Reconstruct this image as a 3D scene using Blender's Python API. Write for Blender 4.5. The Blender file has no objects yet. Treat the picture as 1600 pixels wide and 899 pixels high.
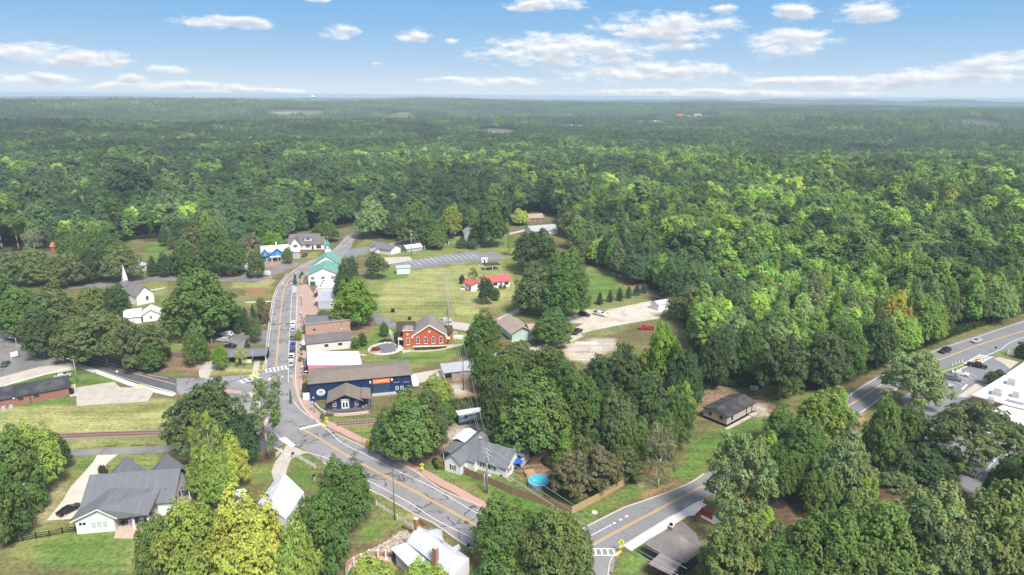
import bpy, math, random
import numpy as np
from mathutils import Vector, Matrix
rnd = random.Random(7)
S = bpy.context.scene
C = S.collection
# ------------------------------------------------------------------ camera
CAM_H = 85.0; FPX = 1067.0; PITCH = math.radians(15.70); ROLL = math.radians(0.376)
cam = bpy.data.cameras.new('camera'); cam.sensor_width = 36; cam.lens = 36 * FPX / 1600.0
cam.clip_start = 1.0; cam.clip_end = 90000
camo = bpy.data.objects.new('camera', cam); C.objects.link(camo); S.camera = camo
camo.matrix_world = (Matrix.Translation((0, 0, CAM_H)) @ Matrix.Rotation(math.radians(90) - PITCH, 4, 'X')
                     @ Matrix.Rotation(ROLL, 4, 'Z'))
# ------------------------------------------------------------------ sun, sky, exposure
SUN_EL, SUN_AZ = math.radians(52), math.radians(150)     # azimuth clockwise from +Y (view direction)
S.view_settings.view_transform = 'Standard'; S.view_settings.look = 'None'
S.view_settings.exposure = 0.86; S.view_settings.gamma = 1.0; S.view_settings.use_curve_mapping = False
S.cycles.max_bounces = 5; S.cycles.diffuse_bounces = 3; S.cycles.glossy_bounces = 2; S.cycles.volume_bounces = 0
S.cycles.transmission_bounces = 3; S.cycles.caustics_reflective = False; S.cycles.caustics_refractive = False
sl = bpy.data.lights.new('sun', 'SUN'); sl.energy = 3.2; sl.angle = math.radians(15); sl.color = (1.0, 0.94, 0.86)
so = bpy.data.objects.new('sun', sl); C.objects.link(so)
sd = Vector((math.sin(SUN_AZ) * math.cos(SUN_EL), math.cos(SUN_AZ) * math.cos(SUN_EL), math.sin(SUN_EL)))
so.rotation_euler = sd.to_track_quat('Z', 'Y').to_euler(); so.location = (0, 0, 300)

def cam_dir(px, py):
    u = (px - 800) / FPX; v = (449.5 - py) / FPX
    c, s = math.cos(ROLL), math.sin(ROLL)
    u, v = u * c - v * s, u * s + v * c
    return (u, math.cos(PITCH) + v * math.sin(PITCH), -math.sin(PITCH) + v * math.cos(PITCH))
def G(px, py, z=0.0):
    d = cam_dir(px, py); t = (z - CAM_H) / d[2]
    return (d[0] * t, d[1] * t)

class NB:                                               # small node-building helper
    def __init__(s, nt): s.nt = nt; s.n = nt.nodes; s.l = nt.links
    def __call__(s, typ, ins=None, **kw):
        n = s.n.new(typ)
        for k, v in kw.items(): setattr(n, k, v)
        for k, v in (ins or {}).items():
            i = n.inputs[k]
            if isinstance(v, bpy.types.NodeSocket): s.l.new(v, i)
            else: i.default_value = v
        return n
    def m(s, op, a, b=None, c=None, clamp=False):
        ins = {0: a}
        if b is not None: ins[1] = b
        if c is not None: ins[2] = c
        return s('ShaderNodeMath', ins, operation=op, use_clamp=clamp).outputs[0]
    def mix(s, f, a, b, mode='MIX'):
        n = s.n.new('ShaderNodeMix'); n.data_type = 'RGBA'; n.blend_type = mode
        for i, v in ((0, f), (6, a), (7, b)):
            if isinstance(v, bpy.types.NodeSocket): s.l.new(v, n.inputs[i])
            else: n.inputs[i].default_value = v if i == 0 else (tuple(v) + (1,))[:4]
        return n.outputs[2]
    def ramp(s, f, stops):
        n = s('ShaderNodeValToRGB', {0: f}); e = n.color_ramp.elements
        e[0].position, e[0].color = stops[0][0], (tuple(stops[0][1]) + (1,))[:4]
        e[1].position, e[1].color = stops[-1][0], (tuple(stops[-1][1]) + (1,))[:4]
        for p, c in stops[1:-1]:
            x = e.new(p); x.color = (tuple(c) + (1,))[:4]
        return n.outputs[0]
    def maprange(s, v, a, b, c=0.0, d=1.0):
        return s('ShaderNodeMapRange', {0: v, 1: a, 2: b, 3: c, 4: d}, interpolation_type='SMOOTHSTEP').outputs[0]

world = bpy.data.worlds.new('World'); S.world = world; world.use_nodes = True
def build_world():
    nt = world.node_tree; nt.nodes.clear(); b = NB(nt)
    out = b('ShaderNodeOutputWorld'); bg = b('ShaderNodeBackground'); b.l.new(bg.outputs[0], out.inputs[0])
    sky = b('ShaderNodeTexSky'); sky.sky_type = 'NISHITA'; sky.sun_disc = False
    sky.sun_elevation = SUN_EL; sky.sun_rotation = SUN_AZ; sky.altitude = 60; sky.air_density = 1.0
    sky.dust_density = 0.6; sky.ozone_density = 2.0
    hs = b('ShaderNodeHueSaturation', {'Saturation': 1.12, 'Value': 1.0, 'Color': sky.outputs[0]}).outputs[0]
    tc = b('ShaderNodeTexCoord').outputs['Generated']
    sep = b('ShaderNodeSeparateXYZ', {0: tc}); x, y, z = sep.outputs
    az = b.m('MULTIPLY', b.m('ARCTAN2', x, y), 57.2958)
    el = b.m('MULTIPLY', b.m('ARCSINE', z), 57.2958)
    # low sky as a clear late summer day shows it: pale at the horizon, blue within a few degrees
    low = b.ramp(b.m('DIVIDE', el, 40.0, clamp=True), [(0.0, (5.3, 6.0, 6.6)), (0.06, (3.5, 4.9, 6.4)), (0.13, (2.2, 4.0, 6.2)),
                                                     (0.21, (1.45, 3.35, 6.0)), (0.6, (0.8, 2.2, 5.0)), (1.0, (0.65, 1.9, 4.4))])
    skyc = b.mix(b.maprange(el, 30, 60, 1.0, 0.0), hs, low)
    P = []                                     # clouds: azimuth, elevation, half width, half height, strength
    for (cx, cy, w, h) in [(848, 8, 80, 12), (1040, 44, 120, 26), (885, 80, 165, 31), (1010, 112, 160, 20), (1132, 15, 22, 9),
                           (1240, 20, 38, 16), (1358, 17, 50, 18), (1235, 66, 75, 22), (530, 51, 35, 12), (645, 56, 34, 13),
                           (350, 35, 78, 11), (45, 82, 75, 14), (125, 92, 70, 14), (55, 124, 62, 9), (262, 108, 32, 8), (205, 122, 22, 7),
                           (270, 134, 130, 8), (400, 142, 80, 6), (770, 127, 120, 8), (1300, 130, 190, 11), (1500, 118, 120, 15),
                           (1590, 98, 80, 16), (1130, 145, 260, 7), (705, 64, 14, 5), (590, 100, 10, 3), (1050, 72, 60, 9), (495, 0, 22, 4)]:
        d = cam_dir(cx, cy); r = math.sqrt(sum(q * q for q in d))
        P.append((math.degrees(math.atan2(d[0], d[1])), math.degrees(math.asin(d[2] / r)), w / 18.6, h / 18.6))
    vec = b('ShaderNodeCombineXYZ', {0: b.m('MULTIPLY', az, 0.55), 1: b.m('MULTIPLY', el, 1.5)}).outputs[0]
    n1 = b('ShaderNodeTexNoise', {'Vector': vec, 'Scale': 0.8, 'Detail': 9.0, 'Roughness': 0.66}).outputs[0]
    up = b('ShaderNodeVectorMath', {0: vec, 1: (0.12, 0.42, 0)}, operation='ADD').outputs[0]
    n2 = b('ShaderNodeTexNoise', {'Vector': up, 'Scale': 0.8, 'Detail': 4.0, 'Roughness': 0.5}).outputs[0]
    field = None; low_f = None
    for (a, e, w, h) in P:
        dx = b.m('DIVIDE', b.m('SUBTRACT', az, a), w); dy = b.m('DIVIDE', b.m('SUBTRACT', el, e), h)
        r2 = b.m('ADD', b.m('MULTIPLY', dx, dx), b.m('MULTIPLY', dy, dy))
        f = b.m('SUBTRACT', 1.0, r2)
        f = b.m('MAXIMUM', f, -1.0)
        lf = b.m('SUBTRACT', f, b.m('MAXIMUM', b.m('MINIMUM', dy, 1.0), -1.0))
        field = f if field is None else b.m('MAXIMUM', field, f)
        low_f = lf if low_f is None else b.m('MAXIMUM', low_f, lf)
    # the rest of the sky carries denser clouds of its own
    # rest of the sky, out of the frame: flat cloud layer in perspective, thickened for fill light
    zz = b.m('MAXIMUM', z, 0.05)
    pv = b('ShaderNodeCombineXYZ', {0: b.m('DIVIDE', x, zz), 1: b.m('DIVIDE', y, zz)}).outputs[0]
    n3 = b('ShaderNodeTexNoise', {'Vector': pv, 'Scale': 1.1, 'Detail': 7.0, 'Roughness': 0.55}).outputs[0]
    hi = b.m('MULTIPLY', b.maprange(n3, 0.44, 0.60), b.maprange(el, 9.5, 14))
    cov = b.m('ADD', b.m('MULTIPLY', field, 0.85), b.m('MULTIPLY', b.m('SUBTRACT', n1, 0.5), 2.9))
    mask = b.maprange(cov, 0.08, 0.95)
    mask = b.m('MAXIMUM', mask, hi)
    shade = b.m('ADD', b.m('SUBTRACT', b.m('MULTIPLY', low_f, 0.55), 0.02), b.m('MULTIPLY', b.m('SUBTRACT', n2, 0.5), 2.2), clamp=True)
    cc = b.mix(b.maprange(shade, 0.15, 0.95), (7.6, 7.6, 7.7), (4.7, 5.1, 5.8))
    col = b.mix(b.m('MULTIPLY', mask, 0.96), skyc, cc)
    grd = b.mix(b.maprange(el, -1.5, 0.0), (2.4, 2.6, 2.6), col)
    b.l.new(grd, bg.inputs[0]); bg.inputs[1].default_value = 0.076
build_world()

# ------------------------------------------------------------------ object helpers
class MB:
    def __init__(s): s.v = []; s.f = []; s.mi = []; s.ci = 0
    def mat(s, i): s.ci = i; return s
    def add(s, vs, fs):
        o = len(s.v); s.v += [tuple(p) for p in vs]
        for f in fs: s.f.append(tuple(i + o for i in f)); s.mi.append(s.ci)
        return s
    def box(s, x0, x1, y0, y1, z0, z1):
        return s.add([(x0,y0,z0),(x1,y0,z0),(x1,y1,z0),(x0,y1,z0),(x0,y0,z1),(x1,y0,z1),(x1,y1,z1),(x0,y1,z1)],
                     [(0,3,2,1),(4,5,6,7),(0,1,5,4),(1,2,6,5),(2,3,7,6),(3,0,4,7)])
    def prism(s, pts, z0, z1):                          # vertical prism over a 2D outline
        a = sum(pts[i][0]*pts[(i+1)%len(pts)][1]-pts[(i+1)%len(pts)][0]*pts[i][1] for i in range(len(pts)))
        if a < 0: pts = pts[::-1]
        n = len(pts)
        s.add([(p[0],p[1],z0) for p in pts]+[(p[0],p[1],z1) for p in pts],
              [tuple(range(n-1,-1,-1)), tuple(range(n,2*n))]+[(i,(i+1)%n,n+(i+1)%n,n+i) for i in range(n)])
        return s
    def extr(s, prof, a0, a1, axis):                    # profile (horizontal, z) extruded along 'x' or 'y'
        n = len(prof)
        if axis == 'y': A=[(h,a0,z) for h,z in prof]; B=[(h,a1,z) for h,z in prof]
        else: A=[(a0,h,z) for h,z in prof]; B=[(a1,h,z) for h,z in prof]
        return s.add(A+B, [tuple(range(n-1,-1,-1)), tuple(range(n,2*n))]+[(i,(i+1)%n,n+(i+1)%n,n+i) for i in range(n)])
    def slab(s, pts, t):                                # planar polygon in 3D, thickened by t downwards
        n = len(pts); q = [(p[0],p[1],p[2]-t) for p in pts]
        return s.add(list(pts)+q, [tuple(range(n)), tuple(range(2*n-1,n-1,-1))]+[(i,n+i,n+(i+1)%n,(i+1)%n) for i in range(n)])
    def tube(s, p0, p1, r0, r1=None, n=6, cap=True):
        r1 = r0 if r1 is None else r1
        p0, p1 = Vector(p0), Vector(p1); d = (p1-p0)
        if d.length < 1e-6: return s
        q = d.to_track_quat('Z','Y'); V = []
        for p, r in ((p0,r0),(p1,r1)):
            for i in range(n):
                a = 2*math.pi*i/n; V.append(tuple(p + q @ Vector((r*math.cos(a), r*math.sin(a), 0))))
        F = [(i,(i+1)%n,n+(i+1)%n,n+i) for i in range(n)]
        if cap: F += [tuple(range(n-1,-1,-1)), tuple(range(n,2*n))]
        return s.add(V, F)
    def path(s, pts, r, n=5):
        for a, b in zip(pts, pts[1:]): s.tube(a, b, r, r, n)
        return s
    def ball(s, c, rx, ry, rz, n=10, m=6):
        V = []; 
        for j in range(1, m):
            t = math.pi*j/m
            for i in range(n):
                a = 2*math.pi*i/n; V.append((c[0]+rx*math.sin(t)*math.cos(a), c[1]+ry*math.sin(t)*math.sin(a), c[2]+rz*math.cos(t)))
        V += [(c[0],c[1],c[2]+rz),(c[0],c[1],c[2]-rz)]; k = len(V)
        F = [(j*n+i,(j+1)*n+i,(j+1)*n+(i+1)%n,j*n+(i+1)%n) for j in range(m-2) for i in range(n)]
        F += [(k-2,i,(i+1)%n) for i in range(n)]+[(k-1,(m-2)*n+(i+1)%n,(m-2)*n+i) for i in range(n)]
        return s.add(V, F)
    def mesh(s, name, mats, smooth=False):
        me = bpy.data.meshes.new(name); me.from_pydata(s.v, [], s.f)
        for m in (mats if isinstance(mats, (list, tuple)) else [mats]): me.materials.append(m)
        me.polygons.foreach_set('material_index', s.mi)
        if smooth: me.polygons.foreach_set('use_smooth', [True]*len(s.f))
        me.update(); return me
    def build(s, name, mats, parent=None, label=None, kind=None, smooth=False, group=None, cat=None):
        o = bpy.data.objects.new(name, s.mesh(name, mats, smooth)); C.objects.link(o)
        if parent is not None: o.parent = parent
        tag(o, label, cat, group, kind); return o
def tag(o, label=None, cat=None, group=None, kind=None):
    for k, v in (('label',label),('category',cat),('group',group),('kind',kind)):
        if v: o[k] = v
    return o
def put(name, mesh, parent=None, loc=(0,0,0), rot=0.0, label=None, kind=None):
    o = bpy.data.objects.new(name, mesh); C.objects.link(o); o.location = loc; o.rotation_euler = (0,0,rot)
    if parent is not None: o.parent = parent
    return tag(o, label, None, None, kind)
def thing(name, label, cat, loc=(0,0,0), rot=0.0, group=None):
    o = bpy.data.objects.new(name, None); C.objects.link(o); o.empty_display_size = 0.5
    o.location = (loc[0], loc[1], loc[2] if len(loc) > 2 else 0.0); o.rotation_euler = (0,0,rot)
    return tag(o, label, cat, group)
KIDS = {}
def copy_tree(o, parent=None, kids=None):
    c = o.copy(); C.objects.link(c)
    if parent is not None: c.parent = parent
    for ch in list(o.children): copy_tree(ch, c)
    return c
def frame(A, B):                                        # two ground points (pixels) along a front, left to right
    a, b = G(*A), G(*B); dx, dy = b[0]-a[0], b[1]-a[1]
    return (a[0], a[1], 0), math.atan2(dy, dx), math.hypot(dx, dy)
# ------------------------------------------------------------------ materials
MATS = {}
def mat(name, col, rough=0.8, var=0.12, scale=2.0, bump=0.0, bscale=20.0, spec=0.3, metal=0.0, dirt=None, dscale=0.4, damt=0.0):
    if name in MATS: return MATS[name]
    m = bpy.data.materials.new(name); m.use_nodes = True; nt = m.node_tree; b = NB(nt)
    p = nt.nodes['Principled BSDF']; p.inputs['Roughness'].default_value = rough
    p.inputs['Specular IOR Level'].default_value = spec; p.inputs['Metallic'].default_value = metal
    tc = b('ShaderNodeTexCoord').outputs['Object']
    n = b('ShaderNodeTexNoise', {'Vector': tc, 'Scale': scale, 'Detail': 6.0, 'Roughness': 0.6}).outputs[0]
    c = b.mix(n, [q*(1-var) for q in col], [min(1,q*(1+var)) for q in col])
    if dirt:
        n2 = b('ShaderNodeTexNoise', {'Vector': tc, 'Scale': dscale, 'Detail': 5.0, 'Roughness': 0.65}).outputs[0]
        c = b.mix(b.m('MULTIPLY', b.maprange(n2, 0.45, 0.7), damt), c, dirt)
    b.l.new(c, p.inputs['Base Color'])
    if bump:
        n3 = b('ShaderNodeTexNoise', {'Vector': tc, 'Scale': bscale, 'Detail': 3.0}).outputs[0]
        bp = b('ShaderNodeBump', {'Height': n3, 'Strength': bump, 'Distance': 0.05}).outputs[0]
        b.l.new(bp, p.inputs['Normal'])
    MATS[name] = m; return m
def mat_lines(name, col, col2, step, axis=0, width=0.12, rough=0.6, var=0.08, metal=0.0, obj=True, rotz=0.0):
    """boards, seams or courses: thin lines of a second colour every `step` metres along an axis"""
    if name in MATS: return MATS[name]
    m = bpy.data.materials.new(name); m.use_nodes = True; nt = m.node_tree; b = NB(nt)
    p = nt.nodes['Principled BSDF']; p.inputs['Roughness'].default_value = rough; p.inputs['Metallic'].default_value = metal
    tc = b('ShaderNodeTexCoord').outputs['Object']
    sp = b('ShaderNodeSeparateXYZ', {0: tc}).outputs
    fr = b.m('FRACT', b.m('DIVIDE', sp[axis], step)); f = b.m('LESS_THAN', fr, width)
    n = b('ShaderNodeTexNoise', {'Vector': tc, 'Scale': 1.3, 'Detail': 6.0, 'Roughness': 0.65}).outputs[0]
    c = b.mix(n, [q*(1-var) for q in col], [min(1,q*(1+var)) for q in col])
    b.l.new(b.mix(f, c, col2), p.inputs['Base Color'])
    MATS[name] = m; return m
def mat_brick(name, c1, c2, mortar, scale=3.2, rowh=0.25, bw=0.6, rough=0.9):
    if name in MATS: return MATS[name]
    m = bpy.data.materials.new(name); m.use_nodes = True; nt = m.node_tree; b = NB(nt)
    p = nt.nodes['Principled BSDF']; p.inputs['Roughness'].default_value = rough
    tc = b('ShaderNodeTexCoord').outputs['Object']; sp = b('ShaderNodeSeparateXYZ', {0: tc}).outputs
    v = b('ShaderNodeCombineXYZ', {0: b.m('ADD', sp[0], sp[1]), 1: sp[2]}).outputs[0]
    br = b('ShaderNodeTexBrick', {'Vector': v, 'Color1': (*c1,1), 'Color2': (*c2,1), 'Mortar': (*mortar,1), 'Scale': scale,
                                  'Mortar Size': 0.02, 'Brick Width': bw, 'Row Height': rowh})
    n = b('ShaderNodeTexNoise', {'Vector': tc, 'Scale': 0.9, 'Detail': 6.0, 'Roughness': 0.7}).outputs[0]
    c = b.mix(b.maprange(n, 0.35, 0.75, 0.0, 0.35), br.outputs[0], [q*0.6 for q in c1])
    b.l.new(c, p.inputs['Base Color']); MATS[name] = m; return m
# ------------------------------------------------------------------ terrain
def azd(px, d):                                         # a point at distance d in the direction of picture column px
    c = cam_dir(px, 160); r = math.hypot(c[0], c[1]); return (c[0]/r*d, c[1]/r*d)
RIDGES = [(azd(120, 2700), 900, 380, 26), (azd(380, 3000), 900, 400, 27), (azd(-200, 2400), 700, 500, 24),
          (azd(1350, 1950), 420, 230, 17), (azd(1500, 1900), 260, 220, 14), (azd(1180, 2100), 260, 200, 14),
          (azd(800, 3600), 800, 380, 24), (azd(620, 3300), 600, 330, 20), (azd(1010, 4300), 900, 500, 30),
          (azd(1230, 3500), 700, 400, 24), (azd(1560, 4200), 1000, 500, 30), (azd(1700, 2900), 700, 500, 18),
          (azd(560, 1500), 320, 200, 9), (azd(1000, 900), 260, 160, 7), (azd(300, 900), 260, 200, 7), (azd(1400, 800), 260, 160, 6),
          (azd(200, 6500), 2500, 800, 26), (azd(900, 7000), 2600, 800, 24), (azd(1500, 7500), 2600, 800, 28),
          (azd(500, 10500), 4000, 1200, 26), (azd(1200, 11500), 4000, 1200, 24)]
def terr(x, y):
    x = np.asarray(x, float); y = np.asarray(y, float); d = np.hypot(x, y)
    t = np.clip((d-430)/700, 0, 1); t = t*t*(3-2*t)
    h = 11*np.sin(x/310+1.3)*np.sin(y/235+.4) + 7*np.sin(x/170-y/150+2.) + 7*np.sin(x/720+y/430) + 3
    for (c, rx, ry, a) in RIDGES:
        ang = math.atan2(c[0], c[1]); dx, dy = x-c[0], y-c[1]
        u = dx*math.cos(ang)-dy*math.sin(ang); v = dx*math.sin(ang)+dy*math.cos(ang)
        h = h + a*np.exp(-(u/rx)**2-(v/ry)**2)
    return h*t
# ------------------------------------------------------------------ ground sheet, painted with what grows or lies there, and some shade
def axis(lo, hi, step, far, k):
    a = list(np.arange(lo, hi+step*.5, step)); s = step
    while a[-1] < far: s = min(s*k, 900); a.append(a[-1]+s)
    s = step
    while a[0] > -far: s = min(s*k, 900); a.insert(0, a[0]-s)
    return np.array(a)
GX = axis(-235, 245, 1.25, 26000, 1.22); GY = axis(92, 480, 1.25, 26000, 1.22)
GY = GY[GY > -1500]
gx, gy = np.meshgrid(GX, GY); gz = terr(gx, gy)
def vnoise(x, y, sc, seed):
    r = np.random.RandomState(seed); g = r.rand(256, 256)
    u = x/sc; v = y/sc; i = np.floor(u).astype(int); j = np.floor(v).astype(int); fu = u-i; fv = v-j
    fu = fu*fu*(3-2*fu); fv = fv*fv*(3-2*fv); i %= 256; j %= 256; i1 = (i+1) % 256; j1 = (j+1) % 256
    return (g[j,i]*(1-fu)+g[j,i1]*fu)*(1-fv)+(g[j1,i]*(1-fu)+g[j1,i1]*fu)*fv
def fbm(x, y, sc, seed, o=4):
    r = 0; a = .5; t = 0
    for k in range(o): r = r+a*vnoise(x, y, sc/2**k, seed+k); t += a; a *= .5
    return r/t
def inside(x, y, poly):
    r = np.zeros(x.shape, bool); n = len(poly)
    for i in range(n):
        (x0,y0),(x1,y1) = poly[i], poly[(i+1) % n]
        if y0 == y1: continue
        r ^= ((y0 > y) != (y1 > y)) & (x < (x1-x0)*(y-y0)/(y1-y0)+x0)
    return r
def pdist(x, y, poly):
    d = np.full(x.shape, 1e9); n = len(poly)
    for i in range(n):
        (x0,y0),(x1,y1) = poly[i], poly[(i+1) % n]; dx, dy = x1-x0, y1-y0; L = dx*dx+dy*dy+1e-9
        t = np.clip(((x-x0)*dx+(y-y0)*dy)/L, 0, 1); d = np.minimum(d, np.hypot(x-x0-t*dx, y-y0-t*dy))
    return d
def PX(pts): return [G(*p) for p in pts]
TOWN = PX([(-160,402),(0,392),(100,388),(225,372),(262,372),(285,392),(380,392),(430,383),(470,362),(528,358),(553,352),(566,352),(580,366),
           (640,372),(700,366),(780,352),(830,334),(868,338),(884,350),(884,372),(912,400),(950,428),(1000,448),(1046,470),(1066,500),(1080,550),(1088,600),(1190,596),(1262,612),(1330,598),(1440,541),(1530,512),(1640,478),(1900,395),
           (2700,700),(2400,1400),(-700,1400),(-900,560)])
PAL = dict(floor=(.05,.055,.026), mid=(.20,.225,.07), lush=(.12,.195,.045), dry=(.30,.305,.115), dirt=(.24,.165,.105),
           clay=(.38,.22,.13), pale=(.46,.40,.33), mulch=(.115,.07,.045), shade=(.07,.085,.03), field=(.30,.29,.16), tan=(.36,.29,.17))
PATCH = [
 ('mid',3,[(560,490),(572,440),(600,395),(640,372),(800,372),(860,400),(930,400),(1000,445),(1020,470),(900,510),(820,500),(700,520),(600,500)]),
 ('dry',4,[(588,468),(604,430),(640,424),(700,418),(780,410),(800,430),(835,480),(800,488),(745,500),(690,498),(640,494),(612,490)]),
 ('lush',2,[(590,425),(640,426),(640,434),(600,440)]), ('mid',3,[(612,482),(700,470),(720,495),(650,495)]),
 ('lush',2,[(620,388),(700,380),(790,372),(790,384),(700,388),(625,396)]),
 ('dirt',2,[(745,480),(800,478),(840,490),(800,500),(760,496)]),
 ('lush',3,[(905,430),(950,430),(990,462),(920,480),(905,460)]), ('dirt',4,[(925,405),(945,408),(1000,440),(1040,466),(1010,466),(960,430)]),
 ('mid',3,[(545,530),(600,500),(640,515),(740,520),(745,555),(640,578),(560,575)]),
 ('lush',2,[(560,548),(600,505),(625,515),(600,550)]), ('lush',2,[(600,552),(690,552),(730,535),(735,545),(690,562),(610,566)]),
 ('dirt',2,[(545,520),(582,494),(590,500),(565,530)]),
 ('lush',2,[(480,670),(515,655),(600,650),(600,660),(530,663)]),
 ('mid',2,[(520,668),(600,662),(640,700),(600,700),(550,685)]), ('lush',3,[(570,675),(600,668),(640,700),(600,702)]),
 ('clay',1,[(512,660),(545,658),(548,664),(518,666)]),
 ('clay',2.5,[(705,590),(745,585),(745,620),(715,622)]), ('pale',2,[(700,600),(722,600),(725,618),(708,616)]),
 ('dirt',3,[(595,700),(640,660),(700,640),(790,660),(800,690),(720,700),(690,720),(640,728)]), ('pale',3,[(660,680),(720,668),(780,668),(775,676),(700,688),(670,700)]),
 ('lush',2,[(655,728),(700,718),(800,740),(830,770),(860,800),(820,805),(745,775),(700,755)]),
 ('mid',3,[(690,745),(760,760),(800,790),(770,785),(720,765)]),
 ('dirt',3,[(810,720),(850,700),(870,720),(880,790),(845,770)]),
 ('shade',2,[(860,700),(960,700),(1010,745),(890,798),(850,760)]),  # dark ground colour standing for shade under the shrub trees
 ('lush',2,[(890,812),(960,770),(1030,740),(1050,750),(970,790),(905,825)]), ('lush',2,[(830,770),(870,790),(905,825),(860,815)]),
 ('clay',2,[(1000,770),(1060,748),(1080,750),(1040,765),(1005,780)]), ('tan',2,[(990,742),(1030,738),(1020,760),(995,762)]),
 ('lush',3,[(1045,740),(1080,680),(1130,672),(1190,650),(1210,665),(1130,700),(1090,750),(1060,752)]),
 ('dirt',3,[(1070,612),(1130,606),(1200,622),(1240,632),(1215,652),(1180,640),(1150,625),(1095,640),(1075,640)]),
 ('pale',2,[(1175,632),(1200,630),(1205,650),(1185,652)]), ('mid',3,[(1195,622),(1230,626),(1215,640),(1190,632)]),
 ('mulch',4,[(1150,790),(1210,760),(1260,760),(1240,830),(1200,850)]), ('mulch',4,[(1330,710),(1420,725),(1450,765),(1370,800),(1330,760)]),
 ('mulch',3,[(1330,592),(1300,602),(1340,610)]), ('mid',2,[(1290,690),(1330,680),(1345,715),(1310,720)]),
 ('clay',1.5,[(1326,645),(1350,640),(1358,655),(1335,662)]),
 ('mid',2,[(1400,620),(1440,585),(1480,572),(1530,560),(1525,568),(1470,590),(1440,605)]), ('mid',2,[(1545,555),(1600,532),(1640,540),(1600,565)]),
 ('mid',3,[(870,530),(900,520),(960,505),(1000,500),(990,512),(930,535)]), ('clay',2,[(876,535),(930,528),(905,560),(885,560)]), ('pale',2,[(880,540),(930,528),(962,528),(958,546),(915,570),(890,562)]),
 ('mid',3,[(770,480),(850,470),(860,490),(790,500)]),
 ('dry',3,[(-60,645),(60,625),(120,632),(270,618),(275,676),(90,682),(-60,690)]), ('mid',3,[(100,640),(200,640),(270,625),(268,640),(160,650),(60,652)]),
 ('lush',2,[(8,598),(60,588),(100,577),(120,575),(220,600),(215,606),(180,597),(120,606),(100,600),(20,606)]),
 ('lush',2,[(0,632),(80,622),(120,622),(115,632),(40,640)]),
 ('mid',3,[(90,685),(262,680),(262,697),(95,702)]), ('dry',2,[(120,690),(250,686),(250,690),(120,695)]),
 ('mid',3,[(20,835),(110,712),(150,712),(75,815),(118,815),(230,835),(300,850),(290,899),(100,899),(0,880)]), ('tan',3,[(30,830),(60,790),(85,755),(98,760),(60,830)]),
 ('lush',2,[(112,714),(150,712),(138,735),(112,735)]), ('lush',3,[(40,845),(120,836),(210,838),(200,899),(60,890)]),
 ('mid',3,[(170,710),(270,706),(300,705),(280,735),(180,735),(155,748)]), ('mulch',1.5,[(278,722),(310,712),(318,740),(300,752),(278,745)]),
 ('mulch',1.5,[(290,755),(312,750),(316,770),(290,800),(276,798)]), ('clay',1,[(288,748),(315,745),(318,800),(308,800),(306,765)]),
 ('mid',3,[(370,730),(400,715),(435,715),(425,745),(380,765)]), ('lush',2,[(402,745),(430,722),(424,748)]), ('mulch',3,[(392,712),(430,702),(430,722),(400,730)]),
 ('lush',2,[(448,748),(456,718),(470,712),(495,735),(505,770),(470,768)]), ('lush',2,[(462,712),(480,706),(505,722),(500,732)]),
 ('mid',3,[(560,830),(585,760),(600,775),(655,815),(700,850),(680,850),(620,830),(590,850)]), ('lush',3,[(560,850),(575,815),(610,825),(585,845)]),
 ('dirt',2,[(575,850),(640,825),(655,835),(600,862)]), ('tan',2,[(640,806),(668,818),(680,830),(655,825)]), ('clay',1,[(730,862),(755,862),(775,885),(750,895)]),
 ('lush',2,[(958,868),(978,858),(1005,838),(1012,870),(1000,899),(958,899)]), ('clay',1,[(956,868),(966,864),(962,880),(954,885)]), ('mulch',2,[(1090,795),(1112,785),(1120,805),(1100,800)]),
 ('dirt',3,[(245,555),(300,545),(345,560),(345,578),(290,590),(250,578)]), ('pale',2,[(300,565),(340,562),(345,575),(315,580)]), ('lush',1.5,[(255,582),(290,580),(292,588),(265,590)]),
 ('dirt',3,[(0,495),(60,500),(60,525),(0,514)]), ('tan',2,[(36,522),(58,514),(60,518),(42,526)]), ('dirt',3,[(60,520),(140,552),(230,575),(250,560),(150,530)]),
 ('dry',2,[(345,565),(405,560),(412,580),(350,585),(330,585)]), ('mid',2,[(345,568),(405,566),(405,574),(350,576)]),
 ('mid',3,[(358,470),(425,440),(428,470),(420,480),(360,480)]), ('tan',2,[(400,440),(424,430),(430,438),(410,450)]), ('dry',2,[(362,440),(420,444),(415,455),(362,450)]),
 ('clay',2,[(400,410),(450,405),(470,412),(440,428),(402,424)]), ('mid',2,[(466,398),(500,392),(496,404),(474,414)]),
 ('mid',3,[(195,445),(260,440),(262,470),(235,475)]), ('lush',2,[(230,462),(258,460),(250,474),(235,472)]), ('mid',3,[(255,470),(270,520),(240,555),(300,560),(290,500)]),
 ('lush',3,[(225,376),(262,374),(265,412),(236,412)]), ('mulch',3,[(215,368),(262,370),(262,378),(220,378)]), ('mulch',3,[(-20,385),(110,380),(110,392),(-20,396)]),
 ('mid',2,[(545,400),(572,388),(575,398),(555,402)]), ('mid',2,[(560,380),(590,368),(572,386),(556,389)]),
 ('mulch',2,[(428,465),(424,505),(416,500),(418,475)]), ('mid',1,[(483,492),(498,486),(540,490),(530,497)]), ('dry',1.5,[(485,532),(550,524),(570,526),(545,536),(490,540)]),
]
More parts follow.
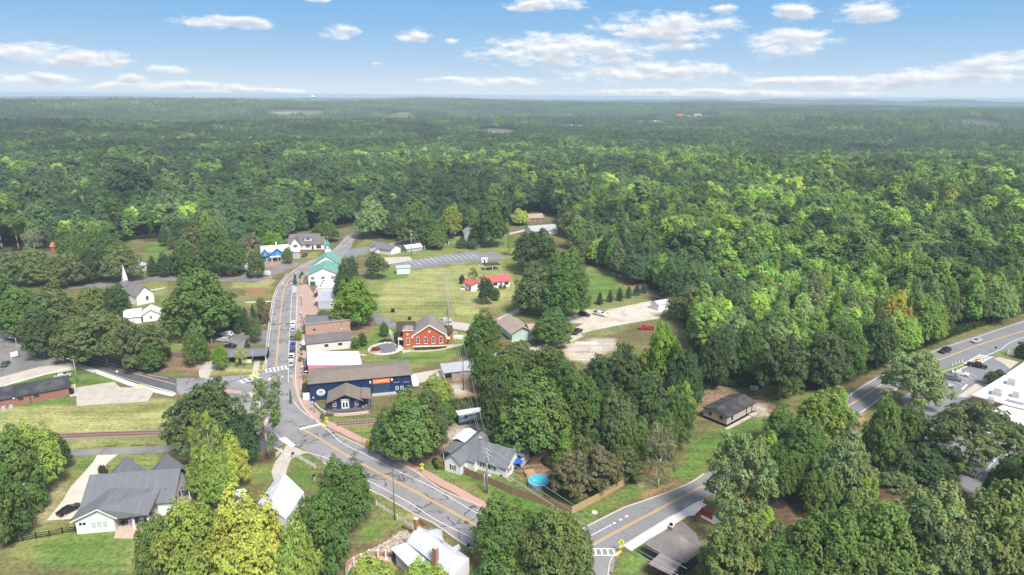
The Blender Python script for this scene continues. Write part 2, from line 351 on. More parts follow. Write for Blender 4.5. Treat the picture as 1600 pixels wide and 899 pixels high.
def paint():
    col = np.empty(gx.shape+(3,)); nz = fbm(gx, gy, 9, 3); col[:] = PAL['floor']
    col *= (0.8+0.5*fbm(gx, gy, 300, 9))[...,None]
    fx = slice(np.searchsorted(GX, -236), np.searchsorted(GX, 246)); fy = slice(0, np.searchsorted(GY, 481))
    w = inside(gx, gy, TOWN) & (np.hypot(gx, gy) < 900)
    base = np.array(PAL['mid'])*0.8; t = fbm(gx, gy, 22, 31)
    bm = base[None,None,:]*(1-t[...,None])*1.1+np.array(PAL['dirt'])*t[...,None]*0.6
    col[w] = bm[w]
    for (k, soft, pts) in PATCH:
        p = PX(pts); xs = [q[0] for q in p]; ys = [q[1] for q in p]; m = soft*2+1
        i0, i1 = np.searchsorted(GX, min(xs)-m), np.searchsorted(GX, max(xs)+m); j0, j1 = np.searchsorted(GY, min(ys)-m), np.searchsorted(GY, max(ys)+m)
        if i1 <= i0 or j1 <= j0: continue
        X, Y = gx[j0:j1,i0:i1], gy[j0:j1,i0:i1]; d = pdist(X, Y, p); d = np.where(inside(X, Y, p), d, -d)
        d = d+(fbm(X, Y, 7, 50)-.5)*soft*2.2; a = np.clip(d/(soft*1.0)+.4, 0, 1)[...,None]
        c = np.array(PAL[k])[None,None,:]*(0.86+0.28*fbm(X, Y, 5, 70)[...,None])
        if k in ('mid','lush','dry'): c = c+(fbm(X, Y, 14, 80)[...,None]-.5)*np.array([.14,.09,.04])*(1.2 if k == 'dry' else .6)
        col[j0:j1,i0:i1] = col[j0:j1,i0:i1]*(1-a)+np.clip(c,0.01,1)*a
    # clearings far out in the forest
    for (px, py, rx, ry, k) in FAR_FIELDS:
        c = G(px, py); ang = math.atan2(c[0], c[1]); dx, dy = gx-c[0], gy-c[1]
        u = dx*math.cos(ang)-dy*math.sin(ang); v = dx*math.sin(ang)+dy*math.cos(ang)
        a = np.clip(1.6-((u/rx)**2+(v/ry)**2)*1.2, 0, 1)[...,None]
        col = col*(1-a)+np.array(PAL[k])*a
    return col
FAR_FIELDS = [(445,188,80,240,'field'),(545,201,60,190,'tan'),(497,187,40,260,'field'),(630,188,60,260,'field'),(668,226,32,70,'tan'),(895,202,50,150,'dry'),
              (1010,196,110,190,'dry'),(1435,226,26,90,'pale'),(1075,190,110,200,'dry'),(1530,203,60,230,'dry'),(780,212,50,130,'field')]
def build_ground():
    col = paint(); ny, nx = gx.shape
    co = np.stack([gx, gy, gz], -1).reshape(-1, 3).astype(np.float32)
    j, i = np.meshgrid(np.arange(ny-1), np.arange(nx-1), indexing='ij'); a = (j*nx+i).ravel()
    f = np.stack([a, a+1, a+nx+1, a+nx], -1).astype(np.int32)
    me = bpy.data.meshes.new('ground'); me.vertices.add(len(co)); me.vertices.foreach_set('co', co.ravel())
    me.loops.add(f.size); me.loops.foreach_set('vertex_index', f.ravel()); me.polygons.add(len(f))
    me.polygons.foreach_set('loop_start', np.arange(0, f.size, 4, dtype=np.int32)); me.update(calc_edges=True)
    ca = me.color_attributes.new('soil', 'FLOAT_COLOR', 'POINT')
    ca.data.foreach_set('color', np.concatenate([col.reshape(-1,3), np.ones((len(co),1))], 1).astype(np.float32).ravel())
    m = bpy.data.materials.new('grass_and_soil'); m.use_nodes = True; b = NB(m.node_tree); p = m.node_tree.nodes['Principled BSDF']
    p.inputs['Roughness'].default_value = 0.95; p.inputs['Specular IOR Level'].default_value = 0.1
    at = b('ShaderNodeAttribute', attribute_name='soil').outputs[0]; pos = b('ShaderNodeNewGeometry').outputs['Position']
    n1 = b('ShaderNodeTexNoise', {'Vector': pos, 'Scale': 1.1, 'Detail': 8.0, 'Roughness': 0.72}).outputs[0]
    n2 = b('ShaderNodeTexNoise', {'Vector': pos, 'Scale': 0.16, 'Detail': 4.0}).outputs[0]
    mp = b('ShaderNodeMapping', {'Vector': pos, 'Rotation': (0,0,-0.5), 'Scale': (0.06, 1.0, 1.0)}).outputs[0]
    n3 = b('ShaderNodeTexNoise', {'Vector': mp, 'Scale': 0.5, 'Detail': 2.0}).outputs[0]
    k = b.m('ADD', b.m('ADD', b.maprange(n1, 0.28, 0.72, 0.55, 1.42), b.maprange(n2, 0.3, 0.7, -0.12, 0.14)), b.maprange(n3, 0.3, 0.7, -0.15, 0.15))
    c = b('ShaderNodeVectorMath', {0: at, 3: k}, operation='SCALE').outputs[0]
    b.l.new(c, p.inputs['Base Color'])
    bp = b('ShaderNodeBump', {'Height': n1, 'Strength': 0.5, 'Distance': 0.12}).outputs[0]; b.l.new(bp, p.inputs['Normal'])
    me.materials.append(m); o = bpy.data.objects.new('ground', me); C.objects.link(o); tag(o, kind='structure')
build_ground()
# ------------------------------------------------------------------ haze
def build_haze():
    z1 = CAM_H+3.5; mb = MB().box(-27500, 27500, -1600, 27500, -22, z1)
    m = bpy.data.materials.new('thin_air'); m.use_nodes = True; nt = m.node_tree; nt.nodes.clear(); b = NB(nt)
    o = b('ShaderNodeOutputMaterial'); v = b('ShaderNodeVolumePrincipled', {'Color': (0.68, 0.86, 1.0, 1), 'Density': HAZE_D, 'Anisotropy': -0.1})
    b.l.new(v.outputs[0], o.inputs['Volume']); mb.build('haze', m, kind='stuff')
HAZE_D = 0.00016
build_haze()
# ------------------------------------------------------------------ roads
def mat_asphalt(name, base, dark, warm=0.0, crack=0.0, cs=0.22):
    m = bpy.data.materials.new(name); m.use_nodes = True; b = NB(m.node_tree); p = m.node_tree.nodes['Principled BSDF']
    p.inputs['Roughness'].default_value = 0.9; p.inputs['Specular IOR Level'].default_value = 0.25
    pos = b('ShaderNodeNewGeometry').outputs['Position']
    n1 = b('ShaderNodeTexNoise', {'Vector': pos, 'Scale': 0.13, 'Detail': 7.0, 'Roughness': 0.62}).outputs[0]
    n2 = b('ShaderNodeTexNoise', {'Vector': pos, 'Scale': 5.0, 'Detail': 5.0, 'Roughness': 0.7}).outputs[0]
    c = b.mix(b.maprange(n1, 0.3, 0.7), dark, base)
    c = b.mix(b.maprange(n2, 0.3, 0.7, 0.0, 0.35), c, [q*0.75 for q in dark])
    if crack:
        wv = b('ShaderNodeTexNoise', {'Vector': pos, 'Scale': 0.9, 'Detail': 3.0}).outputs['Color']
        wp = b('ShaderNodeVectorMath', {0: pos, 1: b('ShaderNodeVectorMath', {0: wv, 3: 1.6}, operation='SCALE').outputs[0]}, operation='ADD').outputs[0]
        vo = b('ShaderNodeTexVoronoi', {'Vector': wp, 'Scale': cs, 'Randomness': 0.9}, feature='DISTANCE_TO_EDGE').outputs['Distance']
        msk = b.m('MULTIPLY', b.maprange(vo, 0.010, 0.030, 1.0, 0.0), b.maprange(b('ShaderNodeTexNoise', {'Vector': pos, 'Scale': 0.16}).outputs[0], 0.45, 0.55))
        c = b.mix(b.m('MULTIPLY', msk, crack), c, (0.03, 0.03, 0.035))
    b.l.new(c, p.inputs['Base Color']); MATS[name] = m; return m
M_ROAD = mat_asphalt('worn_asphalt', (.33,.32,.32), (.23,.225,.23), crack=0.8, cs=0.19)
M_STREET = mat_asphalt('street_asphalt', (.27,.27,.28), (.22,.22,.23), crack=0.2, cs=0.12)
M_DARK = mat_asphalt('dark_asphalt', (.135,.14,.155), (.10,.105,.115), crack=0.3, cs=0.2)
M_LOT = mat_asphalt('grey_lot_asphalt', (.29,.27,.25), (.18,.175,.18), crack=0.3, cs=0.1)
M_PARK = mat_asphalt('parking_asphalt', (.25,.25,.265), (.215,.215,.23))
M_CONC = mat('pale_concrete', (.52,.47,.41), .9, .10, .5, bump=.1, dirt=(.33,.28,.23), dscale=.25, damt=.55)
M_CONC2 = mat('white_concrete', (.66,.64,.60), .9, .07, .5, dirt=(.50,.46,.42), dscale=.25, damt=.4)
M_PAVER = mat('pink_paver', (.50,.31,.26), .9, .14, 1.2, dirt=(.42,.25,.2), dscale=.6, damt=.4)
M_BRKWALK = mat('brown_brick_paving', (.42,.29,.24), .9, .18, 1.5, dirt=(.5,.42,.36), dscale=.5, damt=.5)
M_WHITE = mat('white_road_paint', (.80,.80,.78), .8, .06, 1.5, dirt=(.45,.44,.43), dscale=1.5, damt=.45)
M_YEL = mat('yellow_road_paint', (.80,.46,.10), .8, .08, 1.5, dirt=(.45,.33,.16), dscale=1.5, damt=.35)
M_YELB = mat('bright_yellow_tactile', (.80,.56,.10), .8, .08, 1.5)
M_BLUEP = mat('blue_road_paint', (.25,.42,.68), .8, .08, 1.5)
M_KERB = mat('kerb_concrete', (.56,.51,.44), .9, .12, 1.0)
M_PATCH = mat('tar_patch', (.07,.07,.075), .85, .15, 2.0)
M_GRAVEL = mat('pale_gravel', (.58,.52,.45), .95, .16, .7, bump=.3, dirt=(.33,.27,.2), dscale=.15, damt=.7)
def sheet(name, pts, z, m, kind='structure', parent=None, label=None, px=True, t=0.0):
    p = PX(pts) if px else pts
    a = sum(p[i][0]*p[(i+1)%len(p)][1]-p[(i+1)%len(p)][0]*p[i][1] for i in range(len(p)))
    if a < 0: p = p[::-1]
    mb = MB()
    if t: mb.prism(p, 0, z)
    else: mb.add([(x,y,z) for x,y in p], [tuple(range(len(p)))])
    return mb.build(name, m, parent, label, kind)
def smooth(pts, k=6):                                   # Catmull-Rom through world points
    if len(pts) < 3: return pts
    P = [pts[0]]+list(pts)+[pts[-1]]; out = []
    for i in range(1, len(P)-2):
        p0,p1,p2,p3 = P[i-1:i+3]
        for s in range(k):
            t = s/k; out.append(tuple(.5*((2*p1[j])+(-p0[j]+p2[j])*t+(2*p0[j]-5*p1[j]+4*p2[j]-p3[j])*t*t+(-p0[j]+3*p1[j]-3*p2[j]+p3[j])*t**3) for j in (0,1)))
    out.append(tuple(pts[-1])); return out
def ribbon(mb, pts, w, z, off=0.0, t=0.0):              # world points
    n = len(pts); L = []; R = []
    for i in range(n):
        a = Vector(pts[max(0,i-1)]); b_ = Vector(pts[min(n-1,i+1)]); d = (b_-a); d = d/max(d.length,1e-6); nx = Vector((-d.y, d.x))
        c = Vector(pts[i])+nx*off; L.append(c+nx*w/2); R.append(c-nx*w/2)
    for i in range(n-1):
        q = [R[i],R[i+1],L[i+1],L[i]]
        if t: 
            mb.add([(p.x,p.y,z) for p in q]+[(p.x,p.y,0) for p in q], [(0,1,2,3),(0,4,5,1),(2,6,7,3),(1,5,6,2),(3,7,4,0)])
        else: mb.add([(p.x,p.y,z) for p in q], [(0,1,2,3)])
    return mb
def line(name, pts, w, z, m, off=0.0, sm=True, parent=None, t=0.0, kind='structure', px=True):
    p = PX(pts) if px else pts
    if sm: p = smooth(p)
    return ribbon(MB(), p, w, z, off, t).build(name, m, parent, None, kind)
def dash(pts, n0, w, ln, gap, z, m, name='dashed_line', parent=None):
    p = smooth(PX(pts)); mb = MB(); acc = 0
    tot = [0]
    for a, b_ in zip(p, p[1:]): tot.append(tot[-1]+math.dist(a, b_))
    def at(s):
        for i in range(len(p)-1):
            if tot[i+1] >= s: 
                f = (s-tot[i])/max(1e-6, tot[i+1]-tot[i]); return (p[i][0]+(p[i+1][0]-p[i][0])*f, p[i][1]+(p[i+1][1]-p[i][1])*f)
        return p[-1]
    s = n0
    while s+ln < tot[-1]: ribbon(mb, [at(s), at(s+ln)], w, z); s += ln+gap
    return mb.build(name, m, parent, None, 'structure')
Z0 = 0.02
# main street north + main road south-east as one surface
L_N = [(549,364),(537,372),(524,388),(506,398),(488,406),(467,415.5),(450,428),(437,444),(428.5,460),(425,475),(420.5,507),(416.5,545),(412,578)]
R_N = [(566,364),(553,376),(547,390),(536,402),(524,410),(502,418),(486,426),(472,436),(465,448),(464,475),(463,515),(463,560),(461.5,582),(464,610),(473,634),(485,649),(506,665),(537,684),(570,699),(600,714),(640,732),(670,752),(696,768),(748,790),(800,808),(850,822),(880,834)]
L_S = [(945,960),(952,920),(950,899),(880,920),(830,904),(788,884),(730,854),(680,820),(652,806),(620,788),(592,772),(560,756),(530,738),(505,722),(470,700),(450,692),(425,680),(405,662),(385,646),(330,629),(274,614)]
up = [(274,592),(300,590),(340,589),(380,588),(404,585)]
main_poly = L_N+[(404,585),(380,588),(340,589),(300,590),(274,592)]+L_S[::-1]
sheet('main_road', [*L_N, (404,585),(340,589),(274,592), *L_S[::-1], (962,872),(957,860), *[(945,851)], *R_N[::-1]], Z0, M_ROAD)
sheet('side_road', [(880,834),(908,828),(940,811),(976,793),(1026,776),(1076,756),(1100,741),(1150,722),(1200,700),(1235,676),(1262,655),(1300,640),(1330,628),(1362,632),(1340,655),(1330,672),(1362,682),(1440,690),(1400,700),(1340,697),(1290,690),(1240,704),(1190,735),(1135,764),(1094,781),(1082,789),(1020,825),(968,857),(960,866),(900,875)], Z0+.006, M_STREET)
sheet('highway', [(1262,655),(1300,633),(1350,600),(1400,572),(1460,546),(1530,523),(1600,500),(1760,452),(1900,412),(1935,430),(1800,474),(1600,538),(1540,558),(1480,575),(1420,600),(1370,628),(1330,655),(1310,672),(1285,678)], Z0+.012, M_PARK)
sheet('west_road', [(-60,500),(0,514),(70,532),(140,556),(220,582),(276,592),(276,614),(220,600),(130,572),(70,553),(0,530),(-60,518)], Z0+.006, M_DARK)
sheet('west_lot', [(-60,518),(0,530),(70,553),(130,572),(128,575),(60,586),(8,599),(-60,615)], Z0+.002, M_LOT)
sheet('lot_drive', [(-60,596),(0,590),(60,574),(118,566),(140,574),(60,588),(10,602),(6,615),(-60,640)], Z0+.012, M_CONC)
sheet('lane', [(111,703),(180,700),(300,696),(360,693),(404,688),(428,680),(447,692),(436,699),(404,703),(380,704),(300,706),(180,711),(111,713)], Z0+.011, M_LOT)
sheet('church_road', [(100,452),(150,441),(200,436),(262,431),(330,430),(365,434),(400,425),(430,415),(460,407),(466,411),(440,426),(400,440),(364,440),(262,439),(200,443),(150,450)], Z0+.004, M_LOT)
sheet('car_park', [(608,412),(640,407),(700,398),(745,392.5),(750,396),(770,394),(792,405),(735,409),(700,413),(660,419),(622,421)], Z0+.004, M_PARK)
sheet('car_park_apron', [(600,403),(640,401),(645,407),(608,413),(602,420)], Z0+.008, M_CONC)
sheet('gravel_lot', [(872,502),(900,492),(918,484),(950,484),(1000,474),(1018,470),(1040,478),(1030,498),(975,507),(930,516),(905,522),(900,512),(912,506),(890,505)], Z0+.004, M_GRAVEL)
sheet('yard_road', [(640,585),(700,575),(737,561),(760,553),(830,543),(872,533),(905,520),(912,526),(880,540),(800,560),(740,575),(690,590),(644,602)], Z0+.006, M_CONC)
sheet('field_drive', [(575,486),(590,490),(612,500),(624,508),(624,514),(610,512),(590,506),(577,498)], Z0+.004, M_LOT)
sheet('church_drive', [(684,498),(705,502),(740,507),(741,522),(722,516),(700,512),(682,506)], Z0+.004, M_CONC)
line('yard_track', [(780,500),(800,490),(818,482),(830,478)], 3.2, Z0+.008, M_CONC)
sheet('side_street', [(547,390),(575,385),(600,386),(600,390),(572,395),(552,402),(536,404)], Z0+.008, M_PARK)
line('far_lane', [(600,386),(640,374),(700,370),(760,372),(820,360),(850,352)], 4.0, Z0+.004, M_CONC)
sheet('rear_car_park', [(360,520),(425,516),(421,540),(392,536),(385,545),(352,545),(350,530)], Z0+.004, M_LOT)
sheet('cafe_drive', [(310,580),(325,570),(350,562),(360,566),(330,582),(325,592),(312,590)], Z0+.008, M_CONC)
sheet('shop_yard', [(418,432),(440,420),(452,414),(430,416),(405,420),(395,428)], Z0+.008, M_LOT)
sheet('school_car_park', [(1440,604),(1470,590),(1527,566),(1546,556),(1570,564),(1580,580),(1560,590),(1535,600),(1515,625),(1490,648),(1450,655),(1420,640),(1405,622)], Z0+.008, M_PARK)
sheet('school_rear_yard', [(1450,655),(1490,648),(1560,690),(1640,700),(1640,760),(1560,760),(1530,800),(1500,755),(1470,720),(1400,700),(1430,680)], Z0+.004, M_PARK)
sheet('school_entrance_walk', [(1496,620),(1527,598),(1545,601),(1515,622)], Z0+.016, M_CONC)
sheet('school_corner_walk', [(1553,560),(1562,558),(1592,566),(1578,577),(1570,570)], Z0+.016, M_CONC)
# markings
for nm, pts, w, m, off in [
    ('yellow_line', [(562,364),(535,386),(505,402),(483,412),(466,424),(451,439),(443.5,455),(440.5,473),(437.5,504),(434.5,537),(431.5,572)], .14, M_YEL, .17),
    ('yellow_line', [(562,364),(535,386),(505,402),(483,412),(466,424),(451,439),(443.5,455),(440.5,473),(437.5,504),(434.5,537),(431.5,572)], .14, M_YEL, -.17),
    ('yellow_line', [(431,580),(430.5,597)], .3, M_YEL, 0),
    ('yellow_line', [(472,671),(500,686),(535,708),(594,740),(640,764),(688,790),(744,821),(800,850),(870,888)], .16, M_YEL, .2),
    ('yellow_line', [(472,671),(500,686),(535,708),(594,740),(640,764),(688,790),(744,821),(800,850),(870,888)], .16, M_YEL, -.2),
    ('white_edge_line', [(459,627),(470,641),(490,656),(510,670),(534,692),(578,714),(630,740),(680,764),(742,800),(800,826),(860,846)], .16, M_WHITE, 0),
    ('white_edge_line', [(428.5,676),(442,688),(457,698),(482,708),(505,714),(520,722),(545,738),(588,758),(640,786),(680,812),(740,842),(788,868)], .16, M_WHITE, 0),
    ('white_edge_line', [(547,366),(526,388),(490,407),(470,416),(452,429),(439,445),(430.5,461),(427.5,476),(423,508),(419,545),(415,576)], .16, M_WHITE, 0),
    ('white_edge_line', [(520,414),(488,424),(478,428.6),(465,439),(458.6,448),(456,460),(455,475),(453.5,505),(451.5,545),(450.3,575)], .16, M_WHITE, 0),
    ('yellow_line', [(914,859),(960,833),(1020,801),(1086,766),(1140,742),(1200,712)], .16, M_YEL, .2),
    ('yellow_line', [(914,859),(960,833),(1020,801),(1086,766),(1140,742),(1200,712)], .16, M_YEL, -.2),
    ('white_edge_line', [(920,839),(956,820)], .2, M_WHITE, 0),
    ('yellow_line', [(-60,507),(6,523),(56,540),(106,555),(148,566),(200,581),(274,601)], .14, M_YEL, .15),
    ('yellow_line', [(-60,507),(6,523),(56,540),(106,555),(148,566),(200,581),(274,601)], .14, M_YEL, -.15),
    ('white_edge_line', [(-60,503),(0,515.5),(70,534),(140,558),(220,583),(262,591)], .14, M_WHITE, 0),
    ('white_edge_line', [(-60,517),(0,530),(35,541),(70,552)], .14, M_WHITE, 0),
    ('white_edge_line', [(130,571),(220,599),(272,613)], .14, M_WHITE, 0),
    ('yellow_line', [(1290,655),(1330,632),(1380,600),(1410,584),(1485,556),(1530,539),(1600,517),(1760,466)], .3, M_YEL, 0),
    ('white_edge_line', [(1300,672),(1340,648),(1390,614),(1440,592),(1498,573),(1560,548),(1600,527),(1760,476)], .2, M_WHITE, 0),
    ('white_edge_line', [(1300,637),(1350,603),(1400,576),(1460,549),(1530,526),(1600,503),(1760,456)], .18, M_WHITE, 0)]:
    line(nm, pts, w, Z0+.024, m, off)
dash([(956,820),(985,804)], 0.4, .5, .7, 1.2, Z0+.024, M_WHITE)
def bars(name, A, B, n, ln, w, z=Z0+.026, rails=True):   # ladder crossing: centre line A-B, bar length ln across, bar width w along
    a, b_ = Vector(G(*A)), Vector(G(*B)); d = b_-a; L = d.length; d /= L; nx = Vector((-d.y,d.x)); mb = MB()
    for i in range(n):
        c = a+d*(L*(i+.5)/n); q = [c-d*w/2-nx*ln/2, c+d*w/2-nx*ln/2, c+d*w/2+nx*ln/2, c-d*w/2+nx*ln/2]
        mb.add([(p.x,p.y,z) for p in q], [(0,1,2,3)])
    if rails:
        for s in (-1,1): ribbon(mb, [tuple(a+nx*s*(ln/2+.15)), tuple(b_+nx*s*(ln/2+.15))], .28, z+.003)
    return mb.build(name, M_WHITE, None, None, 'structure')
bars('crosswalk', (413,580), (450,574), 6, 2.6, .5)
bars('crosswalk', (907,863), (964,863), 6, 1.7, .35)
bars('crosswalk', (1514,571), (1541,556), 7, 3.0, .9)
bars('crosswalk', (374,598), (405,588), 4, 2.2, .5)
line('white_stop_line', [(468,671),(506,662)], .9, Z0+.026, M_WHITE, sm=False)
line('white_edge_line', [(1500,577),(1552,557)], .35, Z0+.026, M_WHITE, sm=False)
sheet('white_hatching', [(435,686),(446,683),(462,696),(455,700)], Z0+.03, M_WHITE)
for (x, y) in [(421,593),(440,590)]:
    c = Vector(G(x,y)); mb = MB(); 
    mb.add([(c.x-.15,c.y-1.6,Z0+.026),(c.x+.15,c.y-1.6,Z0+.026),(c.x+.15,c.y+.2,Z0+.026),(c.x-.15,c.y+.2,Z0+.026),(c.x-.55,c.y+.1,Z0+.03),(c.x+.55,c.y+.1,Z0+.03),(c.x,c.y+1.4,Z0+.03)],[(0,1,2,3),(4,5,6)])
    mb.build('white_lane_arrow', M_WHITE, kind='structure')
for (x, y) in [(442,443),(455,443)]:
    c = Vector(G(x,y)); MB().add([(c.x-.5,c.y-.9,Z0+.026),(c.x+.1,c.y-.9,Z0+.026),(c.x+.7,c.y+.9,Z0+.026),(c.x-.1,c.y+.9,Z0+.026)],[(0,1,2,3)]).build('white_lane_arrow', M_WHITE, kind='structure')
for y in (453,462,470,478,487,495):                     # bays of the street parking
    line('white_bay_line', [(455,y),(463.5,y+.6)], .12, Z0+.03, M_WHITE, sm=False)
line('white_bay_line', [(450,598),(462,598.5)], .14, Z0+.03, M_WHITE, sm=False)
line('white_bay_line', [(450.5,574),(450.5,598)], .14, Z0+.03, M_WHITE, sm=False)
sheet('blue_bay_symbol', [(453,586),(459,586),(459,590.5),(453,590.5)], Z0+.03, M_BLUEP)
line('dark_road_band', [(424,507.5),(431,507)], 1.1, Z0+.034, M_PATCH, sm=False); line('dark_road_band', [(434.5,506.8),(441,506.3)], 1.1, Z0+.034, M_PATCH, sm=False); line('dark_road_band', [(446,506.2),(453.5,505.8)], 1.1, Z0+.034, M_PATCH, sm=False)
for (x0,y0,x1,y1) in [(426,500,433,500.3),(428,496,434,496.2),(442,513,449,513.3),(442,518,448,518.3)]: line('white_road_dash', [(x0,y0),(x1,y1)], .2, Z0+.03, M_WHITE, sm=False)
sheet('tar_patch', [(0,516),(16,518),(10,523),(-10,524),(-20,518)], Z0+.03, M_PATCH)
sheet('tar_patch', [(556,716),(571,722),(566,725),(551,719)], Z0+.03, mat('old_tar_patch',(.17,.17,.175),.9,.1,2)); sheet('tar_patch', [(742,826),(758,833),(753,836),(738,829)], Z0+.03, mat('old_tar_patch',(.17,.17,.175),.9,.1,2)); sheet('tar_patch', [(436,530),(441,530),(441,537),(435.5,537)], Z0+.03, mat('old_tar_patch',(.17,.17,.175),.9,.1,2)); sheet('tar_patch', [(360,612),(384,620),(380,624),(356,616)], Z0+.03, mat('old_tar_patch',(.17,.17,.175),.9,.1,2)); sheet('tar_patch', [(684,796),(694,801),(688,804),(680,799)], Z0+.03, mat('old_tar_patch',(.14,.14,.145),.9,.1,2))
sheet('dark_road_patch', [(-20,519.5),(60,545),(130,568),(100,556),(40,535),(-20,518)], Z0+.02, M_DARK)
for i in range(9):                                       # street sealing strips across the main road
    pass
for (x0,y0,x1,y1) in [(20,526,33,522),(28,528,38,526)]: line('white_road_dash', [(x0,y0),(x1,y1)], .25, Z0+.03, M_WHITE, sm=False)
# bays of the far car park and the school car park
for i in range(14):
    f = i/13; x = 642+f*105; y = 413.5-f*12.5-2*math.sin(f*3.1)
    line('white_bay_line', [(x,y+3.2),(x-11,y-4.5)], .22, Z0+.03, M_WHITE, sm=False)
line('white_bay_line', [(640,410),(700,402.5),(758,399)], .16, Z0+.032, M_WHITE)
for i in range(9):
    f = i/8; x = 1462+f*46; y = 606-f*26
    line('white_bay_line', [(x,y),(x+18,y+9)], .14, Z0+.03, M_WHITE, sm=False)
for i in range(4): line('white_bay_line', [(1424+i*10,624-i*5),(1442+i*10,634-i*5)], .14, Z0+.03, M_WHITE, sm=False)
line('white_lane_arrow', [(1503,609),(1511,601)], .5, Z0+.03, M_WHITE, sm=False)
for i in range(5): line('white_bay_line', [(1528+i*8,748-i*9),(1540+i*8,738-i*9)], .14, Z0+.03, M_WHITE, sm=False)
# kerbs, pavements
KZ = 0.13
for pts in [[(465,448),(463.8,475),(463,515),(463,560),(461.5,582),(464,610),(473,634),(485,649),(506,665)],
            [(524,678),(537,684),(570,699)],[(604,714),(640,732),(670,752),(696,768),(748,790),(800,808)],
            [(592,772),(620,788),(652,806),(680,820),(730,854),(788,884)],
            [(908,828),(940,811),(976,793)],[(976,793),(1026,776),(1076,756),(1100,741)],[(968,857),(1020,825),(1055,804)],[(960,866),(953,879),(950,899),(945,930)],
            [(411.5,578),(416,545),(420,507),(424.5,475)],[(424.5,475),(428,460),(436,444),(449,428)],[(1316,663),(1322,672),(1345,683),(1368,686)],
            [(274,614.5),(240,606),(220,601.5)],[(505,723),(530,739),(560,757),(592,773)]]:
    line('kerb', pts, .3, KZ, M_KERB, t=1)
for i in range(2): pass
def walk(name, pts, w, m, off=0.0, z=.11): return line(name, pts, w, z, m, off, t=1)
walk('brick_pavement', [(470,463),(469,500),(470,540),(470,585)], 3.6, M_BRKWALK)
walk('brick_pavement', [(467,585),(470,605),(478,625),(490,642),(505,656)], 3.0, M_BRKWALK, -.6)
sheet('brick_forecourt', [(466,446),(480,444),(497,470),(497,492),(478,492),(476,530),(480,585),(466,585),(465,500)], .06, M_BRKWALK, t=1)
walk('pink_pavement', [(507,660),(530,671),(552,682),(576,694)], 2.2, M_PAVER)
walk('pink_pavement', [(602,706),(634,726),(666,741),(690,755),(712,766),(750,787),(790,800)], 2.2, M_PAVER)
sheet('driveway_apron', [(577,693),(588,688),(605,700),(596,707),(582,702)], .12, M_CONC2, t=1)
walk('verge_strip', [(430,700),(455,712)], .5, M_KERB)
walk('white_pavement', [(978,856),(1010,836),(1040,818),(1070,800),(1096,785)], 2.0, M_CONC2, -.4)
walk('white_pavement', [(129,574),(170,588),(215,604),(272,618)], 1.8, M_CONC2)
walk('white_pavement', [(6,603),(60,588),(100,577),(125,573)], .9, M_CONC2, z=.09)
walk('pale_pavement', [(405,587),(408,570),(412,545)], 1.8, M_CONC, 1.4)
sheet('tactile_corner', [(388,587),(404,583),(406,586),(392,590)], .135, M_YELB, t=1)
sheet('tactile_corner', [(960,866),(970,860),(972,863),(964,869)], .135, M_YELB, t=1)
sheet('tactile_corner', [(500,664),(506,663),(510,666),(504,668)], .135, M_YELB, t=1)
sheet('tactile_corner', [(211,604),(221,601),(222,604),(215,606)], .135, M_YELB, t=1)
sheet('brick_median', [(322,607),(350,607),(387,613),(386,617),(350,614),(324,611)], .10, M_BRKWALK, t=1)
sheet('kerb_island', [(388,613),(398,616),(418,650),(420,668),(411,665),(402,645)], .12, M_CONC, t=1)
sheet('north_kerb_island', [(456,447),(463.5,449),(463,457),(457,458)], .12, M_CONC, t=1)
walk('church_path', [(620,540),(614,525),(606,516)], 1.6, M_CONC)
walk('church_path', [(618,546),(640,549),(680,548),(712,541),(740,534)], 1.1, M_CONC)
walk('church_path', [(560,554),(572,556)], 1.2, M_CONC)
walk('lawn_path', [(700,520),(715,520)], 1.0, M_CONC)
walk('yard_path', [(308,750),(314,765),(313,800),(308,820)], 1.0, mat('tan_gravel_path',(.45,.36,.24),.95,.2,2), z=.04)
walk('shop_path', [(384,473),(424,471)], .9, M_CONC2)
walk('chapel_path', [(231,455),(258,450)], 1.0, M_CONC2)
walk('lot_edging', [(878,499),(930,490),(980,481),(1003,473)], .5, M_CONC)
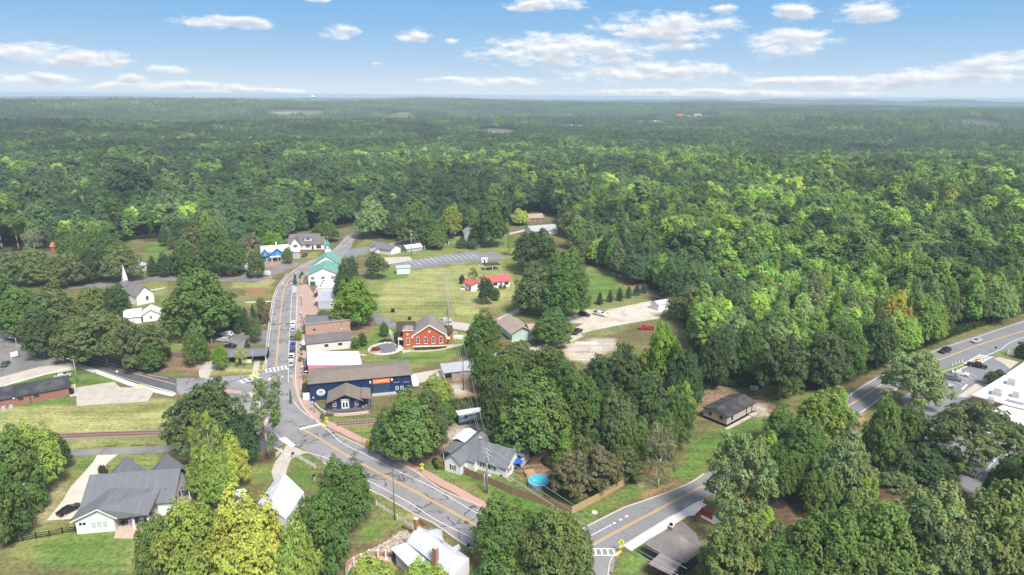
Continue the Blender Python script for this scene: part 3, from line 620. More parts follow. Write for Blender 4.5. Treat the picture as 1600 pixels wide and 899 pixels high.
# concrete laid in slabs: pieces of the drives and lots
def clip(poly, a, b_):                                   # keep the part left of a->b
    out = []; n = len(poly)
    sd_ = lambda p: (b_[0]-a[0])*(p[1]-a[1])-(b_[1]-a[1])*(p[0]-a[0])
    for i in range(n):
        p, q = poly[i], poly[(i+1)%n]; s, t = sd_(p), sd_(q)
        if s >= 0: out.append(p)
        if (s > 0 > t) or (s < 0 < t): f = s/(s-t); out.append((p[0]+(q[0]-p[0])*f, p[1]+(q[1]-p[1])*f))
    return out
def slabs(name, pts, ang_px, step, z, m, gap=.05):
    p = PX(pts); a, b_ = G(*ang_px[0]), G(*ang_px[1]); th = math.atan2(b_[1]-a[1], b_[0]-a[0]); c, s = math.cos(th), math.sin(th)
    base = sheet(name, p, z-.05, mat('joint_soil',(.25,.22,.18),.95), px=False, t=1)
    r = [((x-p[0][0])*c+(y-p[0][1])*s, -(x-p[0][0])*s+(y-p[0][1])*c) for x,y in p]
    ar = sum(r[i][0]*r[(i+1)%len(r)][1]-r[(i+1)%len(r)][0]*r[i][1] for i in range(len(r)))
    if ar < 0: r = r[::-1]
    x0, x1 = min(q[0] for q in r), max(q[0] for q in r); y0, y1 = min(q[1] for q in r), max(q[1] for q in r)
    i = x0
    while i < x1:
        j = y0
        while j < y1:
            A, B = i+gap/2, i+step-gap/2; D, E_ = j+gap/2, j+step-gap/2
            q = r
            for e in (((A,D),(B,D)),((B,D),(B,E_)),((B,E_),(A,E_)),((A,E_),(A,D))):
                q = clip(q, *e)
                if len(q) < 3: break
            if len(q) >= 3:
                w = [(p[0][0]+x*c-y*s, p[0][1]+x*s+y*c) for x,y in q]
                ar2 = abs(sum(w[k][0]*w[(k+1)%len(w)][1]-w[(k+1)%len(w)][0]*w[k][1] for k in range(len(w))))/2
                if ar2 > .3: MB().prism(w, z-.05, z+rnd.uniform(-.008,.008)).build('concrete_slab', m, base)
            j += step
        i += step
    return base
M_SL = mat('driveway_concrete', (.60,.56,.49), .9, .06, .4, dirt=(.47,.42,.36), dscale=.2, damt=.4)
M_SL2 = mat('lot_concrete', (.50,.45,.39), .9, .10, .5, dirt=(.36,.31,.26), dscale=.3, damt=.6)
slabs('house_driveway', [(152,712),(184,711),(168,724),(157,740),(128,802),(122,808),(108,812),(73,814),(98,783),(110,762),(134,736),(146,722)], ((110,762),(146,722)), 3.4, .12, M_SL)
slabs('concrete_lot', [(120,606),(178,597),(188,606),(213,606),(222,602),(240,613),(231,628),(120,635),(119,620)], ((120,634),(231,628)), 3.6, .11, M_SL2)
slabs('gate_driveway', [(447,697),(462,700),(480,708),(466,712),(455,718),(448,735),(446,752),(428,752),(424,738),(430,722),(440,710)], ((428,752),(446,752)), 2.6, .12, M_CONC)
slabs('corner_driveway', [(1056,806),(1090,786),(1100,781),(1094,793),(1110,803),(1128,817),(1116,820),(1090,806),(1066,808)], ((1056,806),(1090,786)), 3.2, .13, M_CONC2)
slabs('patio', [(178,842),(182,828),(225,822),(230,838),(212,843)], ((178,842),(212,843)), 2.4, .14, mat('patio_concrete',(.55,.42,.33),.9,.08,.6))
# the railway line
def railway(px_pts, name='railway_track'):
    p = PX(px_pts); o = ribbon(MB(), p, 3.4, .10, 0, 1).build(name, mat('rail_ballast',(.30,.235,.20),.95,.3,3,bump=.6,bscale=9), None, None, 'structure')
    tie = MB().box(-.12,.12,-1.25,1.25,.1,.2).mesh('railway_tie', mat('old_tie_wood',(.13,.085,.065),.9,.25,3))
    mr = mat('rusty_rail',(.23,.12,.09),.6,.2,2)
    for s in (-.75,.75): ribbon(MB(), p, .12, .34, s, 1).build('rail', mr, o)
    for a, b_ in zip(p, p[1:]):
        L = math.dist(a, b_); n = int(L/.75); th = math.atan2(b_[1]-a[1], b_[0]-a[0])
        for i in range(n):
            f = (i+.5)/n; put('railway_tie', tie, o, (a[0]+(b_[0]-a[0])*f, a[1]+(b_[1]-a[1])*f, 0), th)
railway([(60,684),(150,680),(262,676.5)]); railway([(526,663.5),(560,661),(606,657)])
# ------------------------------------------------------------------ foliage
def mat_leaf(name, inst):
    m = bpy.data.materials.new(name); m.use_nodes = True; nt = m.node_tree; nt.nodes.clear(); b = NB(nt)
    if inst: base = b('ShaderNodeAttribute', attribute_name='tint', attribute_type='INSTANCER').outputs[0]
    else: base = b('ShaderNodeObjectInfo').outputs['Color']
    lv = b('ShaderNodeAttribute', attribute_name='leaf').outputs[0]      # per leaf: R value, G hue shift, B yellowing
    s = b('ShaderNodeSeparateColor', {0: lv}).outputs
    hs = b('ShaderNodeHueSaturation', {'Hue': b.m('MULTIPLY_ADD', s[1], 0.045, 0.479), 'Saturation': 1.0, 'Value': b.m('MULTIPLY_ADD', s[0], 0.9, 0.55), 'Color': base}).outputs[0]
    c = b.mix(b.m('MULTIPLY', s[2], 0.42), hs, b.mix(1.0, base, (1.7, 1.45, 0.9), 'MULTIPLY'))
    d = b('ShaderNodeBsdfDiffuse', {'Color': c, 'Roughness': 0.5}); t = b('ShaderNodeBsdfTranslucent', {'Color': b.mix(1.0, c, (1.15, 1.2, .6), 'MULTIPLY')})
    mx = b('ShaderNodeMixShader', {0: 0.30, 1: d.outputs[0], 2: t.outputs[0]})
    o = b('ShaderNodeOutputMaterial'); b.l.new(mx.outputs[0], o.inputs[0]); return m
M_LEAF = mat_leaf('foliage', False); M_LEAFI = mat_leaf('forest_foliage', True)
M_BARK = mat('grey_brown_bark', (.20,.16,.125), .95, .3, 3); M_PALEBARK = mat('pale_grey_bark', (.42,.38,.33), .95, .2, 3); M_PINEB = mat('pine_bark', (.20,.155,.125), .95, .3, 3)

def leaf_mesh(name, cen, nrm, size, cl, mt, asp=0.7):
    """cen, nrm: leaf centres and facing; size per leaf; cl: per leaf colour triple"""
    n = len(cen); r = np.random.RandomState(n)
    nrm = nrm/np.maximum(np.linalg.norm(nrm, axis=1, keepdims=True), 1e-6)
    t = np.cross(nrm, r.randn(n,3)); t /= np.maximum(np.linalg.norm(t, axis=1, keepdims=True), 1e-6); u = np.cross(nrm, t)
    a = size[:,None]*t*.5; c = size[:,None]*u*.5*asp
    bend = nrm*size[:,None]*.16
    V = np.stack([cen-a-c*.5-bend, cen+c-bend*0, cen+a+c*.3-bend, cen-c*1.0+bend*.6], 1).reshape(-1,3).astype(np.float32)
    me = bpy.data.meshes.new(name); me.vertices.add(n*4); me.vertices.foreach_set('co', V.ravel())
    me.loops.add(n*4); me.loops.foreach_set('vertex_index', np.arange(n*4, dtype=np.int32)); me.polygons.add(n)
    me.polygons.foreach_set('loop_start', np.arange(0, n*4, 4, dtype=np.int32)); me.update(calc_edges=True)
    ca = me.color_attributes.new('leaf', 'FLOAT_COLOR', 'POINT')
    ca.data.foreach_set('color', np.repeat(np.concatenate([cl, np.ones((n,1))], 1), 4, 0).astype(np.float32).ravel())
    me.materials.append(mt); return me
def fib(n, r):
    i = np.arange(n)+.5; ph = np.arccos(1-2*i/n); th = np.pi*(1+5**.5)*i+r.rand()*6
    return np.stack([np.cos(th)*np.sin(ph), np.sin(th)*np.sin(ph), np.cos(ph)], 1)
def crown(kind, seed, nleaf, leaf, jit=1.0):
    """unit crown: radius 1, height from z=0 (crown foot) to 1 (top, scaled later); returns leaves and clump list"""
    r = np.random.RandomState(seed); lobes = []
    if kind == 'round':
        for p in fib(30, r):
            if p[2] < -.55: continue
            k = r.uniform(.46,.80); rr = r.uniform(.22,.40)
            lobes.append((p[0]*k*1.0, p[1]*k*1.0, .5+p[2]*.36+r.uniform(-.04,.04), rr, rr*.62))
        lobes.append((0,0,.52,.6,.38))
    elif kind == 'spread':                              # broad, open, layered
        for p in fib(34, r):
            if p[2] < -.35 or r.rand() < .12: continue
            k = r.uniform(.5,.82); rr = r.uniform(.20,.34)
            lobes.append((p[0]*k, p[1]*k, .5+p[2]*.36+r.uniform(-.07,.07), rr, rr*.55))
        lobes.append((0,0,.5,.42,.26))
    elif kind == 'open':                                # broad and see-through, foliage in separate sprays
        for p in fib(62, r):
            if p[2] < -.45 or r.rand() < .2: continue
            k = r.uniform(.45,.92); rr = r.uniform(.12,.24)
            lobes.append((p[0]*k, p[1]*k, .5+p[2]*.42*r.uniform(.7,1.05), rr, rr*.55))
    elif kind == 'tall':                                # tulip-poplar like cone of upright lobes
        for j in range(34):
            z = (j+.5)/34; w = .84*(1-z**2.0)**.85+.05 if z > .15 else .5+z*2.2
            a = j*2.4+r.uniform(-.4,.4); k = w*r.uniform(.45,.75); rr = r.uniform(.22,.34)*(1.1-.45*z)
            lobes.append((math.cos(a)*k, math.sin(a)*k, .08+z*.84, rr, rr*.5))
        lobes += [(0,0,.45,.4,.3),(0,0,.7,.25,.2),(0,0,.25,.4,.2)]
    elif kind == 'pine':                                # tufts on a bare upper stem
        for j in range(26):
            z = r.uniform(.25,1)**.8; w = .9*(1-z)**.6+.15; a = j*2.4+r.uniform(-.5,.5); k = w*r.uniform(.35,.8); rr = r.uniform(.16,.30)
            lobes.append((math.cos(a)*k, math.sin(a)*k, z*.92, rr, rr*.36))
    elif kind == 'cone':                                # cedar
        for j in range(40):
            z = (j+.5)/40; w = .85*(1-z)**.9+.06; a = j*2.4; k = w*r.uniform(.4,.7); rr = (.30*(1-z)+.12)
            lobes.append((math.cos(a)*k, math.sin(a)*k, .04+z*.9, rr, rr*.42))
        lobes += [(0,0,.3,.5,.3),(0,0,.6,.28,.25)]
    elif kind == 'airy':
        for p in fib(26, r):
            if p[2] < -.7: continue
            k = r.uniform(.35,.95); rr = r.uniform(.13,.25)
            lobes.append((p[0]*k, p[1]*k, .5+p[2]*.44*r.uniform(.6,1.1), rr, rr*.5))
    elif kind == 'bush':
        for p in fib(16, r):
            if p[2] < -.5: continue
            rr = r.uniform(.35,.5); lobes.append((p[0]*.5, p[1]*.5, .45+p[2]*.3, rr, rr*.55))
    # sub-clumps on every lobe, leaves on every sub-clump
    vol = np.array([l[3]**2 for l in lobes]); nl = np.maximum(3, (vol/vol.sum()*nleaf)).astype(int)
    cen = []; nrm = []; cl = []; sz = []; zmin, zmax = 9, -9
    for l, n in zip(lobes, nl):
        ns = max(3, int(n/ (26 if nleaf > 3000 else 14))); sub = fib(ns, r)+r.randn(ns,3)*.16
        if kind != 'airy': sub = sub[sub[:,2] > -.55]
        ns = len(sub); lv = r.uniform(-.10,.10); hv = r.uniform(0,1); yv = (r.rand() < .22)*r.uniform(.2,.8)
        sr = 1.55/math.sqrt(ns)+.05; per = max(2, n//ns)
        for s_ in sub:
            v = r.uniform(-.26,.26)+lv; q = r.randn(per,3); q /= np.linalg.norm(q, axis=1, keepdims=True); q[:,2] = np.abs(q[:,2])*1.0-.35
            sc = np.array([l[3], l[3], l[4]]); c = np.array(l[:3])+s_*sc*.82+q*sc*sr*(.5+.5*r.rand(per,1))
            cen.append(c); nrm.append(q*.9+s_*.8+np.array([0,0,.55])+r.randn(per,3)*.42*jit)
            cl.append(np.stack([.5+v+r.randn(per)*.13*jit, np.clip(hv+r.randn(per)*.2,0,1), np.clip(yv+r.randn(per)*.15,0,1)*(r.rand(per)<.6)], 1)); sz.append(leaf*r.uniform(.6,1.35,per))
    cen = np.concatenate(cen); nrm = np.concatenate(nrm); cl = np.clip(np.concatenate(cl),0,1); sz = np.concatenate(sz)
    lo, hi = np.percentile(cen[:,2], .5), cen[:,2].max(); cen[:,2] = (cen[:,2]-lo)/(hi-lo)
    return cen, nrm, sz, cl, lobes
def branches(kind, lobes, seed, top=0.75):
    """trunk and limbs for the unit crown; z<0 is scaled to the bare trunk; returned as MB in metres later via two-part scaling"""
    r = random.Random(seed); return [l for l in lobes if l[2] > .05]
PROTO = {}
SPEC = {  # kind: (variants, leaves, leaf size, nominal crown radius, nominal crown height, bare trunk height)
    'round': (5, 17000, .076, 6.0, 11.0, 2.5), 'spread': (4, 15000, .066, 8.0, 11.0, 3.0), 'tall': (3, 14000, .082, 4.5, 16.0, 3.5),
    'pine': (3, 8000, .095, 4.2, 11.0, 11.0), 'cone': (2, 6000, .10, 2.5, 7.5, .4), 'open': (3, 12500, .06, 8.0, 11.5, 3.5), 'airy': (3, 6000, .06, 6.0, 13.0, 4.0), 'bush': (3, 3600, .12, 2.0, 2.6, .1)}
def aniso_leaf(me, kr, kz): pass
def make_protos():
    for k, (nv, nl, ls, R, Hc, tb) in SPEC.items():
        for i in range(nv):
            cen, nrm, sz, cl, lobes = crown(k, 100+17*i+len(k), nl, ls)
            cen = cen*np.array([R,R,Hc]); cen[:,2] += tb
            me = leaf_mesh('crown', cen, nrm, sz*R, cl, M_LEAF)
            r = random.Random(i*7+len(k)); mb = MB(); r0 = .05*R if k != 'cone' else .05*R
            H = tb+Hc; bark = M_PINEB if k == 'pine' else (M_PALEBARK if k in ('airy',) else M_BARK)
            stem = [(0,0,-.15)]; px_, py_ = 0, 0; N = 6
            for s in range(1, N+1):
                px_ += r.uniform(-.05,.05)*R; py_ += r.uniform(-.05,.05)*R; stem.append((px_, py_, H*.9*s/N))
            for s in range(N): mb.tube(stem[s], stem[s+1], r0*(1-.8*s/N)*(1.25 if s == 0 else 1), r0*(1-.8*(s+1)/N), 7)
            if k not in ('cone','bush'):
                lobes = lobes[:44]
                for l in lobes:
                    if r.random() < (.5 if k not in ('airy','open') else .9):
                        z = tb+l[2]*Hc; zs = max(tb*.75, z-(.28 if k != 'pine' else .05)*Hc*r.uniform(.7,1.2)); t = min(.99, zs/(H*.9))*N; a = int(t); f = t-a
                        p = [stem[a][q]*(1-f)+stem[min(N,a+1)][q]*f for q in range(3)]
                        e = (l[0]*R*.92, l[1]*R*.92, z); m_ = tuple((p[q]*.45+e[q]*.55)+(R*.05 if q == 2 else r.uniform(-.06,.06)*R) for q in range(3))
                        ra = r0*(.42 if k != 'airy' else .30)
                        mb.tube(p, m_, ra, ra*.55, 5, False); mb.tube(m_, e, ra*.55, ra*.16, 4, False)
                        if k == 'airy':
                            for q in range(3):
                                e2 = tuple(e[w]+r.uniform(-.25,.25)*R for w in range(3)); mb.tube(m_, e2, ra*.4, ra*.08, 4, False)
            tm = mb.mesh('trunk', bark, True)
            PROTO[(k,i)] = (me, tm, R, Hc, tb)
make_protos()
COL = dict(dark=(.058,.092,.036), deep=(.045,.078,.035), green=(.075,.125,.034), bright=(.125,.21,.034), lime=(.165,.225,.05), yellow=(.24,.28,.06), gold=(.24,.245,.055),
           olive=(.098,.128,.05), pale=(.15,.20,.08), blue=(.055,.095,.05), brown=(.125,.122,.06), grass=(.095,.15,.042), warm=(.112,.15,.048), bare=(.15,.165,.09))
NAMES = {'round':'broadleaf_tree','spread':'oak_tree','tall':'tall_tree','pine':'pine_tree','cone':'cedar_tree','open':'spreading_oak_tree','airy':'open_crowned_tree','bush':'shrub'}
LEAF_GAIN = 1.85
tree_n = [0]; TREE_POS = []
def tree(x, y, h, cr, kind, colr, label, group=None, z=0.0, crown_frac=None, name=None, var=None):
    nv = SPEC[kind][0]; i = (tree_n[0]*5+3) % nv if var is None else var; tree_n[0] += 1
    me, tm, R, Hc, tb = PROTO[(kind,i)]; c = COL[colr] if isinstance(colr, str) else colr
    r = random.Random(int(x*13+y*7)); rot = r.uniform(0, 6.28)
    t = thing(name or NAMES[kind], label, 'tree' if kind != 'bush' else 'shrub', (x,y,z), rot, group)
    sc = (cr/R*r.uniform(.94,1.06), cr/R*r.uniform(.94,1.06), h/(Hc+tb)); t.scale = sc
    a = put('crown', me, t); v = r.uniform(.9,1.1); v *= LEAF_GAIN; a.color = (c[0]*v*r.uniform(.97,1.11), c[1]*v, c[2]*v*1.08, 1)
    put('trunk', tm, t); TREE_POS.append((x,y,cr)); return t
def tp(bx, by, ytop, w, kind, colr, label, group=None, hmax=30, **k):
    """a tree from its foot (bx,by), the row of its top and the width of its crown, all in photo pixels"""
    x, y = G(bx, by); lo, hi = 0.3, 45.0
    for _ in range(30):
        h = (lo+hi)/2; pr = proj(x, y, h)
        if pr[1] > ytop: lo = h
        else: hi = h
    h = min(h, hmax); D = depth(x, y, h*.6); cr = w/2*D/FPX*.86
    # the dome's far rim sits above the projected apex: lower it a little
    h = h-cr*.12
    return tree(x, y, h, cr, kind, colr, label, group, **k)
def tt(cx, ytop, w, h, kind, colr, label, group=None, **k):
    """a tree from the top of its crown (photo pixels) and its height in metres, foot hidden"""
    x, y = G(cx, ytop, h); D = depth(x, y, h*.7); cr = w/2*D/FPX*.88
    return tree(x, y+cr*.1, h, cr, kind, colr, label, group, **k)
_M = camo.matrix_world.inverted()
def proj(x, y, z):
    v = _M @ Vector((x,y,z)); return (800+FPX*v.x/-v.z, 449.5-FPX*v.y/-v.z)
def depth(x, y, z): return -(_M @ Vector((x,y,z))).z
# ------------------------------------------------------------------ building kit
def mat_shingle(name, c1, c2, patch=None):
    if name in MATS: return MATS[name]
    m = bpy.data.materials.new(name); m.use_nodes = True; b = NB(m.node_tree); p = m.node_tree.nodes['Principled BSDF']
    p.inputs['Roughness'].default_value = .92; p.inputs['Specular IOR Level'].default_value = .15
    tc = b('ShaderNodeTexCoord').outputs['Object']; sp = b('ShaderNodeSeparateXYZ', {0: tc}).outputs
    n0 = b('ShaderNodeTexNoise', {'Vector': tc, 'Scale': 3.5, 'Detail': 8.0, 'Roughness': .75}).outputs[0]
    n1 = b('ShaderNodeTexNoise', {'Vector': tc, 'Scale': .35, 'Detail': 5.0, 'Roughness': .6}).outputs[0]
    row = b.m('FRACT', b.m('MULTIPLY', sp[2], 5.5)); c = b.mix(b.maprange(n0, .3, .7), c1, c2)
    c = b.mix(b.maprange(n1, .38, .66, 0, .7), c, patch or [q*.66 for q in c1])
    mp = b('ShaderNodeMapping', {'Vector': tc, 'Scale': (1.6,.12,.12)}).outputs[0]; n4 = b('ShaderNodeTexNoise', {'Vector': mp, 'Scale': 1.0, 'Detail': 5.0, 'Roughness': .7}).outputs[0]
    c = b.mix(b.maprange(n4, .5, .75, 0, .4), c, [min(1,q*1.35) for q in c1]); c = b.mix(b.m('MULTIPLY', b.m('LESS_THAN', row, .16), .28), c, [q*.45 for q in c1])
    b.l.new(c, p.inputs['Base Color']); bp = b('ShaderNodeBump', {'Height': n0, 'Strength': .4, 'Distance': .03}).outputs[0]; b.l.new(bp, p.inputs['Normal'])
    MATS[name] = m; return m
W_WHITE = mat('white_painted_siding', (.80,.80,.80), .7, .04, .6, dirt=(.62,.62,.60), dscale=.5, damt=.35)
W_TRIM = mat('white_trim', (.82,.82,.80), .6, .03, 1)
W_GREY = mat('grey_siding', (.42,.44,.46), .8, .06, .8)
W_BLUE = mat_lines('navy_blue_siding', (.006,.036,.125), (.004,.02,.07), .3, 2, .14, .55)
W_CBLUE = mat_lines('bright_blue_siding', (.015,.20,.52), (.01,.14,.40), .35, 2, .14, .6)
W_PINK = mat('pink_painted_wall', (.72,.24,.36), .7, .06, .8)
W_SAGE = mat_lines('sage_green_siding', (.43,.60,.52), (.33,.48,.42), .3, 2, .14)
W_DARKG = mat_lines('dark_slate_siding', (.04,.055,.06), (.02,.03,.03), .3, 0, .15)
M_BRICKR = mat_brick('red_church_brick', (.62,.11,.035), (.52,.085,.03), (.40,.16,.10))
M_BRICKP = mat_brick('pinkish_old_brick', (.50,.31,.25), (.42,.25,.20), (.52,.40,.34))
M_BRICKB = mat_brick('brown_red_brick', (.33,.135,.095), (.26,.105,.075), (.40,.28,.24))
M_CHIM = mat_brick('chimney_brick', (.42,.16,.09), (.34,.12,.07), (.45,.32,.26))
R_TAN = mat_shingle('tan_grey_shingles', (.25,.205,.17), (.18,.15,.125), (.23,.21,.18)); R_GREY = mat_shingle('dark_grey_shingles', (.20,.21,.235), (.13,.137,.155), (.17,.175,.19)); R_MGREY = mat_shingle('grey_brown_shingles', (.21,.185,.18), (.15,.135,.135))
R_BGREY = mat_shingle('blue_grey_shingles', (.215,.228,.25), (.145,.153,.17)); R_BROWN = mat_shingle('dark_brown_shingles', (.10,.075,.065), (.065,.05,.045)); R_BLACK = mat_shingle('black_shingles', (.055,.058,.068), (.035,.037,.044), (.12,.11,.11)); R_LTAN = mat_shingle('light_tan_shingles', (.42,.34,.28), (.34,.27,.22)); R_CHURCH = mat_shingle('church_shingles', (.33,.29,.255), (.24,.21,.19)); R_SMK = mat_shingle('weathered_grey_shingles',(.24,.225,.22),(.18,.17,.165))
R_WHITE = mat('white_roof_membrane', (.78,.78,.79), .6, .05, .5, dirt=(.58,.58,.58), dscale=.35, damt=.4)
R_METW = mat('white_metal_roof', (.70,.73,.79), .4, .07, .5, spec=.5, dirt=(.50,.52,.56), dscale=.3, damt=.6)
R_METG = mat('grey_metal_roof', (.42,.43,.45), .5, .08, .5, spec=.5, dirt=(.30,.30,.31), dscale=.4, damt=.5)
R_GREEN = mat('green_metal_roof', (.16,.36,.28), .5, .08, .5, spec=.4, dirt=(.24,.42,.35), dscale=.3, damt=.5); R_RED = mat('red_metal_roof', (.50,.12,.11), .5, .08, .6, spec=.4)
M_GLASS = mat('window_glass', (.03,.035,.045), .12, .2, .5, spec=.8); M_DOOR = mat('dark_door', (.05,.05,.055), .5, .1); M_WOOD = mat('brown_wood', (.24,.13,.075), .85, .2, 2); M_BLKM = mat('black_painted_metal', (.02,.02,.022), .5, .1)
M_STEEL = mat('galvanised_steel', (.45,.46,.47), .45, .1, 2, metal=.4); M_DECK = mat('dark_grey_decking', (.11,.135,.155), .8, .1, 1); M_ORANGE = mat('orange_sign_paint', (.85,.17,.03), .6, .05); M_RWOOD = mat('red_brown_stained_wood', (.20,.06,.04), .8, .2, 2)
FACE = {'S': 0.0, 'E': math.pi/2, 'N': math.pi, 'W': -math.pi/2}
WC = {}
def win_mesh(w, h, fm, style):
    k = (round(w,2), round(h,2), fm.name, style)
    if k in WC: return WC[k]
    f = MB(); t = .11 if w > .7 else .08
    if style == 'arch':
        N = 8; r = w/2; pts = [(-r,0),(r,0)]+[(r*math.cos(math.pi*i/N), h-r+r*1.35*math.sin(math.pi*i/N)) for i in range(N+1)]
        ri = r-t; inn = [(-ri,t),(ri,t)]+[(ri*math.cos(math.pi*i/N), h-r+ri*1.35*math.sin(math.pi*i/N)) for i in range(N+1)]; n = len(pts)
        f.add([(x,-.07,z) for x,z in pts]+[(x,-.07,z) for x,z in inn]+[(x,0,z) for x,z in pts], [(i,(i+1)%n,n+(i+1)%n,n+i) for i in range(n)]+[((i+1)%n,i,2*n+i,2*n+(i+1)%n) for i in range(n)])
        f.box(-.03,.03,-.06,0,t,h); f.box(-r,r,-.06,0,h*.45,h*.45+.06); f.box(-r-.1,r+.1,-.16,0,-.12,.02)
        p = MB().add([(x,-.02,z) for x,z in inn], [tuple(range(len(inn)))])
    else:
        f.box(-w/2,w/2,-.07,0,0,t).box(-w/2,w/2,-.07,0,h-t,h).box(-w/2,-w/2+t,-.07,0,t,h-t).box(w/2-t,w/2,-.07,0,t,h-t)
        if style != 'plain':
            f.box(-w/2+t,w/2-t,-.06,0,h*.5-.03,h*.5+.03)
            if w > .8 or style == 'grid': f.box(-.025,.025,-.055,0,t,h-t)
            if style == 'grid' and w > 1.6:
                for q in (-.25,.25): f.box(q*w-.025,q*w+.025,-.05,0,t,h-t)
        p = MB().add([(-w/2+t,-.02,t),(w/2-t,-.02,t),(w/2-t,-.02,h-t),(-w/2+t,-.02,h-t)], [(0,1,2,3)])
    WC[k] = (f.mesh('window', fm), p.mesh('pane', M_GLASS)); return WC[k]
class House:
    def __init__(s, name, label, A, B, cat='house', px=True, loc=None, rot=None, group=None, z=0.0):
        if loc is None: (x,y,_), rot, s.L = frame(A, B); loc = (x,y,z)
        s.loc, s.rot = loc, rot; s.t = thing(name, label, cat, loc, rot, group); s.w = MB(); s.wm = None
    def world(s, x, y, z=0):
        c, q = math.cos(s.rot), math.sin(s.rot); return (s.loc[0]+x*c-y*q, s.loc[1]+x*q+y*c, s.loc[2]+z)
    def box(s, name, m, x0, x1, y0, y1, z0, z1, parent=None, label=None): return MB().box(x0,x1,y0,y1,z0,z1).build(name, m, parent or s.t, label)
    def gable(s, x0, x1, y0, y1, zw, rise, axis, wm, rm, ov=.4, th=.14, z0=0, lift=.06, seam=None, label=None, hipend=None, ogable=None, mid=None):
        if axis == 'x':
            ym = (y0+y1)/2 if mid is None else mid; w = MB().extr([(y0,z0),(y1,z0),(y1,zw),(ym,zw+rise),(y0,zw)], x0, x1, 'x').build('wall', wm, s.t)
            k0 = rise/(ym-y0); k1 = rise/(y1-ym); g = ov if ogable is None else ogable; r = MB(); zr = zw+rise+lift+th
            r.slab([(x0-g,y0-ov,zr-rise-ov*k0),(x1+g,y0-ov,zr-rise-ov*k0),(x1+g,ym,zr),(x0-g,ym,zr)], th)
            r.slab([(x0-g,ym,zr),(x1+g,ym,zr),(x1+g,y1+ov,zr-rise-ov*k1),(x0-g,y1+ov,zr-rise-ov*k1)], th)
            o = r.build('roof', rm, s.t, label)
            if seam:
                q = MB(); n = int((x1-x0+2*g)/seam)
                for i in range(n+1):
                    x = x0-g+i*(x1-x0+2*g)/n
                    q.slab([(x-.025,y0-ov,zr-rise-ov*k0+.05),(x+.025,y0-ov,zr-rise-ov*k0+.05),(x+.025,ym,zr+.05),(x-.025,ym,zr+.05)], .05)
                q.build('seam_ribs', rm, o, None, 'stuff')
        else:
            xm = (x0+x1)/2 if mid is None else mid; w = MB().extr([(x0,z0),(x1,z0),(x1,zw),(xm,zw+rise),(x0,zw)], y0, y1, 'y').build('wall', wm, s.t)
            k0 = rise/(xm-x0); k1 = rise/(x1-xm); g = ov if ogable is None else ogable; r = MB(); zr = zw+rise+lift+th
            r.slab([(xm,y0-g,zr),(xm,y1+g,zr),(x0-ov,y1+g,zr-rise-ov*k0),(x0-ov,y0-g,zr-rise-ov*k0)], th)
            r.slab([(x1+ov,y0-g,zr-rise-ov*k1),(x1+ov,y1+g,zr-rise-ov*k1),(xm,y1+g,zr),(xm,y0-g,zr)], th)
            o = r.build('roof', rm, s.t, label)
            if seam:
                q = MB(); n = int((y1-y0+2*g)/seam)
                for i in range(n+1):
                    y = y0-g+i*(y1-y0+2*g)/n
                    q.slab([(xm,y-.025,zr+.05),(xm,y+.025,zr+.05),(x0-ov,y+.025,zr-rise-ov*k0+.05),(x0-ov,y-.025,zr-rise-ov*k0+.05)], .05)
                    q.slab([(x1+ov,y-.025,zr-rise-ov*k1+.05),(x1+ov,y+.025,zr-rise-ov*k1+.05),(xm,y+.025,zr+.05),(xm,y-.025,zr+.05)], .05)
                q.build('seam_ribs', rm, o, None, 'stuff')
        return w, o
    def hip(s, x0, x1, y0, y1, zw, rise, wm, rm, ov=.5, z0=0, run=None, th=.14, name='roof', label=None):
        w = MB().box(x0,x1,y0,y1,z0,zw).build('wall', wm, s.t) if wm else None; X0,X1,Y0,Y1 = x0-ov,x1+ov,y0-ov,y1+ov; z = zw+.05; zt = z+rise
        if X1-X0 >= Y1-Y0: h = run or (Y1-Y0)/2; ym = (Y0+Y1)/2; a, b_ = (X0+h,ym,zt), (X1-h,ym,zt); F = [[(X0,Y0,z),(X1,Y0,z),b_,a],[(X1,Y1,z),(X0,Y1,z),a,b_],[(X0,Y1,z),(X0,Y0,z),a],[(X1,Y0,z),(X1,Y1,z),b_]]
        else: h = run or (X1-X0)/2; xm = (X0+X1)/2; a, b_ = (xm,Y0+h,zt), (xm,Y1-h,zt); F = [[(X0,Y1,z),(X0,Y0,z),a,b_],[(X1,Y0,z),(X1,Y1,z),b_,a],[(X0,Y0,z),(X1,Y0,z),a],[(X1,Y1,z),(X0,Y1,z),b_]]
        r = MB()
        for f in F: r.slab([(p[0],p[1],p[2]+th) for p in f], th)
        return w, r.build(name, rm, s.t, label)
    def win(s, face, x, y, z, w=.95, h=1.3, style='sash', fm=None, label=None, shut=None):
        f, p = win_mesh(w, h, fm or W_TRIM, style); o = put('window', f, s.t, (x,y,z), FACE[face], label); put('pane', p, o)
        if shut:
            for q in (-1,1): MB().box(q*(w/2+.2)-.17,q*(w/2+.2)+.17,-.05,0,0,h).build('shutter', shut, o)
        return o
    def door(s, face, x, y, z, w=1.0, h=2.1, m=None, name='door', trim=True, label=None):
        mb = MB().box(-w/2,w/2,-.05,0,0,h); o = put(name, mb.mesh(name, m or M_DOOR), s.t, (x,y,z), FACE[face], label)
        if trim: MB().box(-w/2-.12,-w/2,-.08,0,0,h).box(w/2,w/2+.12,-.08,0,0,h).box(-w/2-.12,w/2+.12,-.08,0,h,h+.12).build('door_frame', W_TRIM, o)
        return o
    def chimney(s, x, y, z0, z1, w=.7, m=None):
        o = MB().box(x-w/2,x+w/2,y-w/2,y+w/2,z0,z1).build('chimney', m or M_CHIM, s.t); MB().box(x-w/2-.07,x+w/2+.07,y-w/2-.07,y+w/2+.07,z1,z1+.12).build('chimney_cap', M_KERB, o); return o
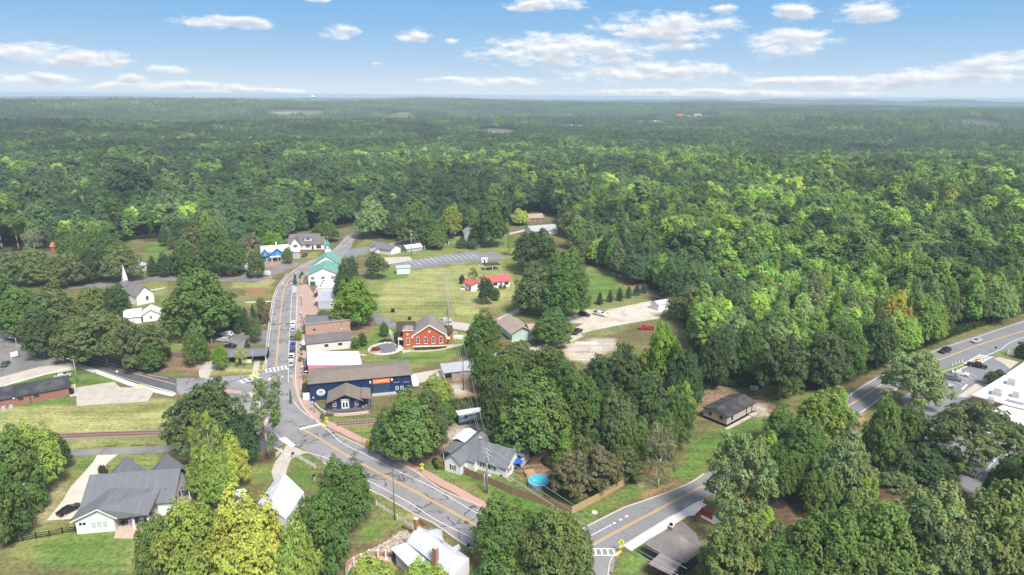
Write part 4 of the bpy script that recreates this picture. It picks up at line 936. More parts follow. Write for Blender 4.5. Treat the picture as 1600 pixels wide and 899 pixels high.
    def vent(s, x, y, z, m=None): return MB().tube((x,y,z-.3),(x,y,z+.35),.09,.09,6).build('roof_vent', m or M_STEEL, s.t)
def text(parent, body, size, loc, face, m, name='lettering', rx=math.pi/2):
    cu = bpy.data.curves.new(name, 'FONT'); cu.body = body; cu.size = size; cu.align_x = 'CENTER'; cu.align_y = 'CENTER'; cu.extrude = .015; cu.materials.append(m)
    tmp = bpy.data.objects.new(name, cu); me = bpy.data.meshes.new_from_object(tmp); bpy.data.objects.remove(tmp)
    if not me.materials: me.materials.append(m)
    o = bpy.data.objects.new(name, me); C.objects.link(o); o.parent = parent; o.location = loc; o.rotation_euler = (rx, 0, FACE[face] if isinstance(face, str) else face); return o
# ------------------------------------------------------------------ the big blue hall and its annex
h = House('blue_building', 'long navy blue building with hipped tan roof, orange sign and roll-up door', (486,627), (643,611.5), 'building')
h.hip(0, 28.8, 0, 10.4, 5.4, 1.15, W_BLUE, R_TAN, .6, run=5.2)
h.box('corner_post', W_BLUE, -.1, .12, -.1, .12, 0, 5.4)
d = h.box('roll_up_door', mat_lines('blue_roller_door', (.02,.07,.15), (.01,.035,.09), .25, 2, .2), 17.6, 22.4, -.08, 0, .5, 3.4)
sg = h.box('sign_board', M_ORANGE, 17.6, 22.6, -.32, -.02, 3.55, 5.0)
text(sg, 'KOMMIES', 1.05, (20.1,-.36,4.27), 'S', W_TRIM)
h.box('sign_floodlight', W_TRIM, 16.7, 17.1, -.5, -.05, 3.9, 4.6); h.box('sign_floodlight', W_TRIM, 22.9, 23.4, -.5, -.05, 4.1, 4.7)
for x in (24.6, 26.0): h.win('S', x, 0, .9, .9, 1.1)
h.box('wall_conduit', W_GREY, 23.6, 25.4, -.1, 0, 3.3, 3.4); h.box('wall_conduit', W_GREY, 26.5, 28.3, -.1, 0, 3.1, 3.2)
b_ = MB(); N = 20                                         # round white emblem on the wall
b_.add([(2.9+1.25*math.cos(6.2832*i/N),-.06,2.45+1.05*math.sin(6.2832*i/N)) for i in range(N)], [tuple(range(N))]); em = b_.build('round_emblem', mat('white_emblem_paint',(.75,.73,.70),.7), h.t)
MB().box(2.35,3.45,-.09,-.065,2.3,3.0).build('emblem_mark', mat('grey_emblem_paint',(.35,.36,.40),.7), em); MB().box(2.75,3.05,-.12,-.092,2.45,2.8).build('emblem_mark', M_ORANGE, em); MB().box(2.2,3.6,-.09,-.065,1.75,1.95).build('emblem_mark', mat('grey_emblem_paint',(.35,.36,.40),.7), em)
h.box('side_porch_wall', W_TRIM, -2.2, -.2, 1.0, 3.2, 0, 2.2); h.box('side_awning', M_BLKM, -2.4, -.1, .8, 6.5, 2.8, 3.0)
h.box('loading_step', M_CONC, 17.2, 24.2, -1.2, -.02, 0, .45)
bh = h
h = House('blue_annex', 'small navy blue gabled cabin with white double doors on a grey deck', (514.5,641), (568,637), 'building')
h.gable(0, 9.0, -1.0, 5.0, 3.1, 2.0, 'y', W_BLUE, R_TAN, .5, z0=.5, ogable=1.2, mid=4.6)
MB().slab([(9.0,-2.2,4.0),(11.6,-2.0,3.5),(11.4,5.4,3.5),(9.0,5.2,4.0)], .14).build('porch_roof', R_TAN, h.t)
h.box('deck', M_DECK, -.6, 11.6, -3.9, 5.0, .2, .6)
for x in (-.4, 11.4): h.box('porch_post', M_BLKM, x-.08, x+.08, -2.1, -1.95, .6, 3.6)
for x, zt in ((1.6,.1),(7.6,.1)): h.win('S', x, -1.0, 1.35, .95, 1.6)
o = h.door('S', 4.5, -1.0, .62, 1.8, 2.15, W_TRIM, 'double_door'); 
for q in (-.43,.43): MB().box(q-.25,q+.25,-.08,-.05,.35,1.85).build('door_pane', M_GLASS, o)
sg = h.box('name_board', W_TRIM, 3.4, 5.7, -1.1, -1.0, 3.05, 3.45); MB().box(3.65,5.45,-1.115,-1.102,3.2,3.3).build('faded_lettering', mat('grey_emblem_paint',(.35,.36,.40),.7), sg)
rl = MB().box(-.6,11.6,-3.96,-3.84,1.3,1.42).build('deck_rail', M_RWOOD, h.t)
for i in range(37): MB().box(-.6+i*.333,-.5+i*.333,-3.95,-3.86,.3,1.3).build('baluster', M_RWOOD, rl)
for x in (1.6,7.2): h.box('bench', M_WOOD, x-.5, x+.5, -1.6, -1.2, .6, 1.05)
for i in range(3):
    o = h.box('deck_table', W_GREY, 9.2+i*.75, 9.7+i*.75, -2.5+i*.9, -2.0+i*.9, 1.25, 1.32); MB().tube((9.45+i*.75,-2.25+i*.9,.6),(9.45+i*.75,-2.25+i*.9,1.25),.05).build('table_leg', W_GREY, o)
sheet('terrace', [(487,627),(500,634),(512,640),(514,646),(507,646),(497,639),(491,634)], .14, M_DECK, t=1)
w = line('x', [(490,633),(494,635),(497,639),(504,644.5),(516,648.5),(530,650),(555,648.5),(579,645)], .35, .75, mat('pale_stucco',(.62,.52,.42),.9,.08,1), t=1, kind=None); w.name = 'retaining_wall'; tag(w, 'curved pale retaining wall in front of the blue cabin deck', 'wall')
# ------------------------------------------------------------------ street buildings
def flat(h, x0, x1, y0, y1, z, wm, rm, par=.0, tilt=0.0, name='roof'):
    MB().box(x0,x1,y0,y1,0,z).build('wall', wm, h.t)
    r = MB().slab([(x0-.15,y0-.15,z+.16),(x1+.15,y0-.15,z+.16),(x1+.15,y1+.15,z+.16+tilt),(x0-.15,y1+.15,z+.16+tilt)], .15).build(name, rm, h.t); return r
h = House('pink_building', 'white-roofed building with pink side wall between the shop and the blue building', None, None, 'building', loc=(-63.4+.3,197.9,0), rot=math.radians(1))
PKC = [(x, y) for x, y in (G(481,570,3.7), G(565,570,3.7), G(559.8,549.2,3.7), G(480.5,549.8,3.7))]
_c, _s = math.cos(-h.rot), math.sin(-h.rot); PKC = [((x-h.loc[0])*_c-(y-h.loc[1])*_s, (x-h.loc[0])*_s+(y-h.loc[1])*_c) for x, y in PKC]
MB().prism(PKC, 0, 3.5).build('wall', W_PINK, h.t); MB().prism([(x+(.15 if i in (1,2) else -.15), y) for i, (x, y) in enumerate(PKC)], 3.5, 3.75).build('roof', R_WHITE, h.t)
for i in range(1, 6):
    f = i/6; a, b2 = [PKC[0][k]*(1-f)+PKC[3][k]*f for k in (0,1)], [PKC[1][k]*(1-f)+PKC[2][k]*f for k in (0,1)]
    MB().tube((a[0],a[1],3.76),(b2[0],b2[1],3.76),.05,.05,4).build('roof_seam', mat('roof_seam_grey',(.55,.55,.56),.7), h.t)
h.box('rear_bin', M_STEEL, 16.8, 17.6, 1.0, 2.2, 0, 1.5)
h = House('white_shop', 'long low white shop with grey shingle roof and two dark windows', (479.5,552), (551,544.5), 'shop')
MB().box(0,15,.3,8.5,0,3.2).build('wall', mat('white_block_wall',(.70,.68,.64),.85,.08,.8), h.t)
MB().slab([(-.3,-.1,3.35),(15.3,-.1,3.35),(15.3,4.6,4.6),(-.3,4.6,4.6)], .15).build('roof', R_MGREY, h.t); MB().slab([(-.3,4.6,4.6),(15.3,4.6,4.6),(15.3,9.2,3.3),(-.3,9.2,3.3)], .15).build('roof', R_MGREY, h.t)
MB().extr([(.3,3.2),(8.5,3.2),(4.6,4.4)], .0, 15, 'x').build('gable_wall', W_TRIM, h.t)
for x in (6.6, 11.2): h.win('S', x, .3, 1.3, 1.6, 1.25, 'plain')
h.box('street_awning', W_TRIM, -1.2, -.02, 1.0, 6.0, 2.7, 2.85)
h = House('brick_storefront', 'long flat-roofed building with faded pink brick side wall', (478,526), (548,518), 'building')
flat(h, 0, 16.1, 0, 9, 4.3, M_BRICKP, R_GREY); MB().box(-.05,16.15,-.06,.3,4.3,4.75).box(-.05,.3,.3,9,4.3,4.75).build('parapet', M_BRICKP, h.t)
MB().box(9.0,9.25,.3,9,4.5,4.8).build('roof_divider', R_BLACK, h.t); h.win('S', 3.1, 0, 1.9, .8, .7, 'plain', fm=M_BLKM); h.box('meter_box', W_TRIM, 12.6, 13.0, -.2, 0, 1.3, 1.8); h.box('downpipe', M_BLKM, 12.75, 12.85, -.1, 0, 1.8, 4.3)
h.box('street_awning', mat('green_awning',(.05,.16,.13),.8), -1.1, -.02, 1.0, 3.0, 2.4, 3.0)
h = House('grey_storefront', 'row of grey flat-roofed storefronts with red striped awnings', (497.5,483), (530,482), 'building')
MB().box(0,12,0,14.5,0,3.0).build('wall', mat('pale_blue_grey_wall',(.46,.50,.56),.8,.06,.6), h.t); MB().box(-.2,12.2,-.1,14.5,3.0,3.2).build('roof', mat('grey_flat_roof',(.40,.42,.46),.8,.1,.6), h.t)
MB().box(-2.2,11,14.7,30,0,4.6).build('wall', mat('pale_grey_wall',(.60,.61,.63),.8,.06,.6), h.t); MB().box(-2.4,11.2,14.6,30.1,4.6,4.8).build('roof', mat('light_grey_flat_roof',(.56,.57,.60),.8,.1,.6), h.t)
for y in (18,22,26): h.box('roof_hatch', M_BLKM, -1.6, -1.0, y, y+.8, 4.8, 5.1)
h.win('S', 5.5, 0, 1.2, 1.2, 1.0, 'plain')
AW1, AW2 = mat('red_awning_stripe',(.62,.09,.09),.8), mat('white_awning_stripe',(.78,.76,.74),.8)
for (y0, y1, x) in ((2.5,9.5,0.0),(15.5,19.5,-2.2),(20.5,28,-2.2)):
    aw = MB().slab([(x-1.9,y0,2.5),(x-.02,y0,3.1),(x-.02,y1,3.1),(x-1.9,y1,2.5)], .06).build('awning', AW2, h.t); n = int((y1-y0)/.9)
    for i in range(n):
        if i % 2: 
            a, b2 = y0+i*(y1-y0)/n, y0+(i+1)*(y1-y0)/n; MB().slab([(x-1.95,a,2.51),(x-.02,a,3.13),(x-.02,b2,3.13),(x-1.95,b2,2.51)], .02).build('awning_stripe', AW1, aw)
# green-roofed hall with the steeple
h = House('green_roofed_church', 'white hall and church with green metal roofs and a small steeple', (482.5,446.5), (531,445), 'church')
h.gable(0, 13.8, 0, 16, 4.9, 3.1, 'y', W_WHITE, R_GREEN, .35, seam=1.2); h.gable(.2, 11.8, 19.5, 32, 5.3, 3.9, 'y', W_WHITE, R_GREEN, .35, seam=1.2)
for x in (2.0, 6.6, 11.0): h.win('S', x, 0, 2.7, 1.7, 1.5, 'grid')
h.box('green_door', mat('dark_green_paint',(.03,.13,.10),.7), .6, 3.0, -.08, 0, 0, 1.9); h.box('white_door', W_TRIM, 3.3, 4.8, -.1, 0, 0, 1.9)
h.box('steeple_base', W_WHITE, 4.4, 7.0, 30.2, 32.4, 8.4, 10.4)
st = h.box('steeple_bell_stage', mat('green_trim',(.07,.30,.24),.6), 4.6, 6.8, 30.4, 32.2, 10.4, 12.2); MB().box(5.2,6.2,30.3,30.4,10.7,11.9).build('louvre', W_TRIM, st); MB().box(4.5,4.6,30.8,31.8,10.7,11.9).build('louvre', W_TRIM, st)
MB().add([(4.3,30.1,12.2),(7.1,30.1,12.2),(7.1,32.5,12.2),(4.3,32.5,12.2),(5.7,31.3,15.2)],[(3,2,1,0),(0,1,4),(1,2,4),(2,3,4),(3,0,4)]).build('steeple_roof', mat('green_trim',(.07,.30,.24),.6), h.t)
MB().box(5.62,5.78,31.2,31.4,15.0,17.2).box(5.1,6.3,31.22,31.38,16.3,16.5).build('cross', mat('pinkish_cross',(.5,.22,.16),.7), h.t)
# ------------------------------------------------------------------ red brick church
h = House('brick_church', 'orange-red brick church with arched white windows and corner tower', (645.6,542.6), (697.3,541), 'church')
h.gable(0, 11.5, 0, 13, 4.1, 3.7, 'y', M_BRICKR, R_CHURCH, .45, ogable=.35)
MB().slab([(-.55,-.42,4.0),(5.75,-.42,8.2),(5.75,-.42,7.75),(-.55,-.42,3.55)][::1], .01)
vg = MB()                                                # white rake boards
for sx, xa, xb in ((-1,-.5,5.75),(1,12.0,5.75)):
    vg.add([(xa,-.46,3.72),(xb,-.46,7.78),(xb,-.46,8.22),(xa,-.46,4.16),(xa,-.34,3.72),(xb,-.34,7.78),(xb,-.34,8.22),(xa,-.34,4.16)],[(0,1,2,3),(7,6,5,4),(0,4,5,1),(3,2,6,7)])
vg.build('rake_board', W_TRIM, h.t)
for sx in (-.5, 11.3): MB().box(sx,sx+.7,-.5,.1,3.5,3.95).build('eave_return', W_TRIM, h.t)
MB().box(-.08,11.6,-.1,0,0,.45).build('foundation_band', W_TRIM, h.t)
for x in (1.7, 4.4, 7.1, 9.75): h.win('S', x, 0, 1.25, 1.15, 2.35, 'arch', label='tall arched window with white frame')
def disc(h, x, y, z, r, m, name='round_window', rim=None):
    N = 14; o = MB().add([(x+r*math.cos(6.2832*i/N),y,z+r*math.sin(6.2832*i/N)) for i in range(N)], [tuple(range(N))]).build(name, m, h.t); return o
disc(h, 5.75, -.05, 5.6, .45, mat('pale_rosette',(.72,.62,.40),.8))
h.box('wall', M_BRICKR, -3.3, 0, -.35, 3.4, 0, 6.2); h.win('S', -1.75, -.35, 1.1, 1.15, 2.35, 'arch'); disc(h, -1.75, -.4, 4.9, .42, mat('pale_rosette',(.72,.62,.40),.8))
MB().box(-3.6,.25,-.65,3.7,6.2,6.45).build('tower_cornice', W_TRIM, h.t)
MB().add([(-3.6,-.65,6.45),(.25,-.65,6.45),(.25,3.7,6.45),(-3.6,3.7,6.45),(-2.6,.4,7.3),(-.8,.4,7.3),(-.8,2.6,7.3),(-2.6,2.6,7.3)],[(0,1,5,4),(1,2,6,5),(2,3,7,6),(3,0,4,7),(4,5,6,7)]).build('tower_roof', R_CHURCH, h.t)
h.gable(-5.6, .2, 4.2, 13.5, 3.8, 2.6, 'x', M_BRICKR, R_BROWN, .5, label='dark brown shingle roof of the side wing')
h.gable(11.4, 13.6, 5.0, 11, 3.2, 1.6, 'x', M_BRICKR, R_BROWN, .4, label='dark brown roof of the right side wing')
h.box('porch_roof', W_TRIM, -5.2, -3.3, .2, 2.8, 2.7, 2.95)
for q in (.4, 2.5): h.box('porch_column', W_TRIM, -5.1, -4.9, q, q+.2, 0, 2.7)
h.box('porch_door', mat('dark_red_door',(.25,.03,.03),.6), -3.38, -3.3, .9, 2.1, .2, 2.4)
h.box('side_entry_roof', W_TRIM, 11.7, 12.9, .6, 2.6, 2.3, 2.5); h.box('side_ramp', M_CONC, 11.5, 15.4, -1.0, .4, 0, .35)
h.box('entry_steps', M_CONC, -5.3, -3.4, -2.4, 0.1, 0, .25)
hedge = MB().box(0,11,-1.3,-.5,0,.12).build('flower_bed', mat('red_brown_mulch',(.13,.07,.05),.95,.3,3), kind='structure'); hedge.location = h.loc; hedge.rotation_euler = (0,0,h.rot)
# ------------------------------------------------------------------ left brick building
h = House('low_brick_building', 'low red-brown brick building with dark shingle roof at the left edge', (0,639), (109,618), 'building')
h.gable(-10, 16.5, 0, 9.2, 2.8, 1.7, 'x', M_BRICKB, R_BLACK, .5)
for x in (5.0, 8.7, -2): h.win('S', x, 0, 1.4, 1.2, .7, 'plain', fm=M_BLKM)
h.box('downpipe', M_BLKM, 7.1, 7.25, -.12, 0, 0, 2.8); h.box('vent_hood', W_TRIM, 3.3, 3.8, -.5, -.05, 2.3, 2.6)
for x in (.5, 2.2): 
    h.box('air_unit', W_GREY, x, x+.9, -1.5, -.7, 0, .9)
h.box('end_walk', M_CONC, 16.5, 18.2, -1.5, 8.5, 0, .12)
# ------------------------------------------------------------------ mobile home
h = House('mobile_home', 'tan mobile home with black skirting and dark shingle roof on the lawn', (1135,668), (1178,645), 'mobile home')
h.gable(0, 13.7, 0, 7.3, 3.0, 1.1, 'x', mat('tan_siding',(.46,.41,.35),.8,.08,.8), R_BLACK, .35, z0=.8)
h.box('skirting', mat('black_skirting',(.015,.016,.018),.8), .1, 13.6, .1, 7.2, 0, .8)
for x in (2.4,): h.win('S', x, 0, 1.4, .8, 1.2, fm=M_BLKM)
for x in (9.4, 12.2): h.door('S', x, 0, .85, .85, 1.95)
for y in (1.8, 5.2): h.win('W', 0, y, 1.6, .9, 1.0, fm=M_BLKM)
h.box('step', M_CONC, 10.8, 12.8, -1.4, -.05, 0, .4); MB().box(-1,14.4,-1.1,-.05,0,.08).build('perimeter_walk', M_CONC, h.t)
h.box('roof_patch', mat_shingle('bare_roof_patch',(.30,.28,.27),(.22,.2,.2)), 3, 9.5, 3.7, 3.75, 4.33, 4.335)
# ------------------------------------------------------------------ metal garage, shed, sage building
h = House('metal_garage', 'small white metal garage at the end of the gravel lot', (1016.5,482), (1027,486), 'garage')
h.gable(0, 4.6, 0, 8.5, 2.7, .9, 'y', W_WHITE, R_METW, .2); h.door('S', 2.3, 0, 0, 3.2, 2.3, mat_lines('white_roller_door',(.72,.73,.74),(.5,.5,.5),.3,2,.15), 'roller_door', False)
h = House('grey_shed', 'grey shed with low metal roof and small white windows by the yard road', (706,592), (740,588), 'shed')
MB().box(0,11,0,5,0,2.1).build('wall', mat('grey_block',(.30,.30,.31),.85,.1,1), h.t)
MB().slab([(-2.6,-.4,2.35),(7.2,-.4,2.35),(7.2,5.2,3.3),(-2.6,5.2,3.3)], .1).build('roof', R_METG, h.t); MB().slab([(7.25,-.4,2.4),(12,-.4,2.4),(12,5.2,3.35),(7.25,5.2,3.35)], .1).build('roof', R_SMK, h.t, 'darker shingled end of the shed roof')
h.box('end_wall', W_TRIM, -2.4, -2.2, .2, 5, 0, 2.4)
for x in (3.4,4.9,6.4,7.9): h.win('S', x, 0, 1.1, .9, .7, 'plain')
h = House('sage_building', 'sage green building with light tan hipped roof beside the yard road', (800,533), (831,529), 'building')
h.gable(0, 7.7, 0, 14, 3.0, 2.0, 'y', W_SAGE, R_LTAN, .8); h.gable(7.0, 21, -1.5, 5.5, 3.0, 1.8, 'x', W_SAGE, R_LTAN, .6)
h.door('S', 4.4, 0, 0, 1.0, 2.1, W_SAGE, trim=True); h.box('porch_slab', M_CONC, -.5, 8, -1.6, -.05, 0, .12)
# ------------------------------------------------------------------ red-roofed house
h = House('red_roofed_house', 'white cottage with bright red metal roof and front porch in the mown field', (757,451.5), (797,448))
h.gable(0, 12.2, 0, 7.6, 3.0, 1.9, 'x', W_WHITE, R_RED, .5, seam=.8)
for x in (5.2, 10.6): h.win('S', x, 0, 1.1, 1.9, 1.2, 'grid', fm=M_BLKM)
h.door('S', 8.0, 0, .2, 1.1, 2.1, mat('blue_grey_door',(.12,.16,.24),.5))
for i in range(4): h.box('porch_step', M_RWOOD, 7.1, 9.2, -3.2+i*.55, -2.65+i*.55, 0, .2+i*.18)
for x in (6.9, 9.3): h.box('step_rail', M_RWOOD, x-.08, x+.08, -3.2, -.2, .1, 1.3)
h2 = House('porch_wing', 'low white wing with red metal roof and open porch, left of the red-roofed cottage', (726,449.5), (741,458))
h2.gable(0, 7.0, 0, 5.5, 2.7, 1.0, 'x', W_WHITE, R_RED, .6, seam=.8); 
for i in range(5): h2.box('porch_post', W_TRIM, .3+i*1.55, .45+i*1.55, -1.2, -1.05, 0, 2.4)
h2.box('porch_rail', W_TRIM, 0, 7, -1.2, -1.1, .8, .9); h2.box('porch_wall', M_BRICKB, -.2, 7.2, -1.3, -.1, 0, .5)
for i in range(3): h2.box('porch_bay', M_BLKM, .8+i*2.1, 2.2+i*2.1, -.08, -.02, .7, 2.2)
h = House('brown_pavilion', 'dark open carport behind the red-roofed cottage', (757,424), (785,422), 'carport')
MB().slab([(0,0,2.7),(8.5,0,2.7),(8.5,5.5,3.0),(0,5.5,3.0)],.12).build('roof', R_BROWN, h.t)
for x in (.2,4.2,8.2): h.box('post', W_TRIM, x, x+.15, .1, .25, 0, 2.6)
# ------------------------------------------------------------------ big white house, bottom left
PALEP = MB().add([(-.39,-.02,.09),(.39,-.02,.09),(.39,-.02,1.41),(-.39,-.02,1.41)], [(0,1,2,3)]).mesh('pane', mat('curtained_glass',(.42,.50,.47),.2,.05,spec=.6))
h = House('dark_roofed_white_house', 'large white house with dark grey shingle roof and rear porch at bottom left', (121,835), (180,830))
MB().prism([(0,0),(7.1,0),(7.1,5.5),(14,5.5),(14,4.2),(17.0,4.2),(17.0,15),(0,15)], 0, 3.0).build('wall', W_WHITE, h.t)
MB().extr([(4.2,3.0),(15,3.0),(10.0,7.2)], 16.8, 17.0, 'x').build('gable_wall', W_WHITE, h.t); MB().extr([(0,3.0),(7.1,3.0),(4.6,5.4)], .0, .2, 'y').build('gable_wall', W_WHITE, h.t)
RG = R_GREY; t_ = .16
# main ridge runs along x at y=10; the front slope comes down over the wing and the porch
MB().slab([(-.6,10.0,7.5),(-.7,3.6,3.35),(17.5,3.6,3.35),(17.5,10.0,7.5)], t_).build('roof', RG, h.t, 'front slope of the main roof')
MB().slab([(-.6,10.0,7.5),(17.5,10.0,7.5),(17.5,15.8,3.2),(-.6,15.8,3.2)], t_).build('roof', RG, h.t, 'street side slope of the main roof')
MB().slab([(4.6,7.1,5.7),(4.6,-.6,5.62),(8.0,-.6,3.25),(13.7,-.3,3.2),(14.3,6.2,5.15)], t_).build('roof', RG, h.t, 'porch slope')
MB().slab([(4.6,7.1,5.7),(-.7,3.6,3.3),(-.7,-.6,3.2),(4.6,-.6,5.6)], t_).build('roof', RG, h.t, 'left slope of the front wing')
for (a, y, z) in ((3.7,12.4,0),(12.2,13.1,0)):
    MB().extr([(a-3.2,2.9),(a+3.2,2.9),(a,6.2)], 15.0, 17.5, 'y').build('street_gable', W_WHITE, h.t)
    MB().slab([(a,10.6,7.1),(a,17.9,7.1),(a-3.7,17.9,3.3),(a-3.7,13.5,3.3)], t_).build('street_gable_roof', RG, h.t); MB().slab([(a,17.9,7.1),(a,10.6,7.1),(a+3.7,13.5,3.3),(a+3.7,17.9,3.3)], t_).build('street_gable_roof', RG, h.t)
rk = MB()
for xa, za, xb, zb in ((-.75,3.1,4.6,5.5),(8.0,3.1,4.6,5.5)): rk.add([(xa,-.66,za-.12),(xb,-.66,zb-.12),(xb,-.66,zb+.14),(xa,-.66,za+.14),(xa,-.60,za-.12),(xb,-.60,zb-.12),(xb,-.60,zb+.14),(xa,-.60,za+.14)],[(0,1,2,3),(7,6,5,4),(3,2,6,7),(0,4,5,1)])
rk.build('rake_board', W_TRIM, h.t); MB().box(-.85,-.72,-.6,15.6,3.0,3.2).build('gutter', M_BLKM, h.t); MB().box(8.0,13.8,-.5,-.38,2.95,3.15).build('gutter', M_BLKM, h.t)
for x in (.9, 1.6): h.win('S', x, 0, 2.0, .5, .5, 'plain', fm=M_BLKM)
for x in (3.3, 4.35, 5.4): h.win('S', x, 0, 1.0, .95, 1.5, 'grid').children[0].data = PALEP
for y in (6.4, 8.6, 10.4): h.win('E', 17.0, y, 1.5, .7, 1.2, fm=M_BLKM)
h.box('rear_porch_slab', mat('patio_concrete',(.55,.42,.33),.9,.08,.6), 7.2, 13.9, .2, 5.4, 0, .16)
for x in (10.6, 13.4): h.box('porch_column', W_TRIM, x-.18, x+.18, .1, .45, 0, 3.05)
h.box('side_porch_deck', M_CONC, 17.0, 19, 8.5, 12.5, 0, .3); h.box('side_porch_roof', RG, 17.5, 19.2, 8.5, 12.5, 2.9, 3.05); h.box('side_porch_column', W_TRIM, 18.8, 19.0, 8.7, 8.9, .3, 2.9)
for x, y in ((9.0,9.2),(7.0,3.2),(9.4,3.4),(15.4,5.8)): h.vent(x, y, 4.6+(y-3.2)*.45 if y > 5 else 5.3)
BH = h
for i, (x, y, l) in enumerate([(9.4,1.6,'white lounge chair left on the covered rear porch'),(11.5,1.9,'white lounge chair in the middle of the rear porch'),(12.7,2.1,'white lounge chair at the right end of the rear porch')]):
    p = h.world(x, y, .16); t = thing('porch_chair', l, 'chair', p, h.rot+.4); MB().box(-.35,.35,-.3,.35,.3,.42).build('seat', W_TRIM, t); MB().box(-.35,.35,.3,.42,.4,1.0).build('backrest', W_TRIM, t)
    for q in ((-.3,-.25),(.3,-.25),(-.3,.3),(.3,.3)): MB().box(q[0]-.04,q[0]+.04,q[1]-.04,q[1]+.04,0,.3).build('leg', W_TRIM, t)
p = h.world(8.1, 1.2, .16); g = thing('grill', 'black kettle grill at the porch corner of the white house', 'grill', p); MB().ball((0,0,.85),.35,.35,.3).build('bowl', M_BLKM, g); MB().tube((0,0,0),(0,0,.6),.06).build('leg', M_BLKM, g)
# ------------------------------------------------------------------ house with shutters, in front of the motorhome
h = House('shuttered_white_house', 'white house with blue-grey shingle roof and shutters beside the tall pole', None, None, loc=(*G(695,735),0), rot=math.radians(-29))
h.gable(4.0, 14.4, 3.9, 11.6, 2.9, 2.6, 'x', W_WHITE, R_BGREY, .45)
h.gable(0, 4.4, 0, 13, 2.9, 1.6, 'y', W_WHITE, R_BGREY, .4); h.gable(4.1, 6.6, 2.6, 7.4, 2.7, 1.2, 'x', W_WHITE, R_BGREY, .3)
h.win('S', 2.3, 0, .8, .8, 1.3, shut=M_BLKM)
for x in (6.9, 8.9, 10.7): h.win('S', x, 3.9, 1.2, .9, 1.0, shut=M_BLKM)
for y in (5.4, 8.6): h.win('E', 14.4, y, 1.1, .9, 1.2, shut=M_BLKM)
h.box('rear_addition', mat('pale_grey_wall',(.60,.61,.63),.8,.06,.6), 14.4, 15.4, 9.3, 13.2, .4, 2.7)
MB().slab([(9,8.2,5.5),(15.8,8.9,3.6),(15.8,13.6,2.9),(9,13.8,3.2)], .14).build('rear_roof', R_BGREY, h.t); h.chimney(4.8, 8.2, 4.0, 5.9, .6, M_RWOOD)
MB().slab([(-3.3,3.8,2.5),(.2,2.9,3.0),(.2,8.8,3.0),(-3.3,9.0,2.5)], .12).build('carport_roof', R_BGREY, h.t)
for q in ((-3.1,4.0),(-3.1,8.7)): h.box('carport_post', W_TRIM, q[0]-.07, q[0]+.07, q[1]-.07, q[1]+.07, 0, 2.5)
h.box('basement_window', M_GLASS, 12.8, 13.4, 3.8, 3.88, .25, .7); MB().box(4.3,14.5,3.82,3.9,0,.3).build('brick_base', M_BRICKP, h.t)
h.box('back_deck', M_WOOD, 14.5, 16.6, 7.0, 10.2, 0, .5)
SH = h
h = House('white_canopy', 'white metal carport canopy with a dark opening behind the shuttered house', (706,699), (722,703), 'carport')
MB().slab([(0,-.2,2.3),(1.8,-.2,2.9),(1.8,6.2,2.9),(0,6.2,2.3)], .08).slab([(1.8,-.2,2.9),(3.8,-.2,2.3),(3.8,6.2,2.3),(1.8,6.2,2.9)], .08).build('canopy_roof', R_WHITE, h.t)
for q in ((.1,0),(3.6,0),(.1,6),(3.6,6)): h.box('canopy_post', W_TRIM, q[0]-.06, q[0]+.06, q[1]-.06, q[1]+.06, 0, 2.3)
h.box('dark_opening_panel', M_BLKM, .2, 3.6, 5.8, 5.9, 0, 2.2)  # black sheet stands for the shade inside the canopy opening
# ------------------------------------------------------------------ white metal-roofed house at the bottom
x0, y0 = G(640,860); h = House('white_metal_roofed_house', 'old white house with pale metal roof and two brick chimneys at the bottom', None, None, loc=(*G(612,905),0), rot=math.radians(-31))
P3 = lambda px, py, z: (*G(px,py,z), z)
def face(parent_h, pts, m, name='roof', th=.12, label=None):        # roof face through measured corners, in the house frame
    c, s = math.cos(-parent_h.rot), math.sin(-parent_h.rot); q = []
    for p in pts:
        dx, dy = p[0]-parent_h.loc[0], p[1]-parent_h.loc[1]; q.append((dx*c-dy*s, dx*s+dy*c, p[2]))
    n = (Vector(q[1])-Vector(q[0])).cross(Vector(q[2])-Vector(q[1]))
    if n.z < 0: q = q[::-1]
    return MB().slab(q, th).build(name, m, parent_h.t, label)
def seams(parent_h, roof, a, b_, c, d, n, m):            # raised ribs between edge a-b and edge d-c
    cc, s = math.cos(-parent_h.rot), math.sin(-parent_h.rot); mb = MB(); L = lambda p: ((p[0]-parent_h.loc[0])*cc-(p[1]-parent_h.loc[1])*s, (p[0]-parent_h.loc[0])*s+(p[1]-parent_h.loc[1])*cc, p[2])
    a, b_, c, d = map(lambda p: Vector(L(p)), (a,b_,c,d))
    for i in range(n+1):
        f = i/n; p, q = a.lerp(b_, f), d.lerp(c, f); mb.tube(p+Vector((0,0,.02)), q+Vector((0,0,.02)), .035, .035, 4, False)
    mb.build('seam_ribs', m, roof, None, 'stuff')
A_ = P3(652,822,7.0); B_ = P3(712,866,7.0); D1 = P3(634,847,4.6); D2 = P3(664,873,4.6)
ridge0, ridge1 = P3(652,822,7.0), P3(708,864,7.0)
eL0, eL1 = P3(635,847,4.3), P3(702,898,4.3)
eR0, eR1 = P3(668,829,3.6), P3(733,872,3.6)
r = face(h, [ridge0,ridge1,eL1,eL0], R_METW, label='large left slope facing the pool'); seams(h, r, ridge0, ridge1, eL1, eL0, 17, R_METW)
r = face(h, [ridge0,eR0,eR1,ridge1], R_METW); seams(h, r, ridge0, ridge1, eR1, eR0, 14, R_METW)
p0, p1, p2, p3 = P3(635,848,4.2), P3(664,873,4.2), P3(652,899,3.0), P3(610,857,3.0)
r = face(h, [p0,p1,p2,p3], R_METW, label='low porch roof'); seams(h, r, p0, p1, p2, p3, 10, R_METW)
